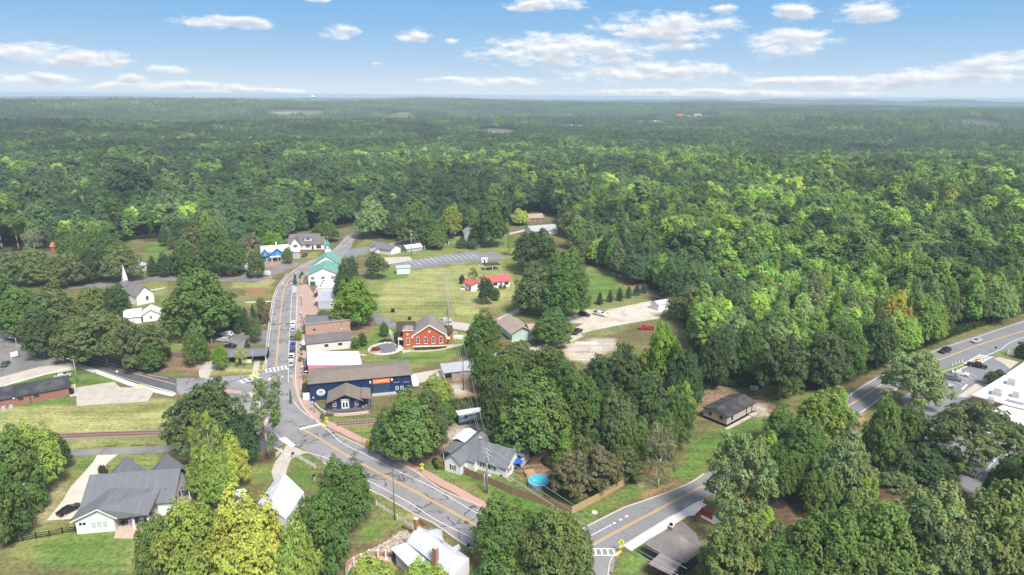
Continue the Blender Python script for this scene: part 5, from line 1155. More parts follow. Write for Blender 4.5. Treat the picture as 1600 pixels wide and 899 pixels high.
g0, g1, g2 = P3(683,826,6.2), P3(667,831,4.3), P3(692,846,5.4)
face(h, [g0, P3(667,830,4.2), P3(694,847,6.3)], R_METW, 'dormer_roof'); face(h, [g0, P3(694,847,6.3), P3(690,828,3.6)], R_METW, 'dormer_roof')
d0 = P3(717,850,5.2); face(h, [d0, P3(702,858,4.6), P3(712,866,6.0)], R_METW, 'dormer_roof'); face(h, [d0, P3(712,866,6.0), P3(720,856,3.8)], R_METW, 'dormer_roof')
def lw(h, pts, z1, m, name='wall'):                      # wall ring under the eaves, pixel corners at given height
    cc, s = math.cos(-h.rot), math.sin(-h.rot); q = []
    for p in pts: dx, dy = p[0]-h.loc[0], p[1]-h.loc[1]; q.append((dx*cc-dy*s, dx*s+dy*cc))
    return MB().prism(q, 0, z1).build(name, m, h.t)
lw(h, [eL0,eL1,eR1,eR0], 3.5, W_WHITE); lw(h, [P3(637,849,4), P3(664,874,4), P3(654,894,3), P3(618,860,3)], 2.8, W_WHITE)
# gable end facing the pool: triangle wall
def tri(h, a, b_, c, m, name='gable_wall', th=.15):
    cc, s = math.cos(-h.rot), math.sin(-h.rot); L = lambda p: ((p[0]-h.loc[0])*cc-(p[1]-h.loc[1])*s, (p[0]-h.loc[0])*s+(p[1]-h.loc[1])*cc, p[2]-.15)
    a, b_, c = map(L, (a,b_,c)); return MB().add([a,b_,c],[(0,1,2)]).build(name, m, h.t)
tri(h, eL0, ridge0, eR0, W_WHITE); tri(h, eL1, ridge1, eR1, W_WHITE); 
def local(h, p): cc, s = math.cos(-h.rot), math.sin(-h.rot); return ((p[0]-h.loc[0])*cc-(p[1]-h.loc[1])*s, (p[0]-h.loc[0])*s+(p[1]-h.loc[1])*cc)
q = local(h, G(650.5,826,6.5)); h.chimney(q[0], q[1], 4.5, 8.6, .75); q = local(h, G(680.5,868,6.0)); h.chimney(q[0], q[1], 4.0, 7.6, .8)
for pp in ((614,861),(617,863)): q = local(h, G(*pp, 2.5)); h.box('porch_post', mat('dark_blue_post',(.03,.04,.14),.6), q[0]-.12, q[0]+.12, q[1]-.12, q[1]+.12, 0, 2.9)
# ------------------------------------------------------------------ white metal barn roofs behind the yellow tree
h = House('white_barn', 'white metal-roofed garage at the end of the gate driveway', None, None, 'garage', loc=(*G(440,805),0), rot=math.radians(-38))
a0, a1, b0, b1, c0, c1 = P3(444,740,5.0), P3(420,790,5.0), P3(475,769,3.0), P3(447,812,3.0), P3(428,752,3.0), P3(400,790,3.0)
r = face(h, [a0,b0,b1,a1], R_METW); seams(h, r, a0, a1, b1, b0, 9, R_METW); r = face(h, [a0,a1,c1,c0], R_METW); seams(h, r, a0, a1, c1, c0, 9, R_METW); lw(h, [b0,b1,c1,c0], 2.9, W_WHITE); tri(h, b0, a0, c0, W_WHITE); tri(h, b1, a1, c1, W_WHITE)
h = House('white_lean_to', 'small white metal shed roof left of the barn, half hidden by the yellow tree', None, None, 'shed', loc=(*G(370,800),0), rot=0)
face(h, [P3(366,766,3.4),P3(385,763,3.4),P3(384,790,2.6),P3(362,788,2.6)], R_METW); lw(h, [P3(368,768,2.6),P3(384,766,2.6),P3(382,788,2.6),P3(364,787,2.6)], 2.5, W_WHITE)
# ------------------------------------------------------------------ grey hipped house, bottom right
h = House('grey_hipped_house', 'dark-sided house with big grey-brown hipped roof and brick chimney', None, None, loc=(*G(1010,890),0), rot=math.radians(-40))
ap = P3(1061,836,6.4); lf = P3(1005,849,3.1); tp1 = P3(1065,814,3.1); ap2 = P3(1053,821,6.0); rt = P3(1092,850,3.1); bt = P3(1056,899,3.1)
mid = P3(1031,864,3.1); rr = P3(1090,838,5.2)
face(h, [lf, tp1, ap2, ap], mat_shingle('sunlit_grey_shingles',(.34,.325,.31),(.26,.25,.24)), label='roof slope facing the road'); face(h, [lf, ap, P3(1070,880,3.1), mid], mat_shingle('shaded_grey_shingles',(.30,.27,.265),(.23,.205,.20)), label='roof slope over the dark side wall')  # one roof in lit and shaded shingle tones, as sunlight falls on it
face(h, [ap, P3(1098,860,3.1), P3(1070,880,3.1)], mat_shingle('shaded_grey_shingles',(.30,.27,.265),(.23,.205,.20))); face(h, [ap2, P3(1088,834,3.1), P3(1098,860,3.1), ap], R_SMK); face(h, [ap2, tp1, P3(1088,834,3.1)], R_SMK)  # darker shingle tones paint the shade on the remaining slopes
face(h, [P3(1032,864,3.35), P3(1066,880,3.0), P3(1049,899,2.8), P3(1013,881,2.8)], mat_shingle('shaded_grey_shingles',(.30,.27,.265),(.23,.205,.20)), 'porch_roof')
lw(h, [P3(1008,850,3),P3(1065,817,3),P3(1086,836,3),P3(1096,858,3),P3(1070,877,3),P3(1032,862,3)], 3.0, W_DARKG)
q = local(h, G(1047.5,835,4.5)); h.chimney(q[0], q[1], 3.2, 6.4, 1.0); MB().tube((q[0],q[1],6.5),(q[0],q[1],6.9),.35,.3,8).build('chimney_pot', M_BLKM, h.t)
for pp in ((1015,883),(1047,898)): q = local(h, G(*pp, 2.7)); h.box('porch_post', M_BLKM, q[0]-.06, q[0]+.06, q[1]-.06, q[1]+.06, 0, 2.6)
q = local(h, G(1022,866,1.6)); o = MB().box(q[0]-.5,q[0]+.5,q[1]-.05,q[1]+.05,.9,2.1).build('side_window', M_GLASS, h.t)
# ------------------------------------------------------------------ school
h = House('school', 'long brick school with white flat roofs and blue doors at the right edge', None, None, 'school', loc=(*G(1520,640,4),0), rot=math.radians(50))
S1 = [P3(1518,619,4.2),P3(1566,590,4.2),P3(1640,540,4.2),P3(1760,600,4.2),P3(1700,650,4.2),P3(1600,640,4.2)]
lw(h, S1, 4.2, M_BRICKB); q = [local(h, p) for p in S1]; MB().prism([(x,y) for x,y in q], 4.2, 4.55).build('roof', R_WHITE, h.t)
S2 = [P3(1560,653,3.6),P3(1600,636,3.6),P3(1720,640,3.6),P3(1760,720,3.6),P3(1660,690,3.6)]
S2 = [P3(1545,643,3.6),P3(1585,628,3.6),P3(1720,680,3.6),P3(1690,712,3.6)]
lw(h, S2, 3.6, M_BRICKB); q = [local(h, p) for p in S2]; MB().prism([(x,y) for x,y in q], 3.6, 3.9).build('roof', R_WHITE, h.t, 'lower white roof over the brick front')
for (px, py, s_) in [(1580,598,1.5),(1558,614,1.7),(1548,626,1.2),(1587,618,1.2)]:
    q = local(h, G(px,py,5)); o = MB().box(q[0]-s_,q[0]+s_,q[1]-s_*.7,q[1]+s_*.7,4.55,5.75).build('rooftop_unit', mat('grey_unit',(.45,.45,.44),.7), h.t); MB().box(q[0]-s_*.6,q[0]+s_*.6,q[1]-s_*.4,q[1]+s_*.4,5.75,5.85).build('unit_fan', M_STEEL, o)
a, b_ = local(h, G(1572,624,5)), local(h, G(1600,631,5)); MB().tube((a[0],a[1],4.9),(b_[0],b_[1],4.9),.35,.35,6).build('roof_duct', M_STEEL, h.t)
for (px0, py0, px1, py1, nm, m) in [(1570,660,1577,663,'blue_window',mat('blue_panel',(.06,.16,.55),.5)),(1583,665,1598,670,'blue_double_door',mat('bright_blue_door',(.04,.22,.62),.5))]:
    # on the front face of the lower wing
    A0, B0 = local(h, S2[0]), local(h, S2[3]); d = Vector((B0[0]-A0[0], B0[1]-A0[1])); L = d.length; d /= L; n = Vector((d.y,-d.x))
    t0 = (Vector(local(h, G(px0,py0,2)))-Vector(A0)).dot(d); t1 = (Vector(local(h, G(px1,py1,2)))-Vector(A0)).dot(d)
    p, q = Vector(A0)+d*t0, Vector(A0)+d*t1; z0, z1 = (.1,2.9) if 'door' in nm else (1.2,2.9)
    MB().add([(p.x+n.x*.06,p.y+n.y*.06,z0),(q.x+n.x*.06,q.y+n.y*.06,z0),(q.x+n.x*.06,q.y+n.y*.06,z1),(p.x+n.x*.06,p.y+n.y*.06,z1)],[(0,1,2,3)]).build(nm, m, h.t)
# ------------------------------------------------------------------ north houses
h = House('blue_gabled_shop', 'bright blue shop with two front gables and white metal roof', (414,409), (440,407), 'shop')
MB().box(-1,11,0,8,0,5.2).build('wall', W_CBLUE, h.t); MB().slab([(-1.6,-.4,5.2),(13,-.4,5.2),(13,4.2,7.6),(-1.6,4.2,7.6)], .12).slab([(-1.6,4.2,7.6),(13,4.2,7.6),(13,9,5.0),(-1.6,9,5.0)], .12).build('roof', R_METW, h.t)
for a, w in ((.3,2.0),(6.4,3.0)):
    MB().extr([(a-w,2.9),(a+w,2.9),(a+w,4.4),(a,6.6),(a-w,4.4)], -1.2, .0, 'y').build('gable_bay', W_CBLUE, h.t); MB().slab([(a,-1.5,7.0),(a,3.6,7.0),(a-w-.5,1.0,4.3),(a-w-.5,-1.5,4.3)], .12).slab([(a,3.6,7.0),(a,-1.5,7.0),(a+w+.5,-1.5,4.3),(a+w+.5,1.0,4.3)], .12).build('gable_roof', R_METW, h.t)
    h.win('S', a+.1, -1.2, 3.3, .9, 1.5)
h.box('balcony', W_TRIM, 2.6, 8.0, -2.6, -.02, 2.4, 2.9); h.box('chimney', W_TRIM, 6.2, 6.8, 4.8, 5.4, 7.3, 9.0)
for x in (.8, 3.6, 6.4, 9.2): h.box('porch_post', W_TRIM, x, x+.2, -2.5, -2.3, 0, 2.4)
h.door('S', 7.2, 0, .1, 1.6, 2.0, mat('deep_blue_door',(.03,.07,.30),.5)); h.box('grey_side_wing', W_GREY, 11, 18, 1, 8, 0, 3.8); MB().slab([(10.8,.6,3.9),(18.3,.6,3.9),(18.3,8.4,4.6),(10.8,8.4,4.6)], .12).build('wing_roof', R_METW, h.t)
h = House('grey_roofed_villa', 'white two-storey villa with grey roof, big front gable and dormer', (452,391), (500,390))
h.gable(0, 16.5, 0, 11, 3.4, 4.6, 'x', W_WHITE, R_MGREY, .5); h.gable(.8, 7.2, -2.4, 5, 3.2, 4.2, 'y', W_WHITE, R_MGREY, .5); h.gable(13.6, 19.2, -1.0, 9, 3.4, 3.2, 'x', W_WHITE, R_MGREY, .4)
MB().box(8.6,12.4,1.2,5,4.8,7.0).build('dormer_wall', W_WHITE, h.t); MB().slab([(8.2,.8,7.0),(12.8,.8,7.0),(12.8,5.6,8.2),(8.2,5.6,8.2)], .14).build('dormer_roof', R_GREY, h.t)
h.win('S', 10.5, 1.2, 5.2, 2.6, 1.3, 'grid', fm=M_GLASS if False else W_TRIM); h.win('S', 10.4, 0, 1.2, 2.8, 1.5, 'grid'); h.win('S', 4.0, -2.4, 1.2, 2.2, 2.4, 'grid'); h.door('S', 13.0, 0, .1, 1.0, 2.1); h.box('garage_window', mat('dark_maroon',(.10,.04,.04),.5), 15.2, 17.8, -1.1, -1.0, .9, 2.7)
h.box('low_wall', M_WOOD, 6.5, 19, -4.2, -3.9, 0, .9)
h = House('dark_roofed_cottage', 'white cottage with dark bluish roof near the far junction', (575,393), (600,397))
h.gable(0, 5.5, 1.5, 9, 2.8, 2.0, 'x', W_WHITE, R_GREY, .4); h.gable(4.5, 8.0, -1.0, 6, 2.8, 1.8, 'y', W_WHITE, R_GREY, .4); h.gable(8.0, 17, 0, 8, 2.8, 1.9, 'x', W_WHITE, R_GREY, .4)
for x in (9.4,11,12.8,14.6): h.win('S', x, 0, 1.0, 1.2, 1.3, 'grid')
h.win('S', 6.2, -1.0, 1.0, 1.0, 1.2)
h = House('small_grey_shed', 'small grey shed with white gable roof right of the cottage', (636,394.5), (663,391), 'shed')
h.gable(0, 9.5, 0, 7, 2.0, 1.3, 'x', W_GREY, R_METW, .4); h.win('S', 7.0, 0, .7, 1.0, .9)
h = House('columned_pavilion', 'long dark brown roofed pavilion with white columns behind the far car park', (662,389), (710,382), 'pavilion')
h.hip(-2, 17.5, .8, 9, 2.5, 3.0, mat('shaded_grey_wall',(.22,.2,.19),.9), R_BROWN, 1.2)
for i in range(9): h.box('column', W_TRIM, -1.8+i*2.3, -1.5+i*2.3, -.3, 0, 0, 2.5)
h = House('grey_gabled_house', 'tall pale grey house with white gabled front partly hidden by trees', (726,378), (764,377))
h.gable(0, 6, 0, 11, 5.0, 2.8, 'y', W_GREY, R_METG, .4); h.gable(5.5, 13, 1, 8, 4.2, 2.2, 'x', W_WHITE, R_METG, .4); h.gable(8.5, 13.2, -1, 3, 3.2, 2.2, 'y', W_WHITE, R_METG, .3); h.win('S', 10.8, -1, 1.0, 1.0, 1.2, fm=M_BLKM); h.win('S', 3.0, 0, 2.6, 1.0, 1.4)
h = House('tan_roofed_brick_house', 'small brick house with tan roof at the edge of the far forest', (827,348), (848,347))
h.gable(-12, 10.5, 0, 9, 3.0, 2.2, 'x', M_BRICKB, R_LTAN, .5)
for x in (.8,4.2,8.2): h.win('S', x, 0, .3, 1.0, 2.0)
h = House('blue_grey_barn', 'long blue-grey metal roofed barn behind the dark oaks', (832,369), (868,366), 'barn')
h.gable(0, 18, 0, 12, 2.8, 2.4, 'x', W_WHITE, R_METG, .5, seam=1.2)
h = House('storage_shed', 'white storage shed with pale green roof beside the car park', (620,429), (643,428), 'shed')
h.gable(0, 6.6, 0, 4.5, 3.0, .9, 'x', W_WHITE, mat('pale_green_roof',(.36,.46,.42),.6), .3); 
# chapel with spire
h = House('white_chapel', 'white chapel with grey roof and thin white spire among the oaks', (215,478), (233,474), 'church')
h.gable(0, 7.0, 0, 19, 4.2, 3.2, 'y', W_WHITE, R_SMK, .4); h.rot
for x in (4.2,): h.win('S', x, 0, 1.6, .9, 1.6, fm=M_BLKM)
MB().box(2.7,4.3,16.6,18.2,6.4,8.4).build('tower', W_WHITE, h.t); MB().add([(2.7,16.6,8.4),(4.3,16.6,8.4),(4.3,18.2,8.4),(2.7,18.2,8.4),(3.5,17.4,14.0)],[(3,2,1,0),(0,1,4),(1,2,4),(2,3,4),(3,0,4)]).build('spire', W_TRIM, h.t)
h.gable(-14, 0, 8, 16, 3.0, 2.0, 'x', W_WHITE, R_SMK, .4)
h = House('white_roofed_bungalow', 'white metal-roofed bungalow half hidden by the oaks at the west road', (196,508), (240,503))
h.gable(0, 5.5, 0, 9, 2.8, 1.8, 'x', W_WHITE, R_METW, .4); h.gable(6.0, 12, 1, 8, 2.8, 1.8, 'y', W_WHITE, R_METW, .4); h.win('S', 8.8, 1, 1.0, 1.0, 1.2)
h = House('street_carport', 'black open shelter with dark shingle roof by the corner of the main street', (357,570), (405,567), 'shelter')
MB().slab([(-.4,-.4,2.7),(12.2,-.4,2.7),(12.2,3.4,3.7),(-.4,3.4,3.7)], .12).slab([(-.4,3.4,3.7),(12.2,3.4,3.7),(12.2,7.4,2.7),(-.4,7.4,2.7)], .12).build('roof', R_GREY, h.t)
for x in (.1, 3.9, 7.8, 11.6): h.box('post', W_TRIM if x > 11 else M_BLKM, x, x+.2, 0, .2, 0, 2.65)
h.box('dark_infill', mat('dark_interior',(.03,.03,.032),.9), 0, 11.8, 3, 6.8, 0, 2.6); h.box('front_beam', W_TRIM, 4.5, 11.9, -.05, .15, 2.3, 2.6); h.box('counter', W_TRIM, 4.2, 7.0, .6, 1.6, 0, 1.1)  # near-black block stands in for the shade inside the shelter
h = House('terracotta_cottage', 'small house with orange roof among trees at the left forest edge', (80,393), (100,392))
h.gable(0, 9, 0, 8, 2.6, 1.6, 'x', M_BRICKB, mat('orange_roof',(.50,.17,.09),.8), .5)
h = House('wooded_white_house', 'white house glimpsed between trees beyond the chapel road', (212,428), (235,420))
h.gable(0, 8, 0, 7, 2.8, 1.8, 'x', W_WHITE, R_METG, .4)
ORDN = ['first','second','third','fourth','fifth','sixth','seventh','eighth','ninth','tenth','eleventh','twelfth','thirteenth']
# far buildings on the hills
def far_b(px, py, w, d, zh, wm, rm, lab, nm='far_house', cat='house', grp=None):
    x, y = G(px, py); z = float(terr(x, y)); t = thing(nm, lab, cat, (x,y,z), 0.0, grp); MB().box(-w/2,w/2,0,d,-2,zh).build('wall', wm, t); q = MB().slab([(-w/2-.5,-.5,zh),(w/2+.5,-.5,zh),(w/2+.5,d/2,zh+w*.18),(-w/2-.5,d/2,zh+w*.18)], .3).slab([(-w/2-.5,d/2,zh+w*.18),(w/2+.5,d/2,zh+w*.18),(w/2+.5,d+.5,zh),(-w/2-.5,d+.5,zh)], .3).build('roof', rm, t)
n_ = [0]
for px, py, w, c in [(944,196,16,'white'),(951,194,12,'tan'),(962,197,18,'white'),(975,195,16,'red'),(984,198,13,'white'),(1003,199,10,'white'),(1014,192,18,'white'),(1024,195,14,'tan'),(1050,192,26,'white'),(1062,189,22,'red'),(1076,192,24,'white'),(1090,190,26,'tan'),(1103,192,18,'white')]:
    far_b(px, py, w, w*.5, 5, {'white':mat('weathered_white_wall',(.5,.5,.48),.9),'tan':mat('tan_wall',(.5,.42,.33),.9),'red':M_BRICKB}[c], {'white':mat('weathered_white_roof',(.48,.48,.47),.9),'tan':R_LTAN,'red':mat('orange_roof',(.50,.17,.09),.8)}[c], {'white':ORDN[n_[0]]+' building from the left in the distant town, white roofed','tan':ORDN[n_[0]]+' building from the left in the distant town, tan','red':ORDN[n_[0]]+' building from the left in the distant town, red roofed'}[c], grp=c+' buildings of the distant town'); n_[0] += 1
for px, py, w, c, l in [(556,199,14,'white','lonely white farmhouse in the far clearing'),(577,201,22,'white','long white barn right of the farmhouse in the far clearing'),(612,176,30,'white','white building in the far left clearing under the horizon'),(632,177,40,'tan','tan building on the far clearing under the horizon'),(740,206,10,'white','tiny white house in the middle of the distant woods'),(1432,220,14,'white','small white building glinting in the far right woods')]:
    far_b(px, py, w, w*.5, 7, W_WHITE if c == 'white' else mat('tan_wall',(.5,.42,.33),.9), R_WHITE if c == 'white' else R_LTAN, l)
x, y = G(490, 178); z = float(terr(x,y)); t = thing('water_tower', 'pale water tower on the left horizon', 'water tower', (x,y,z))
MB().ball((0,0,48),9,9,6,12,6).build('tank', W_TRIM, t); MB().tube((0,0,0),(0,0,44),2.2,1.6,8).build('stem', W_TRIM, t)
x, y = G(947, 172); z = float(terr(x,y)); t = thing('radio_mast', 'thin radio mast against the horizon', 'mast', (x,y,z)); MB().tube((0,0,0),(0,0,110),1.2,.8,4).build('lattice_mast', M_STEEL, t)
# ------------------------------------------------------------------ vehicles
def paint_mat(name, c): return mat(name, c, .25, .03, .5, spec=.6)
V_TYRE = mat('tyre_rubber', (.02,.02,.02), .9, .1); V_RIM = mat('alloy_rim', (.45,.46,.48), .35, .05, metal=.5); V_GL = mat('car_glass', (.02,.025,.03), .08, .1, spec=.9)
V_LT = mat('headlight_lens', (.75,.75,.72), .2, .05); V_TL = mat('tail_light_red', (.45,.02,.02), .3, .05)
PAINT = {k: paint_mat(k+'_car_paint', v) for k, v in dict(white=(.78,.78,.77), silver=(.42,.44,.47), black=(.018,.019,.022), dark=(.045,.055,.07), blue=(.02,.06,.30), grey=(.16,.17,.18), green=(.05,.09,.08), red=(.45,.03,.02), yellow=(.75,.38,.02)).items()}
VC = {}
def wheel_mesh(r, w):
    if (r,w) in VC: return VC[(r,w)]
    a = MB().tube((-w/2,0,0),(w/2,0,0),r,r,12).mesh('tyre', V_TYRE); b_ = MB().tube((-w/2-.02,0,0),(w/2+.02,0,0),r*.6,r*.6,10).mesh('rim', V_RIM); VC[(r,w)] = (a,b_); return a, b_
def loft(secs):                                          # sections along y: (y, halfwidth, z0, z1, top halfwidth)
    mb = MB(); 
    for (y,w,z0,z1,wt) in secs: mb.v += [(-w*.94,y,z0),(-w,y,(z0+z1)/2),(-wt,y,z1),(wt,y,z1),(w,y,(z0+z1)/2),(w*.94,y,z0)]
    n = 6
    for k in range(len(secs)-1):
        for i in range(n): mb.f.append((k*n+i,(k+1)*n+i,(k+1)*n+(i+1)%n,k*n+(i+1)%n)); mb.mi.append(0)
    mb.f.append(tuple(range(n))); mb.f.append(tuple(range(len(secs)*n-1,(len(secs)-1)*n-1,-1))); mb.mi += [0,0]; return mb
def car(kind, col, label, at, heading, group=None, cat='car', z=0.0, name=None, bykey=None):
    """heading: degrees, 0 = nose pointing away from the camera (+Y), positive turns left"""
    x, y = G(*at); t = thing(name or ('parked_'+{'sedan':'car','suv':'suv','pickup':'pickup','van':'van'}[kind]), label, cat, (x,y,z or Z0+.02), math.radians(heading), group); p = PAINT[col]
    if kind == 'sedan': L,W,body,cab = 4.7,.90,[(-2.35,.78,.35,.70,.66),(-2.2,.88,.25,.92,.80),(-.9,.9,.22,.98,.84),(1.0,.9,.22,.95,.84),(2.1,.86,.24,.80,.76),(2.38,.72,.35,.66,.6)],[(-1.75,.80,.92,.98,.76),(-1.05,.80,.92,1.38,.62),(.1,.80,.92,1.45,.64),(1.1,.80,.9,.98,.76)]
    elif kind == 'suv': L,W,body,cab = 4.8,.95,[(-2.4,.86,.4,1.05,.8),(-2.3,.94,.32,1.1,.88),(0,.96,.3,1.1,.90),(1.3,.95,.3,1.08,.88),(2.2,.92,.32,.98,.84),(2.42,.82,.42,.85,.72)],[(-2.32,.86,1.08,1.15,.84),(-2.0,.86,1.08,1.72,.70),(.3,.86,1.08,1.76,.70),(1.25,.86,1.06,1.12,.82)]
    elif kind == 'pickup': L,W,body,cab = 5.6,.97,[(-2.8,.92,.5,1.0,.9),(-2.7,.97,.42,1.08,.93),(.4,.97,.4,1.08,.93),(1.9,.97,.4,1.08,.90),(2.7,.94,.42,1.02,.86),(2.85,.86,.5,.9,.76)],[(-.9,.88,1.08,1.15,.86),(-.75,.88,1.08,1.78,.72),(.8,.88,1.08,1.8,.72),(1.6,.88,1.06,1.12,.84)]
    else: L,W,body,cab = 5.6,1.0,[(-2.8,.98,.4,1.2,.98),(1.0,1.0,.35,1.25,.96),(2.2,.98,.38,1.1,.9),(2.75,.9,.45,.85,.8)],[(-2.78,.96,1.2,2.35,.84),(1.0,.96,1.2,2.4,.84),(2.0,.94,1.1,1.2,.86)]
    k = (kind,col)
    if k not in VC:
        bm = loft(body).mesh('body', p); cm = loft([(a,b_*1.0,c,d,e) for a,b_,c,d,e in cab]).mesh('cabin', p)
        g = MB()                                         # glass a little proud of the cabin: side windows, windscreen, rear window
        s = cab; 
        for sx in (-1,1):
            for i in range(len(s)-1):
                a, b_ = s[i], s[i+1]
                q = []
                for (yy,w,z0,z1,wt) in (a,b_):
                    q.append([(sx*(w+(wt-w)*f), yy, z0+(z1-z0)*f) for f in (.12,.80)])
                ya, yb = a[0], b_[0]; f0, f1 = .06, .94; P_ = lambda u, v: tuple(q[0][v][j]*(1-u)+q[1][v][j]*u+(sx*.015 if j == 0 else 0) for j in range(3))
                if kind == 'van' and i == 0: continue
                g.add([P_(f0,0),P_(f1,0),P_(f1,1),P_(f0,1)], [(0,1,2,3) if sx > 0 else (3,2,1,0)])
        for i, j, dy in ((0,1,-.02),(len(s)-2,len(s)-1,.02)):
            a, b_ = s[i], s[j]; hi, lo = (b_, a) if b_[3] > a[3] else (a, b_)
            if kind == 'van' and i == 0: continue
            z_, w_ = lambda e, f: e, 0
            v = [(-lo[4]*.9,lo[0]*.93+hi[0]*.07,lo[3]*.93+hi[3]*.07),(lo[4]*.9,lo[0]*.93+hi[0]*.07,lo[3]*.93+hi[3]*.07),(hi[4]*.9,lo[0]*.1+hi[0]*.9,lo[3]*.1+hi[3]*.9),(-hi[4]*.9,lo[0]*.1+hi[0]*.9,lo[3]*.1+hi[3]*.9)]
            v = [(q[0],q[1]+dy,q[2]+.015) for q in v]; g.add(v, [(0,1,2,3) if dy < 0 else (3,2,1,0)])
        VC[k] = (bm, cm, g.mesh('window_glass', V_GL))
    bm, cm, gm = VC[k]; b_ = put('body', bm, t); c = put('cabin', cm, t); put('windows', gm, c)
    r = .33 if kind == 'sedan' else .38; a, d = wheel_mesh(r, .24); wy = L/2*.62
    for sx in (-1,1):
        for sy in (-1,1): w = put('wheel', a, t, (sx*(W-.1), sy*wy, r)); put('rim', d, w)
        hm = VC.setdefault('hl', MB().box(-.17,.17,-.04,.04,-.07,.07).mesh('headlight', V_LT)); tm = VC.setdefault('tl', MB().box(-.1,.1,-.04,.04,-.12,.12).mesh('tail_light', V_TL))
        put('headlight', hm, t, (sx*(W-.24), L/2-.02, .72 if kind == 'sedan' else .86)); put('tail_light', tm, t, (sx*(W-.16), -L/2+.02, .8 if kind == 'sedan' else .95))
    if kind == 'pickup': MB().box(-.84,.84,-2.7,-.98,1.06,1.10).build('bed', mat('bed_liner',(.03,.03,.03),.8), t); 
    return t
HS = 6                                                   # heading of the main street cars
for a in [('suv','white','white car at the far end of the street parking row',(458.6,508.5)),('suv','silver','light silver car second in the street parking row',(458.2,517)),('suv','grey','dark grey car behind the small street tree',(457.6,529)),
          ('sedan','blue','bright blue car in the street parking row',(457.8,541)),('suv','dark','dark car in the street parking row below the blue one',(457.2,551)),('pickup','white','white pickup nearest the crosswalk in the street parking row',(455.4,561)),('sedan','silver','silver car under the kerb tree nearest the crosswalk',(455.6,570.5))]:
    car(a[0], a[1], a[2], a[3], HS+7, 'cars parked along the main street')
car('suv','white','white car parked at the top of the rear car park',(354,525),80); car('suv','silver','silver car parked below the white one in the rear car park',(350,534),80); car('sedan','black','black car hidden behind the carport roof',(359,543),80); car('suv','dark','dark blue-grey car at the back corner of the rear car park',(391,521),-8)
car('sedan','green','dark green car alone on the west lot',(9,571),20); car('sedan','black','black car on the long concrete driveway of the white house',(109,800),-28); car('sedan','silver','silver car half under the big oak at the lane end',(403,676),15)
car('sedan','silver','car partly hidden behind the low brick building',(98,590),-60)
car('suv','black','black car at the left of the gravel lot',(913,494),-125); car('pickup','dark','dark pickup beside the sage green building',(902,521),-35); car('pickup','silver','silver pickup behind the red brick church',(695,504),-80)
car('van','white','white van parked behind the blue shop trees',(414,431),70,cat='van'); car('van','white','white van beside the end of the long blue building',(647,601),-160,cat='van'); car('suv','dark','dark car in front of the grey-roofed villa',(476,401),175)
car('suv','black','black car driving on the highway',(1476,551),118); car('sedan','silver','silver car driving on the highway behind the black one',(1526,535),118)
car('pickup','black','dark pickup in the school car park under the orange kayak',(1526,574),-125); car('sedan','white','white sedan in the middle of the school car park',(1500,586),-125); car('sedan','silver','pale car under the sycamore crown in the school car park',(1474,604),-125); car('sedan','dark','dark car nearest the sycamore in the school car park',(1454,615),-125)
car('suv','grey','grey car beside the white sedan in the school car park',(1488,594),-125); car('sedan','blue','blue car in the near row of the school car park',(1440,622),-125); car('suv','white','white car in the middle of the school rear yard',(1478,672),-60); car('sedan','grey','dark grey car in the school rear yard',(1525,742),-60); car('sedan','white','white car at the right edge of the school rear yard',(1578,720),-70); car('sedan','silver','car glimpsed through the olive oak in the school yard',(1540,676),-30)
car('suv','grey','dark car parked by the brick pavement of the pink building',(479,568),20); car('sedan','black','black car parked in front of the pink building entrance',(479,580),20)
car('sedan','white','white car behind the yard vehicles of the shuttered house',(734,692),60); car('suv','dark','dark car with its front to the fence behind the shuttered house',(742,686),-70)
x, y = G(1532,573); k = thing('kayak', 'long orange kayak on the roof of the dark pickup', 'kayak', (x-1.0,y+.8,1.95), math.radians(-60)); 
mb = MB(); N = 12
for i in range(N):
    y0, y1 = -2.6+5.2*i/N, -2.6+5.2*(i+1)/N; w0, w1 = [.38*math.sqrt(max(.02,1-(q/2.65)**2)) for q in (y0,y1)]
    mb.add([(-w0,y0,.18),(0,y0,.0),(w0,y0,.18),(0,y0,.32),(-w1,y1,.18),(0,y1,.0),(w1,y1,.18),(0,y1,.32)], [(0,4,5,1),(1,5,6,2),(2,6,7,3),(3,7,4,0)])
mb.build('hull', M_ORANGE, k); MB().box(-.2,.2,-.6,.5,.26,.34).build('cockpit', M_BLKM, k)
# motorhome
x, y = G(717,665); (lx,ly,_), rr, LL = frame((717,666),(773,657)); t = thing('motorhome', 'white-roofed blue and grey striped motorhome parked in the yard', 'motorhome', (lx,ly,Z0), rr)
RL = 10.6; MB().box(0,RL-.5,0,2.5,.9,3.1).box(RL-.5,RL,.1,2.4,.9,2.4).build('body', mat('blue_grey_coach_paint',(.10,.14,.20),.4,.05,.5), t)
MB().box(.05,RL-.6,.06,2.44,.35,.9).build('skirt', mat('dark_blue_skirt',(.025,.05,.09),.5), t); r = MB().box(-.1,RL-.2,-.06,2.56,3.1,3.28).build('roof', R_WHITE, t)
for q in (2.6,5.4,8.0): MB().box(q,q+.7,.9,1.6,3.28,3.5).build('roof_unit', W_TRIM, r)
sw = MB()
for i, (z0, z1, x0, x1) in enumerate([(1.9,2.15,2.2,9.6),(1.35,1.5,.3,6),(2.5,2.62,.2,3.4)]): sw.add([(x0,-.012,z0),(x1,-.012,z0+.25),(x1,-.012,z1+.35),(x0,-.012,z1)], [(0,1,2,3)])
sw.build('stripe', mat('pale_grey_stripe',(.45,.48,.52),.5), t)
for q in ((1.6,.8,.9),(6.2,1.2,.8),(8.0,1.4,.9)): MB().box(q[0],q[0]+q[1],-.03,0,1.9,1.9+q[2]).build('window', V_GL, t)
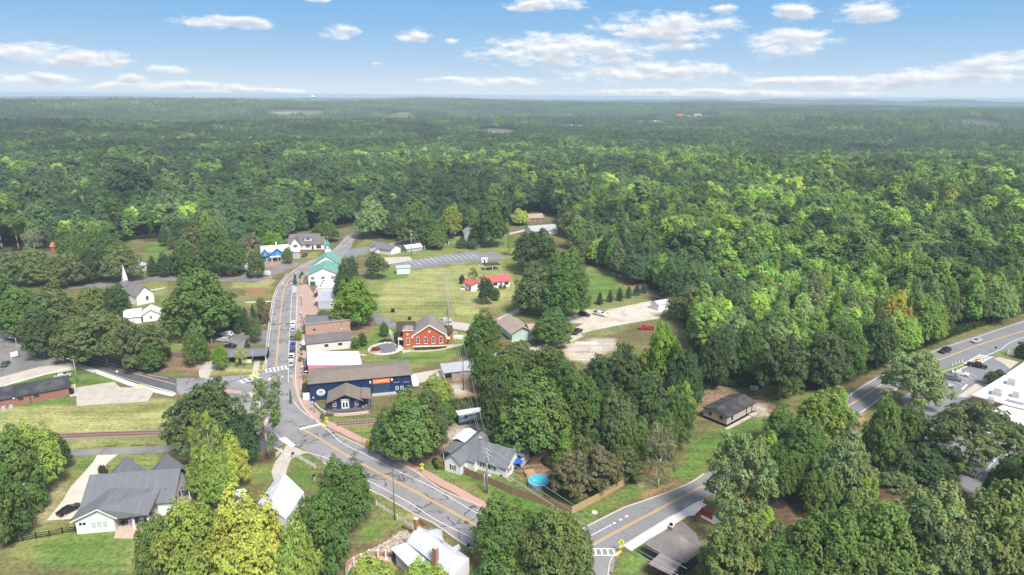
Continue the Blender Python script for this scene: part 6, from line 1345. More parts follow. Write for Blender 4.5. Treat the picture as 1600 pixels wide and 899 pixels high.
MB().box(RL-.02,RL+.03,.3,2.2,1.5,2.35).build('windscreen', V_GL, t); a, d = wheel_mesh(.45,.3)
for qx in (3.2, 8.8):
    for qy in (.1, 2.4): w = put('wheel', a, t, (qx,qy,.45), math.pi/2); put('rim', d, w)
MB().box(.2,5,-1.6,-.02,2.9,3.0).build('rolled_awning', W_GREY, t).scale = (1,.08,1)
# trailers and work vehicles
def flatbed(at, hd, label, col, nm='flatbed_trailer'):
    x, y = G(*at); t = thing(nm, label, 'trailer', (x,y,Z0), math.radians(hd)); MB().box(-1.2,1.2,-3.6,2.4,.7,.85).build('bed', W_TRIM, t)
    for sx in (-1,1): MB().box(sx*1.2-.04,sx*1.2+.04,-3.6,2.4,.85,1.35).build('side_rail', W_TRIM, t)
    MB().box(-1.0,1.0,-3.3,1.6,.86,1.15).build('load', mat('rusty_load',(.28,.13,.08),.9,.3,3), t); MB().tube((0,2.4,.7),(0,3.8,.5),.08).build('drawbar', M_BLKM, t); a, d = wheel_mesh(.38,.24)
    for sx in (-1,1):
        for q in (-1.6,-.7): w = put('wheel', a, t, (sx*1.25,q,.38)); put('rim', d, w)
    return t
car('pickup','white','white work truck with a loaded bed on the gravel lot',(937,493),-130,cat='truck',name='work_truck'); flatbed((941,489),-135,'white trailer with a rusty load behind the white work truck',0)
car('pickup','red','red truck at the far edge of the gravel lot by the trees',(1010,515),80,cat='truck')
x, y = G(363,429); t = thing('skip', 'yellow-orange skip container beside the chapel road', 'container', (x,y,Z0), .3); MB().extr([(-2.0,.2),(2.0,.2),(2.5,1.8),(-2.5,1.8)],-1.1,1.1,'y').build('tub', PAINT['yellow'], t); MB().box(-2.3,2.3,-.95,.95,1.75,1.78).build('rubbish', mat('rusty_load',(.28,.13,.08),.9,.3,3), t)
x, y = G(379,424); t = thing('box_truck', 'white box truck parked with the vans behind the blue shop', 'truck', (x,y,Z0), math.radians(-80)); MB().box(-1.2,1.2,-3.6,1.6,.9,3.4).build('box', W_TRIM, t); MB().box(-1.1,1.1,1.7,3.3,.6,2.4).build('cab', PAINT['white'], t); MB().box(-1.0,1.0,3.25,3.33,1.4,2.2).build('windscreen', V_GL, t); a, d = wheel_mesh(.45,.3)
for sx in (-1,1):
    for q in (-2.4,2.4): w = put('wheel', a, t, (sx*1.1,q,.45)); put('rim', d, w)
x, y = G(386,421); t = thing('camper_trailer', 'white camper trailer next to the box truck', 'trailer', (x,y,Z0), math.radians(-75)); MB().box(-1.2,1.2,-3,3,.6,3.0).build('body', W_TRIM, t); MB().box(-1.23,-1.2,-1.5,1.2,1.4,2.2).box(1.2,1.23,-1.5,1.2,1.4,2.2).build('window', V_GL, t); MB().tube((0,3,.6),(0,4.3,.5),.07).build('drawbar', M_BLKM, t)
x, y = G(752,686); t = thing('open_utility_trailer', 'white open trailer full of odds and ends behind the shuttered house', 'trailer', (x,y,Z0), math.radians(62)); MB().box(-1.2,1.2,-2.6,2.6,.6,.7).build('bed', W_GREY, t)
for a in ((-1.2,-1.1,-2.6,2.6),(1.1,1.2,-2.6,2.6),(-1.2,1.2,-2.6,-2.5),(-1.2,1.2,2.5,2.6)): MB().box(*a,.7,1.9).build('side_panel', mat('cream_panel',(.62,.58,.48),.8), t)
for i in range(5): MB().box(-.9+i*.35,-.6+i*.35,-1.8+i*.7,-1.1+i*.7,.7,1.2+.15*(i%3)).build('load_item', [M_BLKM,W_GREY,M_WOOD][i%3], t)
# helicopter-like play set by the far car park
x, y = G(757,413.5); t = thing('white_trailer_hut', 'small white hut with awning on the grass by the far car park', 'hut', (x,y,0)); MB().box(-1.5,1.5,0,2.6,.4,2.9).build('body', W_TRIM, t); MB().box(-.4,.4,-.03,0,.5,2.4).build('door', M_BLKM, t); MB().box(-1.7,1.7,-.2,2.8,2.9,3.05).build('roof', R_WHITE, t)
for sx in (-1,1): MB().tube((sx*1.5,0,.9),(sx*2.8,-.6,0),.07).build('prop', W_TRIM, t)
T_ = tp
# bottom left
for a in [(28,800,655,105,'round','grass','green tree at the left end of the bank, behind the tall utility pole'),(70,765,650,90,'round','lime','yellow-green tree on the left bank above the concrete driveway'),
 (92,735,668,50,'round','dark','small dark tree at the right end of the left bank, next to the lane'),(8,850,715,90,'round','green','green tree at the left frame edge behind the utility pole foot'),
 (30,838,760,60,'bush','dark','dark shrub at the foot of the left bank by the black board fence'),(55,800,735,50,'bush','green','green shrub low on the left bank beside the dry lawn'),
 (252,920,795,85,'round','grass','green tree in front of the patio of the dark-roofed white house'),(318,945,762,150,'round','lime','yellow-green tree right of the patio at the bottom left'),
 (400,950,748,165,'round','yellow','large bright yellow tree in the foreground'),(470,960,800,90,'round','lime','yellow-green tree between the big yellow tree and the dark green one'),
 (505,905,752,118,'round','green','broad dark green tree left of the stone-edged pool yard'),(543,822,706,112,'round','green','round green tree beside the white picket fence and the road'),
 (585,950,868,110,'round','lime','low yellow-green treetop hiding the lower part of the pool'),(668,960,872,110,'round','lime','low yellow-green treetop below the white metal-roofed house'),(780,935,868,110,'bush','green','green bushes at the right corner of the white metal-roofed house'),
 (335,725,586,158,'open','dark','huge dark spreading oak between the lawn and the junction'),(372,730,640,95,'round','deep','dark tree behind the yellowing tree by the junction'),
 (340,796,690,62,'round','lime','yellow-green lower tree beneath the half-bare yellowing tree'),(336,790,636,66,'airy','lime','tall half-bare yellowing tree with pale dead top branches'),(368,765,672,56,'round','yellow','small bright yellow tree beside the half-bare tree'),(322,775,690,60,'round','lime','yellow-green tree at the right gable of the dark-roofed house'),
 (421,713,584,92,'airy','grass','tall open tree with two pale trunks at the gate driveway'),
 (646,722,604,118,'round','grass','big green tree beside the main road and the dirt yard'),(602,715,635,55,'round','green','green tree on the roadside left of the big tree'),(676,712,596,66,'round','olive','olive green tree behind the big roadside tree'),
 (684,632,583,66,'round','lime','yellow-green tree between the blue building and the grey shed'),(715,650,622,55,'bush','dark','dark thicket behind the motorhome beneath the wires'),(690,660,625,60,'round','green','green tree at the back of the yard of the motorhome')]: T_(*a)
# centre wood
for a in [(757,612,533,52,'round','green','green tree right of the grey metal shed'),(790,640,545,80,'round','green','green tree in the wood above the motorhome'),(805,590,528,80,'round','olive','olive tree at the back of the wood by the bare dirt'),
 (858,625,528,88,'spread','green','green oak in the wood right of the yard road'),(775,690,575,60,'round','dark','dark tree just right of the motorhome'),(838,712,575,128,'round','grass','large green tree right of the motorhome yard'),
 (800,700,640,70,'round','green','green tree behind the house with shutters'),(905,700,568,95,'round','green','tall green tree in the middle of the wood'),(880,660,552,80,'round','dark','dark tree in the middle of the wood'),(940,640,545,80,'round','dark','dark green tree in the wood below the bare dirt'),
 (972,640,528,80,'spread','dark','dark oak at the back of the wood near the gravel lot'),(1035,640,505,85,'round','bright','bright green treetop above the wood near the gravel lot'),(1062,655,530,70,'round','dark','dark green tree at the right side of the wood'),
 (1005,690,570,90,'round','dark','dark round tree in the right half of the wood'),(1052,695,600,68,'round','green','green tree at the right edge of the wood by the mobile home'),(1056,668,590,60,'round','lime','yellow-tipped tree at the edge of the wood by the mobile home'),
 (962,715,600,70,'round','olive','olive tree in the front row of the wood'),(990,722,648,62,'round','grass','light green small tree at the foot of the wood'),(1030,712,640,60,'round','green','green tree behind the bare-limbed tree at the fence corner'),
 (880,730,672,40,'cone','bright','bright green pointed young tree behind the round pool'),(912,725,676,40,'round','olive','small olive tree behind the pointed young tree'),
 (892,778,700,78,'spread','brown','brownish large shrub tree right of the round pool'),(935,768,690,80,'spread','brown','brownish shrub tree in the middle of the plank fence'),(978,752,688,62,'spread','olive','olive brown shrub tree at the end of the plank fence'),
 (925,745,688,70,'bush','olive','olive shrubs behind the brown shrub trees'),
 (1028,762,655,62,'airy','bare','half bare thin tree at the fence corner by the side road'),(1042,720,672,34,'bush','olive','olive bush at the foot of the wood by the bright lawn'),
 (788,890,768,105,'round','grass','green tree between the main road and the side road junction, left crown'),(868,925,780,120,'round','warm','large green tree over the junction corner with its crown on the crosswalk'),(820,905,800,90,'round','green','green tree in the middle of the junction corner clump'),
 (905,905,812,50,'round','olive','olive treetop left of the crosswalk')]: T_(a[0], a[1], a[2], a[3]*1.14, *a[4:])
# right
for a in [(1150,835,668,118,'open','pale','pale green tree over the side road, nearest the sidewalk corner'),(1212,783,688,62,'round','green','green lawn tree standing in a black mulch ring'),(1185,765,668,70,'round','lime','yellow-green tree behind the side road left of the mulch ring tree'),
 (1282,700,596,98,'round','lime','tall yellow-green tree beside the junction of the side road and the highway'),(1218,700,632,64,'round','grass','green roadside tree left of the tall yellow-green one'),(1255,730,650,70,'round','green','green tree on the near side of the side road'),
 (1240,760,700,64,'round','green','green tree behind the reddish yard with wooden fence'),(1312,790,672,95,'round','pale','pale green tree at the left end of the wooden rail fence'),(1340,800,730,60,'bush','lime','yellow-green bushes at the wooden rail fence'),(1275,800,725,70,'round','grass','green tree left of the wooden rail fence'),
 (1420,640,540,122,'open','pale','broad pale sycamore standing between highway and school car park'),(1372,735,614,64,'round','grass','green tree on the near side of the entrance loop'),(1412,722,622,66,'round','grass','light green tree between the entrance loop and the olive oak'),
 (1402,745,690,60,'bush','dark','dark bushes beneath the trees behind the rail fence'),(1508,742,616,168,'open','olive','huge olive oak in front of the school'),(1452,750,690,90,'round','dark','dark undergrowth tree left of the olive oak trunk'),(1345,728,680,34,'round','green','small green tree at the corner of the entrance loop'),
 (1180,850,785,78,'round','lime','low bright yellow-green tree in front of the red board fence'),(1215,870,812,50,'round','olive','grey-green small tree beside the low bright tree'),(1150,950,802,140,'spread','warm','large foreground tree overlapping the grey hipped roof'),
 (1270,955,780,140,'round','grass','foreground green tree right of the reddish yard'),(1350,935,762,150,'round','grass','foreground green tree below the rail fence'),(1440,930,748,160,'open','pale','pale green foreground tree right of the rail fence'),(1215,985,850,120,'round','green','dark green foreground tree at the bottom edge'),
 (1530,940,748,150,'round','warm','foreground tree with warm green top near the right corner'),(1592,930,735,110,'round','green','dark green tree at the right bottom corner'),(1595,830,662,50,'round','grass','green tree at the right frame edge below the school doors'),(1560,800,705,60,'round','dark','dark tree in front of the school yard'),
 (1553,604,575,34,'spread','dark','small dark tree at the corner of the white roof'),(1598,560,532,30,'bush','dark','dark shrub at the right edge by the white sign'),(1645,900,740,110,'round','green','tree just outside the right edge'),
 (1400,760,735,60,'bush','olive','olive bushes at the end of the rail fence')]: T_(a[0], a[1], a[2], a[3]*(1.24 if a[1] > 850 else 1.12), *a[4:])
for i, a in enumerate([(1690,560,500,60),(1760,620,545,70),(1830,560,500,60),(1900,640,560,80),(1860,720,620,90),(1740,800,690,110),(1960,560,500,60),(1700,720,640,90)]): T_(*a,['round','spread'][i%2],['green','grass','olive'][i%3],['first','second','third','fourth','fifth','sixth','seventh','eighth'][i]+' tree beyond the school, outside the right frame edge','trees beyond the school')
# left middle
for a in [(12,512,418,75,'round','green','green tree at the left frame edge above the west road'),(48,530,438,95,'round','grass','green tree above the yellow curve sign'),(92,545,440,110,'round','olive','broad olive green tree over the west road bank'),(72,560,470,70,'round','dark','dark tree low on the west road bank'),
 (150,500,440,72,'round','warm','green tree behind the big roadside oaks left of the chapel'),(168,572,478,115,'spread','olive','large olive oak at the edge of the west road'),(128,566,486,85,'round','olive','olive tree left of the large roadside oak'),(186,500,438,52,'round','dark','dark green tree in front of the chapel'),
 (222,575,488,100,'spread','olive','brownish oak in front of the white-roofed house'),(250,566,502,44,'round','olive','olive tree in front of the white-roofed bungalow, right of the oak'),(238,580,530,52,'round','green','round dense green tree beside the west road'),(305,572,506,42,'round','grass','green tree beside the plank fence behind the cafe drive'),(322,565,520,26,'cone','green','slim green tree left of the parked white cars'),
 (320,530,408,128,'round','grass','very large bright green tree behind the rear car park'),(362,512,470,60,'round','green','green tree at the right foot of the very large one'),(285,515,445,60,'round','grass','green tree left of the very large one'),
 (345,578,536,30,'round','bright','small bright green tree in front of the carport roof'),(379,574,541,26,'airy','yellow','small yellow tree in front of the carport'),(387,548,530,16,'cone','dark','small dark evergreen behind the carport roof'),(400,536,490,26,'round','olive','brown-green tree at the entrance of the rear car park'),
 (385,520,478,20,'cone','deep','dark cedar left in the pair behind the rear car park'),(398,517,474,20,'cone','deep','dark cedar right in the pair behind the rear car park'),(372,522,486,16,'cone','deep','low dark cedar left of the cedar pair'),(413,505,466,24,'bush','brown','reddish brown shrub beside the street'),(407,478,464,16,'bush','green','round green shrub beside the white shop path'),
 (20,448,385,70,'round','olive','olive tree beyond the west road at the left edge'),(62,445,380,80,'round','warm','broad tree behind the roadside oaks'),(105,448,388,70,'round','olive','olive tree with a dead limb left of the chapel'),(150,440,378,60,'round','dark','dark tree behind the chapel road'),(192,440,374,70,'round','olive','broad olive tree standing behind the chapel spire'),
 (132,430,375,55,'round','green','green tree behind the olive tree row'),(175,420,360,50,'round','green','green tree between forest edge and chapel road'),(112,412,345,48,'round','grass','grass green tree before the forest edge at left'),(148,415,350,46,'round','green','green tree with uneven top before the forest edge'),(178,412,350,48,'pine','green','pine before the forest edge left of the clearing'),
 (186,385,302,60,'pine','green','tall umbrella pine with two bare stems at the forest edge'),(30,392,305,50,'pine','grass','tall pine with a bare stem near the left edge'),(5,392,300,60,'pine','grass','pine with tall bare stem at the left frame edge'),(55,395,355,42,'airy','bare','bare spreading dead tree at the forest edge'),
 (258,385,355,22,'round','dark','small dark round tree at the far clearing'),(272,390,360,22,'round','olive','small olive round tree at the far clearing'),(240,432,398,26,'cone','deep','dark cedar beside the chapel road'),(262,432,392,34,'round','deep','dark low tree beside the chapel road'),(280,430,385,40,'cone','deep','broad dark cedar on the chapel road bend'),
 (330,415,308,40,'round','lime','light green tall tree rising above the oaks behind the street'),(350,415,315,34,'airy','pale','tall tree with bare limbs above the oaks behind the street'),(308,430,342,80,'round','olive','broad olive oak behind the chapel road'),(345,432,345,70,'round','green','broad green oak left of the dead tree'),
 (300,435,370,50,'round','green','lower green tree before the broad olive oak'),(365,430,365,56,'round','green','green tree behind the white van'),(395,420,360,42,'airy','bare','pale half-dead tree behind the blue-gabled shop'),(402,435,385,36,'round','olive','olive tree in front of the blue-gabled shop'),(390,432,418,14,'cone','deep','small dark conifer beside the white van'),
 (420,385,322,74,'round','grass','broad green tree behind the white-roofed blue shop'),(428,392,358,40,'round','bright','lower bright green tree behind the blue shop'),(450,412,384,22,'round','grass','small green tree in front of the blue shop'),
 (515,378,343,40,'round','grass','green roadside tree right of the grey-roofed villa'),(500,370,345,30,'round','green','green tree at the end of the villa roof'),(583,372,303,66,'round','pale','tall pale tree with a white forked trunk by the far junction'),(615,372,330,50,'round','dark','dark tree right of the pale forked tree')]: T_(*a)
# centre top
for a in [(650,382,306,70,'round','grass','large green tree behind the brown-roofed pavilion'),(675,385,330,60,'round','green','green tree at the left side of the pavilion roof'),(705,372,314,44,'round','lime','light green tree between pavilion and grey house'),(722,366,318,46,'round','dark','dark tree behind the grey house'),
 (766,385,310,68,'round','green','tall green tree right of the white gabled house'),(742,372,320,40,'round','grass','green tree behind the white gabled house'),(682,390,356,36,'round','grass','small green tree in front of the pavilion'),(722,388,372,24,'bush','dark','left round dark bush beside the pavilion'),(738,389,371,24,'bush','dark','right round dark bush in front of the grey house'),
 (742,380,352,24,'round','grass','small green tree in front of the grey house wall'),(813,352,324,36,'round','yellow','small yellow tree left of the tan-roofed brick house'),(799,400,362,24,'airy','lime','yellowish tree at the left of the dark oak behind the red roof'),
 (835,425,350,90,'round','dark','large dark oak behind the car park end'),(882,470,378,88,'round','grass','large green tree right of the dark oak'),(838,492,405,92,'round','olive','olive green tree right of the red-roofed house'),(882,500,400,92,'round','green','large green tree above the parked black car'),(815,478,445,28,'bush','dark','dark bush at the right corner of the red-roofed house'),
 (818,490,460,22,'bush','olive','olive bush behind the utility pole near the red roof'),(760,475,428,36,'round','dark','dark tree in front of the red roof'),(740,440,415,22,'airy','olive','thin olive treetop at the left of the red roof'),(722,444,428,12,'bush','deep','dark bush at the left gable of the red-roofed house'),(775,470,448,16,'bush','dark','dark low bush under the tree before the red roof'),
 (556,510,425,90,'round','bright','vivid yellow-green tree behind the brick storefront'),(543,478,400,50,'round','dark','dark green tree right of the green-roofed hall'),(590,436,390,46,'spread','olive','olive brown tree beside the white storage shed'),(549,440,398,30,'round','dark','dark tree behind the green-roofed hall'),
 (601,526,500,18,'round','green','small round lawn tree left of the red brick church'),(556,545,526,18,'bush','green','left round green bush beside the white-walled shop'),(567,541,519,20,'bush','dark','right round green bush beside the white-walled shop'),(622,538,516,16,'bush','deep','dark bush at the tower of the red brick church'),
 (755,560,480,72,'round','green','green tree right of the red brick church beside the yard road'),(862,540,478,76,'round','grass','green tree in front of the sage green building'),(467,533,513,14,'round','bright','small street tree beside the parked cars'),(469,566,556,7,'bush','bright','small green shrub in the brick pavement'),
 (461,437,428,5,'bush','dark','dark shrub on the kerb island'),(472,430,424,6,'bush','dark','small dark shrub by the green-roofed hall'),(461,445,435,8,'bush','dark','low shrub at the north kerb island'),(469,435,428,7,'cone','green','young conifer beside the street in front of the green-roofed hall'),
 (506,494,484,26,'bush','olive','olive hedge behind the dark-roofed brick storefront'),(523,493,486,22,'bush','green','green hedge behind the dark-roofed brick storefront'),(538,524,521,18,'bush','warm','low olive hedge between brick storefront and white shop'),(525,527,521,14,'bush','olive','low hedge in front of the brick storefront wall'),
 (514,529,518,5,'cone','deep','tiny dark conifer in front of the pink brick wall'),(504,655,646,10,'bush','green','small green shrub at the end of the curved deck wall'),(455,632,606,4,'bush','olive','tiny shrub by the kerb')]: T_(*a)
for i,(x,y,t) in enumerate([(937,476,455),(953,472,452),(968,470,448),(982,466,446),(995,462,443),(1006,458,441),(1022,452,438),(1034,450,438)]):
    T_(x,y,t,17,'cone','deep',['darkest evergreen at the left end of the clipped row','second evergreen from the left end of the row by the long fence','third evergreen from the left end of the row by the long fence','fourth evergreen in the row above the white truck','fifth evergreen in the row by the long fence',
      'sixth evergreen in the row by the long fence','seventh evergreen, near the forest end of the row','last evergreen of the row, nearest the forest'][i],'evergreens in the row beside the gravel lot')
# forest-edge trees one can tell apart
for a in [(1086,446,84,15,'round','olive','dark brownish magnolia right of the metal garage'),(1100,459,40,18,'tall','pale','pale pointed tree left of the tall pale pair'),(1161,456,46,19,'tall','pale','pale pointed tree at the front of the right wood'),
 (1225,445,40,20,'tall','pale','narrow pale tree left of the tallest poplar'),(1278,418,62,25,'tall','pale','tallest pale poplar at the front of the right wood'),(1258,432,40,22,'tall','pale','pale poplar leaning on the left of the tallest one'),(1310,457,34,18,'tall','bright','bright green pointed tree right of the tallest poplar'),
 (1334,445,50,20,'round','pale','rounded pale tree right of the poplars'),(1402,453,64,20,'round','gold','orange-yellow tree at the front of the right wood'),(1436,434,42,24,'tall','pale','pale tree right of the orange-yellow tree'),(1462,427,56,24,'tall','pale','broad pale poplar above the highway'),
 (1440,380,70,22,'round','pale','large pale round crown above the poplars at right'),(1495,325,95,24,'round','pale','biggest pale green crown in the right forest'),(1555,370,70,22,'round','pale','pale green crown near the right edge of the forest'),(1286,490,34,22,'tall','lime','yellow-green narrow tree in the dark front of the wood'),
 (1202,430,34,18,'tall','lime','light green slim tree behind the narrow pale tree'),(1172,355,70,16,'round','gold','bright yellow crown in the middle of the right forest'),(1224,365,34,15,'round','yellow','small yellow crown right of the bright yellow one'),(1130,440,44,18,'round','dark','dark round crown left of the slim light tree'),
 (1335,408,34,19,'tall','lime','yellow-green tree behind the rounded pale tree'),(1366,412,36,19,'tall','lime','light yellow-green tree left of the orange-yellow one'),(1230,525,110,20,'spread','dark','wide dark oak at the front wall of the right wood'),(1330,500,80,20,'round','green','dark green tree at the front wall of the wood behind the highway'),
 (1180,500,66,20,'round','green','green tree at the front wall of the wood above the mobile home'),(1120,510,60,20,'round','dark','dark tree at the front wall left above the mobile home'),(1385,490,70,19,'round','dark','dark tree beneath the orange-yellow crown'),(1040,500,50,18,'round','bright','bright yellow-green tree right of the gravel lot'),
 (895,330,60,16,'round','olive','brownish oak crown behind the far car park trees'),(935,345,80,18,'round','olive','olive oak crown at the corner of the far lawn'),(985,348,90,18,'round','dark','dark oak crown at the corner of the far lawn'),(1010,378,70,18,'round','dark','dark crown above the evergreen row'),(1060,370,60,18,'round','green','green crown right above the evergreen row'),
 (912,368,50,15,'round','olive','olive crown overhanging the far lawn')]: tt(*a)
# ------------------------------------------------------------------ poles and wires
M_POLE = mat('weathered_pole', (.36,.33,.30), .9, .15, 2); M_DPOLE = mat('dark_pole', (.13,.12,.115), .9, .15, 2); M_WIRE = mat('pale_wire', (.42,.42,.42), .6, .02); M_WIRED = mat('dark_wire', (.08,.08,.085), .6, .02)
POLES = {}
def pole(key, foot, ytop, label, arms=1, m=None, rot=0.0, r=.16, tr=False, lamp=None):
    x, y = G(*foot); lo, hi = .5, 30
    for _ in range(30):
        h = (lo+hi)/2
        if proj(x, y, h)[1] > ytop: lo = h
        else: hi = h
    t = thing('utility_pole' if arms or tr else ('light_pole' if lamp else 'bare_pole'), label, 'pole', (x,y,0), math.radians(rot)); MB().tube((0,0,-.2),(0,0,h),r,r*.65,8).build('pole', m or M_POLE, t, smooth=True)
    for i in range(arms):
        a = MB().box(-1.3,1.3,-.07,.07,h-.7-i*1.0,h-.55-i*1.0).build('crossarm', m or M_POLE, t)
        for q in (-1.2,-.5,.5,1.2): MB().tube((q,0,h-.55-i),(q,0,h-.28-i),.06,.05,6).build('insulator', W_TRIM, a)
    if tr: MB().tube((.35,0,h-2.9),(.35,0,h-1.9),.28,.28,10).build('transformer', W_GREY, t)
    if lamp: a = MB().tube((0,0,h-.3),(lamp*1.6,0,h+.1),.05).build('lamp_arm', M_STEEL, t); MB().box(lamp*1.4,lamp*2.1,-.15,.15,h,h+.14).build('lamp_head', W_GREY, a)
    POLES[key] = (x, y, h, math.radians(rot)); return t
pole('A',(761,771),700,'tall utility pole with double crossarm and transformers before the shuttered house',2,M_POLE,-40,.24,True); pole('A2',(757,770),742,'short grey stub pole right beside the tall double pole',0,M_STEEL,0,.13)
pole('B',(724,610),556,'dark utility pole by the grey shed under the wires',1,M_DPOLE,-8,.17); pole('C',(701,534),430,'tall pale utility pole in the mown field, right of the pair',1,M_POLE,-8,.20); pole('C2',(699,492),446,'shorter pale pole left of the tall pole in the mown field',1,M_POLE,-8,.16)
pole('D',(643,397),360,'pale utility pole with white crossarm above the far car park',1,M_POLE,-10,.22,True); pole('E',(622,378),340,'dark utility pole in front of the far forest',1,M_DPOLE,-10,.2)
pole('F',(617,813),740,'thin dark street pole on the verge by the picket fence',0,M_DPOLE,0,.12,False,1); pole('G',(40,824),757,'pale utility pole with transformer on the left lawn',1,M_POLE,50,.17,True)
pole('H',(562,515),474,'pale pole behind the brick storefront',1,M_POLE,20,.16); pole('I',(833,494),455,'utility pole with transformer left of the black gravel lot car',1,M_DPOLE,20,.16,True); pole('J',(1190,617),588,'pale bare pole at the wood edge behind the mobile home',0,M_POLE,0,.17)
pole('K',(121,598),561,'white pole on the lawn between the west lot and the brick building',0,M_POLE,0,.15,False,-1); pole('L',(30,559),528,'pale pole beside the white sign on the west lot',0,M_POLE,0,.13,False,-1); pole('M',(351,579),555,'pale pole with lamp in front of the street shelter',0,M_POLE,0,.13,False,-1)
pole('N',(332,544),529,'short pale pole behind the round green tree at the rear car park',0,M_POLE,0,.11); pole('O',(408,533),509,'thin pale pole at the entrance of the rear car park',0,M_POLE,0,.1,False,1); pole('P',(396,572),545,'leaning pole at the corner of the street shelter',0,M_POLE,0,.1)
pole('Q',(427,436),404,'street light pole on the bend by the blue shop',0,M_STEEL,0,.12,False,-1); pole('R',(247,472),448,'thin white pole on the chapel lawn',0,M_STEEL,0,.1); pole('S',(617,368),350,'pale pole beside the pale forked tree',0,M_POLE,0,.13); pole('T',(336,405),389,'pale pole in front of the oaks behind the chapel road',0,M_POLE,0,.13)
pole('U',(676,668),592,'very thin grey pole in front of the blue hall lawn',0,M_DPOLE,0,.06); pole('V',(1328,628),614,'white marker pole at the highway bend',0,M_STEEL,0,.14); pole('W',(566,695),640,'thin tall pole on the grass by the railway',0,M_DPOLE,0,.05)
def wire(name, a, b_, sag, r, m, label, cat='wire', n=9, group=None):
    pts = [tuple(a[k]*(1-i/n)+b_[k]*i/n-(sag*4*(i/n)*(1-i/n) if k == 2 else 0) for k in range(3)) for i in range(n+1)]
    o = MB().path(pts, r, 4).build(name, m); return tag(o, label, cat, group)
def arm(k, q, dz=-.28): x, y, h, rt = POLES[k]; return (x+math.cos(rt)*q, y+math.sin(rt)*q, h+dz)
for p, q in (('A','B'),('B','C'),('C','D'),('D','E')):
    for s in (-1.2,-.5,1.2): wire('power_line', arm(p,s), arm(q,s), 1.4, .035, M_WIRE, {-1.2:'left',-.5:'middle',1.2:'right'}[s]+f' overhead power wire strung between poles {"of the yard" if p=="A" else ("by the grey shed" if p=="B" else ("over the mown field" if p=="C" else "above the far car park"))}', group='overhead wires from pole '+p)
x, y, h, rt = POLES['A']; far = G(1060,960)
for s, dz, ll in ((-1.2,-.28,'upper left'),(1.2,-.28,'upper right'),(0,-3.0,'lower'),(.6,-3.6,'lowest')): wire('power_line', (x+s*.7,y+s*.3,h+dz), (far[0]+s*.7,far[1]+s*.3,9+dz*.5), 1.2, .035, M_WIRE, ll+' wire from the tall double pole over the pool garden', group='overhead wires from the tall double pole')
g = G(694,753); wire('guy_wire', (x,y,h-2.4), (g[0],g[1],0.1), 0, .03, M_WIRE, 'pale guy wire slanting from the tall pole down to the pink pavement'); 
x, y, h, rt = POLES['G']; g = G(74,807); wire('guy_wire', (x,y,h-1.6), (g[0],g[1],0), 0, .035, mat('yellow_guard',(.7,.6,.1),.7), 'yellow-guarded guy wire of the pole on the left lawn')
q = (*G(1050,600),14); x, y, h, rt = POLES['J']
# ------------------------------------------------------------------ lamp posts with banners, signs
def banner_post(at, label):
    x, y = G(*at); t = thing('banner_lamp_post', label, 'lamp post', (x,y,.1), math.radians(8)); MB().tube((0,0,0),(0,0,4.2),.07,.05,8).tube((0,0,0),(0,0,.5),.14,.1,8).build('post', M_BLKM, t); MB().ball((0,0,4.4),.22,.22,.28,8,6).build('lamp_globe', W_TRIM, t)
    b_ = MB().box(-.75,-.1,-.02,.02,2.3,3.7).build('banner', mat('blue_banner',(.05,.12,.45),.7), t); MB().box(-.6,-.25,-.03,-.021,2.7,3.3).build('banner_mark', W_TRIM, b_); MB().tube((-.8,0,3.75),(0,0,3.75),.02).build('banner_arm', M_BLKM, t)
for a in [((472,506),'lamp post with blue banner beside the brick storefront'),((472,555),'lamp post with blue banner in front of the white shop'),((473.5,594),'lamp post with blue banner beside the street face of the blue hall'),((491.5,645),'lamp post with blue banner at the terrace of the blue cabin'),((472,478),'lamp post beside the red striped awnings')]: banner_post(*a)
M_SIGNY = mat('fluorescent_yellow_sign', (.80,.78,.02), .5, .03)
def sign(at, label, shape='diamond', m=None, h=2.3, s=.55, rot=0, mark=True):
    x, y = G(*at); t = thing('road_sign', label, 'sign', (x,y,.02), math.radians(rot)); MB().tube((0,0,0),(0,0,h),.045,.045,6).build('post', M_STEEL, t); z = h
    if shape == 'diamond': pts = [(0,-s),(s,0),(0,s),(-s,0)]
    elif shape == 'oct': pts = [(s*math.cos(math.radians(22.5+45*i)), s*math.sin(math.radians(22.5+45*i))) for i in range(8)]
    else: pts = [(-s,-s*.8),(s,-s*.8),(s,s*.8),(-s,s*.8)]
    mb = MB(); n = len(pts); mb.add([(a,-.06,z+b_) for a,b_ in pts]+[(a,-.10,z+b_) for a,b_ in pts], [tuple(range(n)),tuple(range(2*n-1,n-1,-1))]+[(i,n+i,n+(i+1)%n,(i+1)%n) for i in range(n)]); o = mb.build('sign_plate', m or M_SIGNY, t)
    if mark and shape == 'diamond': MB().box(-.07,.07,-.13,-.101,z-.12,z+.2).box(-.18,.18,-.13,-.101,z-.05,z+.02).ball((0,-.115,z+.3),.08,.02,.08,6,4).tube((-.02,-.115,z-.1),(-.2,-.115,z-.36),.035,.035,4).tube((.02,-.115,z-.1),(.18,-.115,z-.36),.035,.035,4).build('walking_figure', M_BLKM, o)
    if shape == 'diamond' and h > 1.9: MB().box(-.35,.35,-.09,-.05,z-s-.5,z-s-.1).build('arrow_plate', m or M_SIGNY, t)
    return t
sign((511,666),'fluorescent yellow walking sign where the pink pavement meets the railway'); sign((660,740),'fluorescent yellow walking sign on the pink pavement before the shuttered house'); sign((970,865),'fluorescent yellow walking sign at the tactile corner of the junction crosswalk',h=2.6,s=.65); sign((574,697),'yellow sign beside the driveway apron',h=1.6,s=.6)
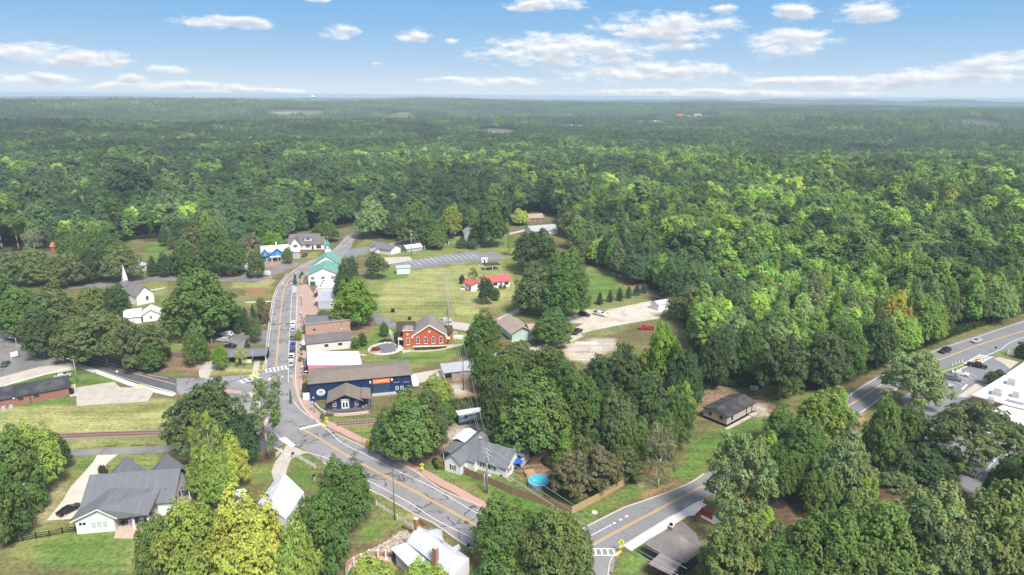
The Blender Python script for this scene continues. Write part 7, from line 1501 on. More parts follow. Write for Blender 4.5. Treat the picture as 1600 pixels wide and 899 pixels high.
sign((27,514),'orange-yellow curve sign on the bank of the west road','diamond',mat('amber_sign',(.80,.50,.02),.5),2.6,.8); sign((472,446),'amber sign at the street in front of the green-roofed hall','diamond',mat('amber_sign',(.80,.50,.02),.5),2.0,.7); sign((133,597),'small blue parking sign on the lawn by the concrete lot','rect',mat('blue_sign',(.15,.35,.6),.6),1.8,.35); sign((150,588),'small blue sign beside the white pavement','rect',mat('blue_sign',(.15,.35,.6),.6),1.2,.35)
sign((184,587),'small white sign at the edge of the west road','rect',W_TRIM,1.4,.35); sign((477,431),'round pinkish sign at the kerb of the far bend','oct',mat('pink_sign',(.6,.35,.3),.6),2.2,.5); sign((473,440),'small white sign beside the dark kerb shrub','rect',W_TRIM,1.2,.3); sign((765,752),'small white placard on the plank fence','rect',W_TRIM,1.6,.35); sign((130,553),'white roadside sign below the big oaks','rect',W_TRIM,.9,.35)
sign((1554,551),'dark sign at the highway crosswalk','rect',M_BLKM,1.8,.4); sign((384,585),'yellow post sign on the corner by the street shelter','rect',M_YELB,1.2,.25); sign((400,586),'pinkish post sign at the tactile corner','rect',mat('pink_sign',(.6,.35,.3),.6),1.2,.25)
for i, (a, l) in enumerate([((491,751),'black mailbox on a white post by the picket fence corner'),((732,861),'black mailbox at the kerb behind the metal-roofed house'),((458,716),'dark lantern post at the gate of the driveway')]):
    x, y = G(*a); t = thing('mailbox', l, 'mailbox', (x,y,.02), math.radians(-30)); MB().box(-.06,.06,-.06,.06,0,1.1).build('post', W_TRIM, t); MB().box(-.2,.2,-.3,.3,1.1,1.5).build('box', M_BLKM, t)
def board(A, B, h0, h1, label, nm='sign_board', leg=True, m=None, cat='sign'):
    loc, rt, L = frame(A, B); t = thing(nm, label, cat, loc, rt); MB().box(0,L,-.08,.08,h0,h1).build('panel', m or W_TRIM, t); MB().box(-.12,0,-.12,.12,0,h1+.2).build('post', W_TRIM, t); MB().box(L,L+.12,-.12,.12,0,h1+.2).build('post', W_TRIM, t); return t
board((18,561),(29,558),.5,2.2,'white two-post sign board on the west lot'); board((1574,556),(1584,558),.3,2.0,'white sign board on the grass by the school entrance'); board((630,553),(640,551),.2,1.0,'low pale stone sign on the church lawn',m=mat('pale_stone',(.6,.58,.54),.9),nm='stone_sign')
# ------------------------------------------------------------------ fences
def fence(name, label, pts, h, bay, m, style, cat='fence', group=None, base=None):
    P_ = PX(pts); t = thing(name, label, cat, (P_[0][0],P_[0][1],0), 0, group); o0 = P_[0]
    for a, b_ in zip(P_, P_[1:]):
        L = math.dist(a, b_); n = max(1, round(L/bay)); th = math.atan2(b_[1]-a[1], b_[0]-a[0]); w = L/n
        key = ('f',name,style,round(w,2),h,m.name)
        if key not in VC:
            mb = MB()
            if style == 'plank':
                k = int(w/.30)
                for i in range(k): x0 = i*w/k; hh = h+(.05 if i % 2 else 0); mb.box(x0+.012,x0+w/k-.012,-.02,.02,.05,hh)
                mb.box(0,w,.02,.06,.35,.45).box(0,w,.02,.06,h-.4,h-.3)
            elif style == 'picket':
                k = int(w/.28)
                for i in range(k): x0 = (i+.3)*w/k; mb.box(x0,x0+.13,-.02,.02,.08,h)
                mb.box(0,w,.02,.05,.25,.34).box(0,w,.02,.05,h-.35,h-.26)
            elif style == 'rail':
                for z in (.35,.75,1.15): mb.box(0,w,-.03,.03,z*h/1.3-.07,z*h/1.3+.07)
            elif style == 'wire':
                for z in (.1,.5,.95): mb.box(0,w,-.015,.015,z*h-.015,z*h+.015)
                k = int(w/.6)
                for i in range(k): mb.tube((i*w/k,0,.1*h),((i+1)*w/k,0,.95*h),.01,.01,3,False).tube(((i+1)*w/k,0,.1*h),(i*w/k,0,.95*h),.01,.01,3,False)
            elif style == 'hoarding': mb.box(.02,w-.02,-.03,.03,0,h)
            pz = .09 if style != 'wire' else .05
            VC[key] = (mb.mesh('fence_panel', m), MB().box(-pz,pz,-pz,pz,0,h+.12).mesh('post', m if style != 'wire' else M_STEEL))
        pm, qm = VC[key]
        for i in range(n+1):
            x, y = a[0]+(b_[0]-a[0])*i/n-o0[0], a[1]+(b_[1]-a[1])*i/n-o0[1]
            if i < n: put('fence_panel', pm, t, (x,y,0), th)
            put('post', qm, t, (x,y,0), th)
    return t
F_W = mat('weathered_fence_wood', (.30,.19,.12), .9, .25, 1.5); F_N = mat('newer_tan_fence_wood', (.46,.33,.18), .9, .15, 1.5); F_WH = mat('white_picket_paint', (.74,.74,.72), .7, .08, 1); F_G = mat('grey_board_fence',(.20,.17,.15),.9,.2,1.5)
fence('plank_fence','weathered brown plank fence between the shuttered house and the pool corner',[(718,735),(732,744),(760,755),(800,772),(830,782),(893,804)],1.8,2.4,F_W,'plank')
fence('plank_fence','new tan plank fence rising along the lawn of the side road',[(893,804),(930,785),(968,763),(1002,744)],1.8,2.4,F_N,'plank'); fence('plank_fence','short tan plank fence piece at the wood corner',[(1002,744),(1012,738),(1025,741)],1.6,2.4,F_N,'plank')
fence('picket_fence','white picket fence right of the gate by the oval lawn',[(446,716),(457,712),(470,719),(480,725),(492,732)],1.1,2.4,F_WH,'picket'); fence('picket_fence','white picket gate panel left of the gate driveway',[(432,714),(440,707)],1.1,2.4,F_WH,'picket'); fence('picket_fence','long white picket fence along the verge behind the metal-roofed house',[(588,790),(612,806),(630,818),(645,828)],1.1,2.4,F_WH,'picket')
fence('board_fence','black three-rail board fence in front of the left lawn',[(14,851),(36,846),(57,842),(78,839),(98,834),(119,832)],1.35,2.6,M_BLKM,'rail'); fence('board_fence','black board fence piece at the right corner of the white house',[(270,800),(284,797)],1.3,2.4,M_BLKM,'rail')
fence('rail_fence','honey-coloured wooden rail fence behind the foreground trees at right',[(1336,727),(1368,739),(1383,746),(1399,751),(1420,757)],1.3,2.6,mat('honey_wood',(.55,.35,.15),.85,.15,1),'rail')
fence('board_fence','red stained board fence by the grey-roofed house driveway',[(1087,815),(1096,805),(1112,813)],1.8,2.2,mat('red_stained_wood',(.32,.07,.045),.85,.15,1),'hoarding'); fence('plank_fence','dark grey plank fence under the roadside oaks by the cafe drive',[(262,557),(294,560)],1.7,2.4,F_G,'plank')
fence('plank_fence','tan plank enclosure around the garden behind the street',[(384,464),(384,456),(419,456),(419,464),(384,464)],1.9,3.0,mat('enclosure_wood',(.40,.25,.15),.9,.15,1),'plank'); fence('plank_fence','long grey-brown plank fence on the lawn by the grey gabled house',[(742,387),(762,385.5),(786,384)],1.5,3,F_G,'plank')
fence('chain_link_fence','chain link fence along the near side of the far car park',[(676,417),(700,412),(722,409),(750,406.5),(790,404.5)],2.0,4,M_STEEL,'wire'); fence('chain_link_fence','chain link fence along the front of the gravel lot',[(909,531),(930,525),(960,518),(985,511),(1004,508)],1.8,3,M_STEEL,'wire'); fence('chain_link_fence','long chain link fence behind the gravel lot',[(925,475),(950,473),(1003,464)],2.2,3,M_STEEL,'wire')
fence('chain_link_fence','chain link fence at the corner of the shop garden',[(385,440),(420,438)],1.4,3,M_STEEL,'wire')
# ------------------------------------------------------------------ pools
x, y = G(842,758); t = thing('above_ground_pool', 'round above-ground pool with bright blue water in the fenced garden', 'pool', (x,y,0)); R_ = 2.45; N = 28
wl = MB(); V = [(R_*math.cos(6.2832*i/N),R_*math.sin(6.2832*i/N)) for i in range(N)]
wl.add([(a,b_,0) for a,b_ in V]+[(a,b_,1.25) for a,b_ in V]+[(a*.97,b_*.97,1.25) for a,b_ in V]+[(a*.97,b_*.97,.2) for a,b_ in V], [(i,(i+1)%N,N+(i+1)%N,N+i) for i in range(N)]+[(N+i,N+(i+1)%N,2*N+(i+1)%N,2*N+i) for i in range(N)]+[(2*N+i,2*N+(i+1)%N,3*N+(i+1)%N,3*N+i) for i in range(N)])
wl.build('pool_wall', mat('blue_grey_liner',(.16,.22,.30),.7,.08), t)
for i in range(14): a = 6.2832*i/14; MB().tube((R_*1.02*math.cos(a),R_*1.02*math.sin(a),0),(R_*1.02*math.cos(a),R_*1.02*math.sin(a),1.3),.045,.045,6).build('frame_leg', W_GREY, t)
rm_ = MB()
for i in range(N): a, b_ = 6.2832*i/N, 6.2832*(i+1)/N; rm_.tube((R_*math.cos(a),R_*math.sin(a),1.28),(R_*math.cos(b_),R_*math.sin(b_),1.28),.06,.06,5,False)
rm_.build('top_rim', mat('pale_blue_rim',(.45,.60,.68),.5), t)
def water_mat(name, c):
    m = bpy.data.materials.new(name); m.use_nodes = True; b = NB(m.node_tree); p = m.node_tree.nodes['Principled BSDF']; p.inputs['Base Color'].default_value = (*c,1); p.inputs['Roughness'].default_value = .06; p.inputs['Specular IOR Level'].default_value = .5
    n = b('ShaderNodeTexNoise', {'Vector': b('ShaderNodeTexCoord').outputs['Object'], 'Scale': 2.5, 'Detail': 2.0}).outputs[0]; b.l.new(b('ShaderNodeBump', {'Height': n, 'Strength': .25, 'Distance': .05}).outputs[0], p.inputs['Normal'])
    b.l.new(b.mix(n, [q*.8 for q in c], [min(1,q*1.2) for q in c]), p.inputs['Base Color']); return m
MB().add([(a*.97,b_*.97,1.08) for a,b_ in V], [tuple(range(N))]).build('pool_water', water_mat('bright_pool_water',(.06,.48,.62)), t)
MB().box(-1.9,-1.7,1.2,1.4,1.25,1.34).box(-1.2,-.9,-.1,.2,1.09,1.12).build('skimmer', W_TRIM, t)
x, y = G(832,746); t = thing('pool_deck', 'small wooden deck with railing behind the round pool', 'deck', (x,y,0), .3); MB().box(-1.4,1.0,0,2.2,0,.9).build('platform', mat('fresh_lumber',(.45,.29,.17),.85,.1,1), t)
for a in ((-1.35,.05),(.95,.05),(-1.35,2.1),(.95,2.1)): MB().box(a[0]-.06,a[0]+.06,a[1]-.06,a[1]+.06,.9,1.9).build('post', mat('fresh_lumber',(.58,.36,.20),.85,.1,1), t)
MB().box(-1.4,1.0,2.1,2.18,1.75,1.85).box(.93,1.0,0,2.2,1.75,1.85).build('rail', mat('fresh_lumber',(.58,.36,.20),.85,.1,1), t)
t = thing('garden_ramp', 'reddish wooden walkway from the shuttered house to the pool deck', 'walkway', (*G(818,738),0), math.radians(-28)); MB().box(-1.0,1.2,-.45,.45,0,.4).build('planks', M_WOOD, t)
x, y = G(806,734); t = thing('gazebo_umbrella', 'bright blue canopy over a dark seat beside the shuttered house', 'canopy', (x,y,0), .2); MB().add([(-1.5,-1.3,2.3),(1.5,-1.3,2.3),(1.5,1.3,2.3),(-1.5,1.3,2.3),(0,0,2.9)],[(0,1,4),(1,2,4),(2,3,4),(3,0,4),(3,2,1,0)]).build('canopy_cloth', mat('blue_tarp',(.02,.10,.45),.6), t)
for a in ((-1.4,-1.2),(1.4,-1.2),(1.4,1.2),(-1.4,1.2)): MB().tube((*a,0),(*a,2.3),.05).build('post', M_STEEL, t)
MB().box(-1,1,-.8,.8,0,1.1).build('covered_seat', mat('dark_teal_cover',(.02,.07,.07),.8), t)
x, y = G(797,751); t = thing('fire_pit', 'small ring of bricks on the grass by the shuttered house', 'fire pit', (x,y,0)); 
for i in range(8): a = 6.2832*i/8; MB().box(-.22,.22,-.12,.12,0,.35).build('stone', M_BRICKP, t).location = (.55*math.cos(a),.55*math.sin(a),0)
for a, l in (((782,788),'grey round cover plate on the roadside grass'),((929,801),'white pebble-like cap on the lawn by the side road')): x, y = G(*a); t = thing('utility_cover', l, 'cover', (x,y,0)); MB().tube((0,0,0),(0,0,.12),.6,.6,12).build('lid', W_GREY if 'grey' in l else W_TRIM, t)
# oval pool with columns and stone bank
c = G(572,900); cx, cy = c; sheet('pool_terrace', [(542,899),(544,884),(560,874),(582,869),(612,871),(612,905),(600,930),(540,930)], .12, mat('peach_terrace',(.55,.36,.27),.9,.1,.6), t=1)
t = thing('oval_pool', 'oval in-ground pool with teal cover at the bottom edge', 'pool', (cx,cy,.12)); N = 30; V = [(3.5*math.cos(6.2832*i/N),4.6*math.sin(6.2832*i/N)) for i in range(N)]
MB().add([(a*1.06,b_*1.04,.06) for a,b_ in V], [tuple(range(N))]).build('coping', mat('tan_coping',(.50,.38,.28),.9), t); MB().add([(a,b_,.075) for a,b_ in V], [tuple(range(N))]).build('pool_surface', water_mat('teal_pool_water',(.035,.18,.17)), t)
for i, (px, py) in enumerate([(553.5,887),(565,881),(577,875),(591,874.5),(603,874.5)]):
    x, y = G(px, py); t = thing('white_column', ['leftmost white statue column on the pool terrace','second white column from the left on the pool terrace','middle white column on the pool terrace','fourth white column from the left on the pool terrace','white column nearest the metal-roofed house'][i], 'column', (x,y,.12), 0, 'white columns round the oval pool')
    MB().tube((0,0,0),(0,0,.15),.28,.28,8).build('base', W_TRIM, t); MB().tube((0,0,.15),(0,0,1.9),.17,.12,8).build('shaft', W_TRIM, t); MB().tube((0,0,1.9),(0,0,2.0),.2,.2,8).build('cap', W_TRIM, t)
o = line('x', [(541,899),(543,884),(560,872),(582,867),(612,868)], .3, .75, mat('tan_block_wall',(.42,.28,.20),.9,.15,1), t=1, kind=None); o.name = 'garden_wall'; tag(o, 'curved low tan wall behind the white columns', 'wall')
st = [MB().ball((0,0,0),.34,.26,.2,6,4).mesh('stone', mat('pale_bank_stone',(.50,.46,.42),.9,.2,2)), MB().ball((0,0,0),.26,.32,.22,6,4).mesh('stone', mat('tan_bank_stone',(.42,.34,.27),.9,.2,2))]
t = thing('stone_bank', 'bank of pale boulders above the pool terrace', 'rock bank', (*G(580,855),0)); bx, by = G(580,855); pp = PX([(545,885),(556,872),(575,862),(600,850),(620,834),(636,830),(645,838),(628,852),(604,866),(580,866),(560,871),(548,884)])
k = 0; xs = [p[0] for p in pp]; ys = [p[1] for p in pp]
while k < 260:
    x, y = rnd.uniform(min(xs),max(xs)), rnd.uniform(min(ys),max(ys))
    if inside(np.array([x]), np.array([y]), pp)[0]: o = put('stone', st[k%2], t, (x-bx,y-by,rnd.uniform(.03,.25)), rnd.uniform(0,6)); s = rnd.uniform(.6,1.3); o.scale = (s,s,s); k += 1
x, y = G(641,831); tag(MB().box(-2.2,2.2,-.15,.15,0,.8).build('timber_edging', M_WOOD), 'brown timber retaining edge by the metal-roofed house', 'edging').matrix_world = Matrix.Translation((x,y,0)) @ Matrix.Rotation(math.radians(-35),4,'Z')
# stones at the church fountain garden, mulch rings
x, y = G(602,545); t = thing('memorial_garden', 'oval paved memorial garden with red flowers left of the brick church', 'garden', (x,y,0)); 
N = 20; MB().prism([(6.0*math.cos(6.2832*i/N),6.2*math.sin(6.2832*i/N)) for i in range(N)], 0, .05).build('paving_rim', mat('pale_paving',(.55,.50,.44),.9,.1,1), t); MB().prism([(4.4*math.cos(6.2832*i/N)+.5,4.8*math.sin(6.2832*i/N)+.4) for i in range(N)], .05, .10).build('slate_paving', mat('slate_paving',(.17,.17,.185),.9,.1,1), t)
MB().tube((-2.8,-2.6,.1),(-2.8,-2.6,.5),2.0,1.8,12).build('planter', M_BRICKP, t)
cen, nrm, sz, cl, _ = crown('bush', 5, 500, .16); bm_ = leaf_mesh('flowers', cen*np.array([1.9,1.9,.7]), nrm, sz*1.9, cl, M_LEAF); o = put('flowers', bm_, t, (-2.8,-2.6,.5)); o.color = (.28,.06,.04,1); o = put('flowers', bm_, t, (-3.6,-1.6,.5)); o.color = (.20,.20,.06,1); o.scale = (.5,.5,.8)
for i in range(12): a = -.6+3.6*i/11; MB().box(-.35,.35,-.25,.25,.05,.3).build('edge_stone', W_TRIM, t).location = (5.2*math.cos(a-.9),5.4*math.sin(a-.9),0)
for a, r_, l in (((1212,787),2.0,'black_mulch_ring'),((601,527),1.1,'mulch_ring'),((614,559),1.0,'mulch_ring')):
    x, y = G(*a); N = 14; MB().prism([(r_*math.cos(6.2832*i/N)*rnd.uniform(.9,1.1),r_*math.sin(6.2832*i/N)*rnd.uniform(.9,1.1)) for i in range(N)], 0, .05).build('mulch_ring', mat('black_mulch',(.03,.025,.022),.95,.3,3) if r_ > 1.5 else mat('red_brown_mulch',(.13,.07,.05),.95,.3,3), kind='structure').location = (x,y,0)
def shrubs(name, label, pts, col, n, r0=.45, h=.7, cat='shrubs'):
    P_ = PX(pts); t = thing(name, label, cat, (P_[0][0],P_[0][1],0)); me, tm, R, Hc, tb = PROTO[('bush',0)]
    tot = sum(math.dist(a, b_) for a, b_ in zip(P_, P_[1:]))
    for i in range(n):
        s = tot*(i+.5)/n
        for a, b_ in zip(P_, P_[1:]):
            d = math.dist(a, b_)
            if s <= d: f = s/d; x, y = a[0]+(b_[0]-a[0])*f, a[1]+(b_[1]-a[1])*f; break
            s -= d
        o = put('bush', PROTO[('bush',i%3)][0], t, (x-P_[0][0]+rnd.uniform(-.1,.1), y-P_[0][1]+rnd.uniform(-.1,.1), 0), rnd.uniform(0,6)); k = rnd.uniform(.85,1.15)*r0/R; o.scale = (k,k,h/Hc*rnd.uniform(.85,1.15)); c = COL[col] if isinstance(col,str) else col; o.color = (*[q*rnd.uniform(.8,1.2) for q in c],1)
shrubs('foundation_hedge','mixed low hedge along the front of the red brick church',[(648,547),(697,544)],'warm',16,.5,.8); shrubs('garden_hedge','low dark hedge on the curved edge of the memorial garden',[(592,536),(602,532),(612,533)],'dark',8,.5,.6)
shrubs('yellow_shrubs','yellow-green shrubs at the left corner of the shuttered house',[(683,728),(691,733)],'yellow',5,.9,1.6); shrubs('dark_shrubs','dark shrubs beside the yellow-green shrubs at the shuttered house',[(680,722),(684,733)],'deep',5,.8,1.3)
shrubs('roadside_bushes','yellow-green bushes low on the west road bank',[(98,535),(118,545)],'bright',7,.8,1.0); shrubs('weedy_verge','rusty weeds on the verge behind the metal-roofed house',[(655,816),(664,821)],(.32,.17,.10),5,.5,.6)
shrubs('driveway_bushes','olive bush beside the driveway at the street gable',[(158,734),(163,744)],'olive',3,.9,1.3); shrubs('junction_flowers','pinkish flowering bushes at the junction behind the big green tree',[(815,828),(880,845)],(.42,.20,.12),9,.8,1.0); shrubs('back_hedge','dark hedge left of the white yard of the wood edge',[(780,800),(850,815)],'green',10,1.2,1.6)
shrubs('storefront_planters','green shrubs in the brick forecourt',[(470,545),(472,566)],'grass',3,.5,.8); shrubs('wood_edge_brush','brush along the foot of the wood by the mobile home',[(1030,665),(1050,640),(1072,615),(1120,602),(1190,606)],'dark',26,1.6,2.6); shrubs('highway_brush','brush along the forest foot beside the highway',[(1210,605),(1300,600),(1380,565),(1460,535),(1530,508),(1600,485)],'green',46,1.8,2.6)
shrubs('field_edge_brush','brush along the forest foot beside the far lawn',[(905,400),(930,410),(970,428),(1005,445)],'dark',18,1.8,2.4); shrubs('left_edge_brush','brush along the left forest foot',[(0,394),(60,388),(130,384),(215,374),(262,370),(300,388),(380,394)],'deep',40,2.2,3.0)
shrubs('yard_undergrowth','undergrowth behind the round pool',[(850,720),(870,735),(900,750),(940,760),(990,752)],'olive',16,1.4,1.8); shrubs('wires_undergrowth','undergrowth beneath the wires behind the motorhome',[(700,640),(735,632),(760,640)],'dark',10,1.8,2.2)
# little street and yard things
for a, l in (((1178,639),'concrete_step'),): pass
for (a, s, nm, lab, m, cat) in [((614,488),(1.2,1.0,1.3),'dark_bin','black waste bin beside the field drive',M_BLKM,'bin'),((640,500),(1.1,.9,1.1),'dark_bin','black waste bin behind the red brick church',M_BLKM,'bin'),((111,616),(1.4,1.2,1.5),'wheelie_bin','dark bin at the end wall of the low brick building',M_BLKM,'bin'),
    ((716,529),(3.2,1.8,.9),'tomb_slab','white stone slab table on the church side lawn',W_TRIM,'slab'),((1178,609),(2.2,1.4,1.0),'tank','pale green tank at the wood edge behind the mobile home',mat('pale_tank',(.45,.6,.55),.6),'tank'),((916,536),(8,1.0,.3),'timber_pile','pale timber pile on the grass before the gravel lot',W_TRIM,'timber'),
    ((1332,651),(.5,.4,1.2),'hydrant_box','white marker box on the bare traffic island',W_TRIM,'box'),((724,452),(3.4,1.2,.4),'low_boat','white upturned boat on the lawn left of the red-roofed cottage',W_TRIM,'boat'),((257,535),(2.4,1.4,1.2),'garden_trailer','dark garden trailer beneath the oaks by the bungalow',M_BLKM,'trailer'),
    ((1066,645),(6,2.2,1.0),'timber_stack','stack of orange timber beams beside the mobile home',mat('orange_timber',(.50,.28,.12),.9,.15,2),'timber'),((816,713),(1.2,1.0,1.4),'white_cabinet','white cabinet at the back corner of the shuttered house',W_TRIM,'cabinet'),((755,690),(2.0,1.2,1.6),'white_box','white box trailer behind the shuttered house',W_TRIM,'box'),
    ((576,695),(1.0,.8,1.0),'flower_tub','yellow-topped tub beside the driveway apron',M_YELB,'tub'),((280,694),(2.2,1.0,1.6),'rusty_machine','rusty red machine part beside the lane under the oak',mat('rusty_load',(.28,.13,.08),.9,.3,3),'machine')]:
    x, y = G(*a); t = thing(nm, lab, cat, (x,y,0), rnd.uniform(-.2,.2)); w, d, hh = s
    if nm in ('timber_stack','timber_pile'):
        for i in range(6): MB().box(-w/2,w/2,-d/2+i*d/6+.02,-d/2+(i+1)*d/6-.02,0,hh*rnd.uniform(.5,1)).build('beam', m, t)
    elif nm == 'low_boat': MB().ball((0,0,0),w/2,d/2,hh,12,6).build('hull', m, t)
    else: MB().box(-w/2,w/2,-d/2,d/2,.08,hh).build('box', m, t); MB().box(-w/2-.05,w/2+.05,-d/2-.05,d/2+.05,hh,hh+.08).build('lid', m, t); MB().box(-w/2+.05,w/2-.05,-d/2+.05,d/2-.05,0,.08).build('foot', M_BLKM, t)
for (x0, y0) in ((173,697.5),(214,696.5),(237,696)):
    x, y = G(x0, y0); t = thing('railway_sleeper', 'old dark railway sleeper lying on the grass beside the lane', 'sleeper', (x,y,0), rnd.uniform(-.1,.1), 'old sleepers beside the lane'); t['label'] = {173:'leftmost',214:'middle',237:'rightmost'}[x0]+' old railway sleeper lying on the grass beside the lane'; MB().box(-1.4,1.4,-.14,.14,0,.2).build('timber', mat('old_tie_wood',(.13,.085,.065),.9,.25,3), t)
for i, (a, l) in enumerate([((572,700),'left flower box edge')]): pass
for i, (px, py) in enumerate([(1488,572),(1493,570),(1498,568),(1503,566)]):
    x, y = G(px, py); t = thing('marker_post', ['first','second','third','fourth'][i]+' white marker post from the left beside the school car park', 'post', (x,y,0), 0, 'white marker posts by the school'); MB().box(-.12,.12,-.12,.12,0,1.0).build('post_body', W_TRIM, t)
# ------------------------------------------------------------------ the forest
def lod_mesh(name, kind, seed, nl, ls, R, Hc, tb):
    cen, nrm, sz, cl, _ = crown(kind, seed, nl, ls, .5); cen = cen*np.array([R,R,Hc]); cen[:,2] += tb
    return leaf_mesh(name, cen, nrm, sz*R, cl, M_LEAFI)
def patch_mesh(name, seed, size, n, nl):
    r = np.random.RandomState(seed); A = [[],[],[],[]]
    for i in range(n):
        k = ['round','round','tall','round'][i % 4]; cen, nrm, sz, cl, _ = crown(k, seed*31+i % 5, nl, .36, .4); R = r.uniform(3.6,6); Hc = r.uniform(8,12) if k == 'round' else 14
        g = int(math.ceil(math.sqrt(n))); cx, cy = ((i % g)+r.uniform(.2,.8))/g*size-size/2, ((i//g)+r.uniform(.2,.8))/g*size-size/2
        cen = cen*np.array([R,R,Hc])+np.array([cx,cy,r.uniform(2,7)]); cl[:,0] = np.clip(cl[:,0]+r.uniform(-.22,.22),0,1); cl[:,2] = np.clip(cl[:,2]*.2+(r.rand()<.10)*r.uniform(.2,.6),0,1)
        for q, v in zip(A, (cen,nrm,sz*R,cl)): q.append(v)
    A = [np.concatenate(a) for a in A]; return leaf_mesh(name, *A, M_LEAFI)
PALF = np.array([(.046,.075,.034),(.056,.092,.036),(.040,.068,.034),(.068,.108,.038),(.068,.092,.043),(.105,.165,.044),(.155,.225,.05),(.20,.235,.06),(.115,.165,.065)])
def tints(x, y, seed):
    r = np.random.RandomState(seed); n = len(x); reg = fbm(x, y, 150, 11, 3); st = fbm(x, y, 42, 12, 3); az = np.degrees(np.arctan2(x, y)); d = np.hypot(x, y)
    # the wood on the right holds more light green and yellowing trees; stands of one kind keep together
    w = np.clip((az-2)/12, 0, 1)*np.clip(1.3-np.abs(d-520)/600, 0, 1); p_l = np.clip(.06+.68*w+(reg-.5)*1.2+(st-.5)*2.2, .01, .9)
    l = r.rand(n) < p_l; k = np.where(l, r.choice([3,5,6,7,8], n, p=[.24,.37,.18,.03,.18]), np.where(st > .52, r.choice([1,3,4], n, p=[.55,.3,.15]), r.choice([0,2,1,4], n, p=[.4,.3,.2,.1])))
    c = PALF[k]*r.uniform(.84,1.18,(n,1)); far = np.clip((d-600)/1500, 0, 1)[:,None]; c = c*(1-far*.55)+np.array([(.075,.11,.04)])*far*.55
    c = c*np.array([1.01,1.0,1.05])*(1+w[:,None]*np.array([[.18,.17,.0]]))
    return FG*c*(1.0+.7*(fbm(x,y,420,5,2)-.5)+.9*(fbm(x,y,95,25,2)-.5))[:,None]
FG = 2.12
CLEAR = []
for (px, py, rx, ry, k) in FAR_FIELDS: CLEAR.append((G(px, py), rx, ry))
def scatter(d0, d1, step, seed, jit=.42):
    r = np.random.RandomState(seed); R = d1; half = math.radians(46)
    xs = np.arange(-R*math.sin(half), R*math.sin(half), step); ys = np.arange(max(60, d0*math.cos(half)), R, step)
    X, Y = np.meshgrid(xs, ys); X = X.ravel()+r.uniform(-jit,jit,X.size)*step; Y = Y.ravel()+r.uniform(-jit,jit,Y.size)*step
    D = np.hypot(X, Y); A = np.degrees(np.arctan2(X, Y)); m = (D > d0) & (D < d1) & (np.abs(A) < 44)
    X, Y, D = X[m], Y[m], D[m]; m = ~inside(X, Y, TOWN)
    X, Y, D = X[m], Y[m], D[m]
    for c, rx, ry in CLEAR:
        ang = math.atan2(c[0], c[1]); dx, dy = X-c[0], Y-c[1]; u = dx*math.cos(ang)-dy*math.sin(ang); v = dx*math.sin(ang)+dy*math.cos(ang)
        m = (u/rx)**2+(v/ry)**2 > 1; X, Y, dx = X[m], Y[m], 0
    return X, Y
def gn_forest(name, pts, prot, scale, tint, seed):
    n = len(pts); r = np.random.RandomState(seed)
    me = bpy.data.meshes.new(name); me.vertices.add(n); me.vertices.foreach_set('co', pts.astype(np.float32).ravel())
    a = me.attributes.new('tint', 'FLOAT_COLOR', 'POINT'); a.data.foreach_set('color', np.concatenate([tint, np.ones((n,1))],1).astype(np.float32).ravel())
    a = me.attributes.new('sc', 'FLOAT_VECTOR', 'POINT'); a.data.foreach_set('vector', scale.astype(np.float32).ravel())
    a = me.attributes.new('rz', 'FLOAT_VECTOR', 'POINT'); rz = np.zeros((n,3)); rz[:,2] = r.uniform(0,6.28,n); a.data.foreach_set('vector', rz.astype(np.float32).ravel())
    a = me.attributes.new('kind_index', 'INT', 'POINT'); a.data.foreach_set('value', r.randint(0, len(prot), n).astype(np.int32))
    o = bpy.data.objects.new(name, me); C.objects.link(o); tag(o, kind='stuff')
    ng = bpy.data.node_groups.new(name, 'GeometryNodeTree'); ng.interface.new_socket('Geometry', in_out='INPUT', socket_type='NodeSocketGeometry'); ng.interface.new_socket('Geometry', in_out='OUTPUT', socket_type='NodeSocketGeometry')
    gi = ng.nodes.new('NodeGroupInput'); go = ng.nodes.new('NodeGroupOutput'); jn = ng.nodes.new('GeometryNodeJoinGeometry')
    def attr(nm, dt):
        q = ng.nodes.new('GeometryNodeInputNamedAttribute'); q.data_type = dt; q.inputs[0].default_value = nm; return q.outputs[0]
    for k, p in enumerate(prot):
        po = bpy.data.objects.new(name+'_source', p); oi = ng.nodes.new('GeometryNodeObjectInfo'); oi.inputs[0].default_value = po
        ii = ng.nodes.new('GeometryNodeInstanceOnPoints'); cmp = ng.nodes.new('FunctionNodeCompare'); cmp.data_type = 'INT'; cmp.operation = 'EQUAL'
        ng.links.new(attr('kind_index','INT'), cmp.inputs[2]); cmp.inputs[3].default_value = k
        ng.links.new(gi.outputs[0], ii.inputs['Points']); ng.links.new(cmp.outputs[0], ii.inputs['Selection']); ng.links.new(oi.outputs['Geometry'], ii.inputs['Instance'])
        ng.links.new(attr('sc','FLOAT_VECTOR'), ii.inputs['Scale'])
        e = ng.nodes.new('FunctionNodeEulerToRotation'); ng.links.new(attr('rz','FLOAT_VECTOR'), e.inputs[0]); ng.links.new(e.outputs[0], ii.inputs['Rotation'])
        ng.links.new(ii.outputs[0], jn.inputs[0])
    ng.links.new(jn.outputs[0], go.inputs[0])
    md = o.modifiers.new('trees', 'NODES'); md.node_group = ng; return o
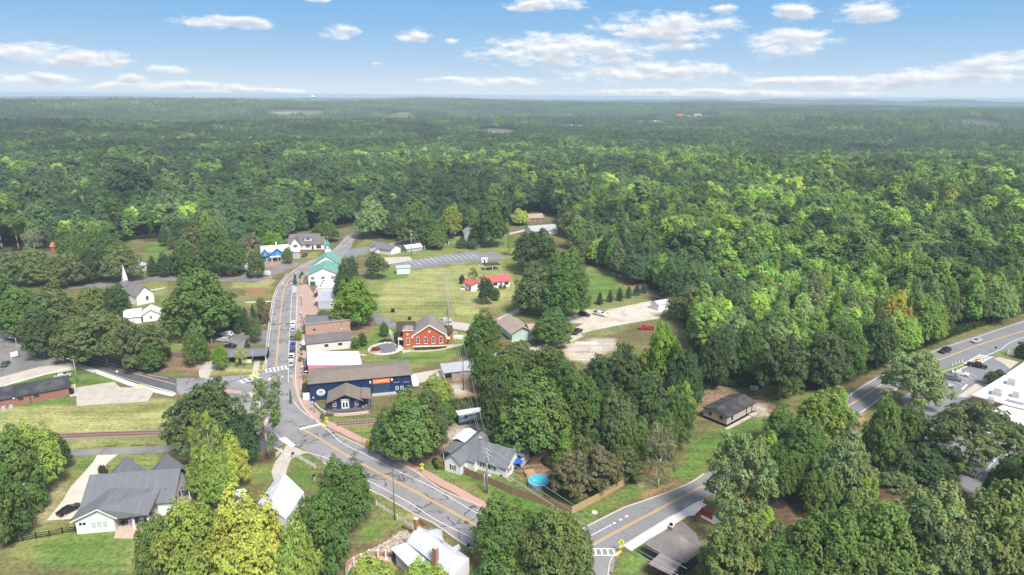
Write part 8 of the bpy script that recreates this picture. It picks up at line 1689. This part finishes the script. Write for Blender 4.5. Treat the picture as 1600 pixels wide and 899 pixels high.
def build_forest():
    # near ring: the nearest trees are things of their own, the rest one mass
    X, Y = scatter(120, 760, 8.2, 5)
    if TREE_POS:
        T = np.array(TREE_POS); k = np.ones(len(X), bool)
        for (tx, ty, cr) in T: k &= np.hypot(X-tx, Y-ty) > cr*.62+2.2
        X, Y = X[k], Y[k]
    D = np.hypot(X, Y); A = np.abs(np.degrees(np.arctan2(X, Y)+0)); ed = pdist(X, Y, TOWN)
    tn = tints(X, Y, 77); r = np.random.RandomState(8)
    score = D+np.where(ed < 16, -150, 0)+np.where(A > 37.5, 4000, 0); order = np.argsort(score); own = order[:150]; rest = order[150:]
    hh = (13.0+5.5*fbm(X, Y, 60, 4, 3)*1.6+r.uniform(-2.5,2.5,len(X)))*np.where(ed < 12, 1.0, 1.0)
    todo = []
    for i in own:
        kind = r.choice(['round','tall','round','spread','pine'], p=[.44,.06,.26,.16,.08]); light = tn[i].sum() > .60
        if light: kind = r.choice(['tall','round','spread'], p=[.42,.38,.2])
        cr = {'round':6.3,'tall':5.0,'spread':7.4,'pine':4.2}[kind]*r.uniform(.85,1.2)*math.sqrt(hh[i]/15.)
        px = proj(float(X[i]), float(Y[i]), 12)[0]
        sec = [s_ for lim, s_ in ((265,'left of the clearing'),(560,'behind the blue shop'),(900,'behind the far car park'),(1062,'beside the far lawn'),(1320,'above the mobile home'),(9999,'behind the highway')) if px < lim][0]
        row = 'front row' if ed[i] < 9 else ('second row' if ed[i] < 18 else 'back row')
        q = ('light' if light else 'dark')+' '+{'round':'round','tall':'pointed','spread':'wide','pine':'pine'}[kind]+(' tree' if kind != 'pine' else '')
        todo.append((px, q, row, sec, i, kind, cr))
    groups = {}
    for e in sorted(todo): groups.setdefault(e[1:4], []).append(e)
    ORD = ['','second ','third ','fourth ','fifth ','sixth ','seventh ','eighth ','ninth ','tenth ','eleventh ','twelfth ']+[str(n_)+'th ' for n_ in range(13, 60)]
    for (q, row, sec), es in groups.items():
        for j, e in enumerate(es):
            lab = (q+' standing alone' if len(es) == 1 else (ORD[j] if j else 'first ')+q+' from left')+', '+row+', forest '+sec
            i, kind, cr = e[4:]; tree(float(X[i]), float(Y[i]), float(hh[i]), float(cr), kind, tuple(tn[i]/1.75), lab, 'forest trees '+sec, z=float(terr(X[i],Y[i])))
    X, Y, hh, tn = X[rest], Y[rest], hh[rest], tn[rest]
    pr = [lod_mesh('near_crown', k, s, 3600, ls*.78, R, Hc, tb) for k, s, ls, R, Hc, tb in [('round',1,.20,5,10,5),('round',2,.20,5,10,5),('round',3,.20,5,9.5,5.5),('tall',4,.20,4,13.5,1.5),('tall',5,.20,4,13,2),('spread',6,.18,5.6,9,6),('pine',7,.21,3.8,8,7)]]
    r = np.random.RandomState(3); n = len(X); sx = np.exp(r.normal(.16,.26,n)); sc = np.stack([sx, sx*r.uniform(.9,1.1,n), hh/15.*sx**.5], 1)
    gn_forest('forest_near', np.stack([X, Y, terr(X,Y)-.3], 1), pr, sc, tn, 1)
    X, Y = scatter(760, 1700, 8.6, 6); n = len(X); sx = np.exp(r.normal(.18,.26,n)); sc = np.stack([sx, sx, r.uniform(.85,1.3,n)+.35*(fbm(X,Y,70,4,2)-.5)], 1)
    pr = [lod_mesh('mid_crown', k, s, 620, .28, R, Hc, tb) for k, s, R, Hc, tb in [('round',11,5,10,4),('round',12,5,10,4),('round',13,5.3,9.5,4.5),('tall',14,4,14,1),('round',15,4.6,11,4)]]
    gn_forest('forest_middle', np.stack([X, Y, terr(X,Y)-.3], 1), pr, sc, tints(X,Y,78), 2)
    X, Y = scatter(1700, 8200, 34, 7, .2); n = len(X)
    pr = [patch_mesh('far_trees', s, 36, 18, 60) for s in (1,2,3)]
    sc = np.ones((n,3)); sc[:,2] = r.uniform(.9,1.25,n)
    g = gn_forest('forest_far', np.stack([X, Y, terr(X,Y)-.5], 1), pr, sc, (tints(X,Y,79)*.5+tints(X,Y,80)*.5), 3)
    print('forest', n)
build_forest()
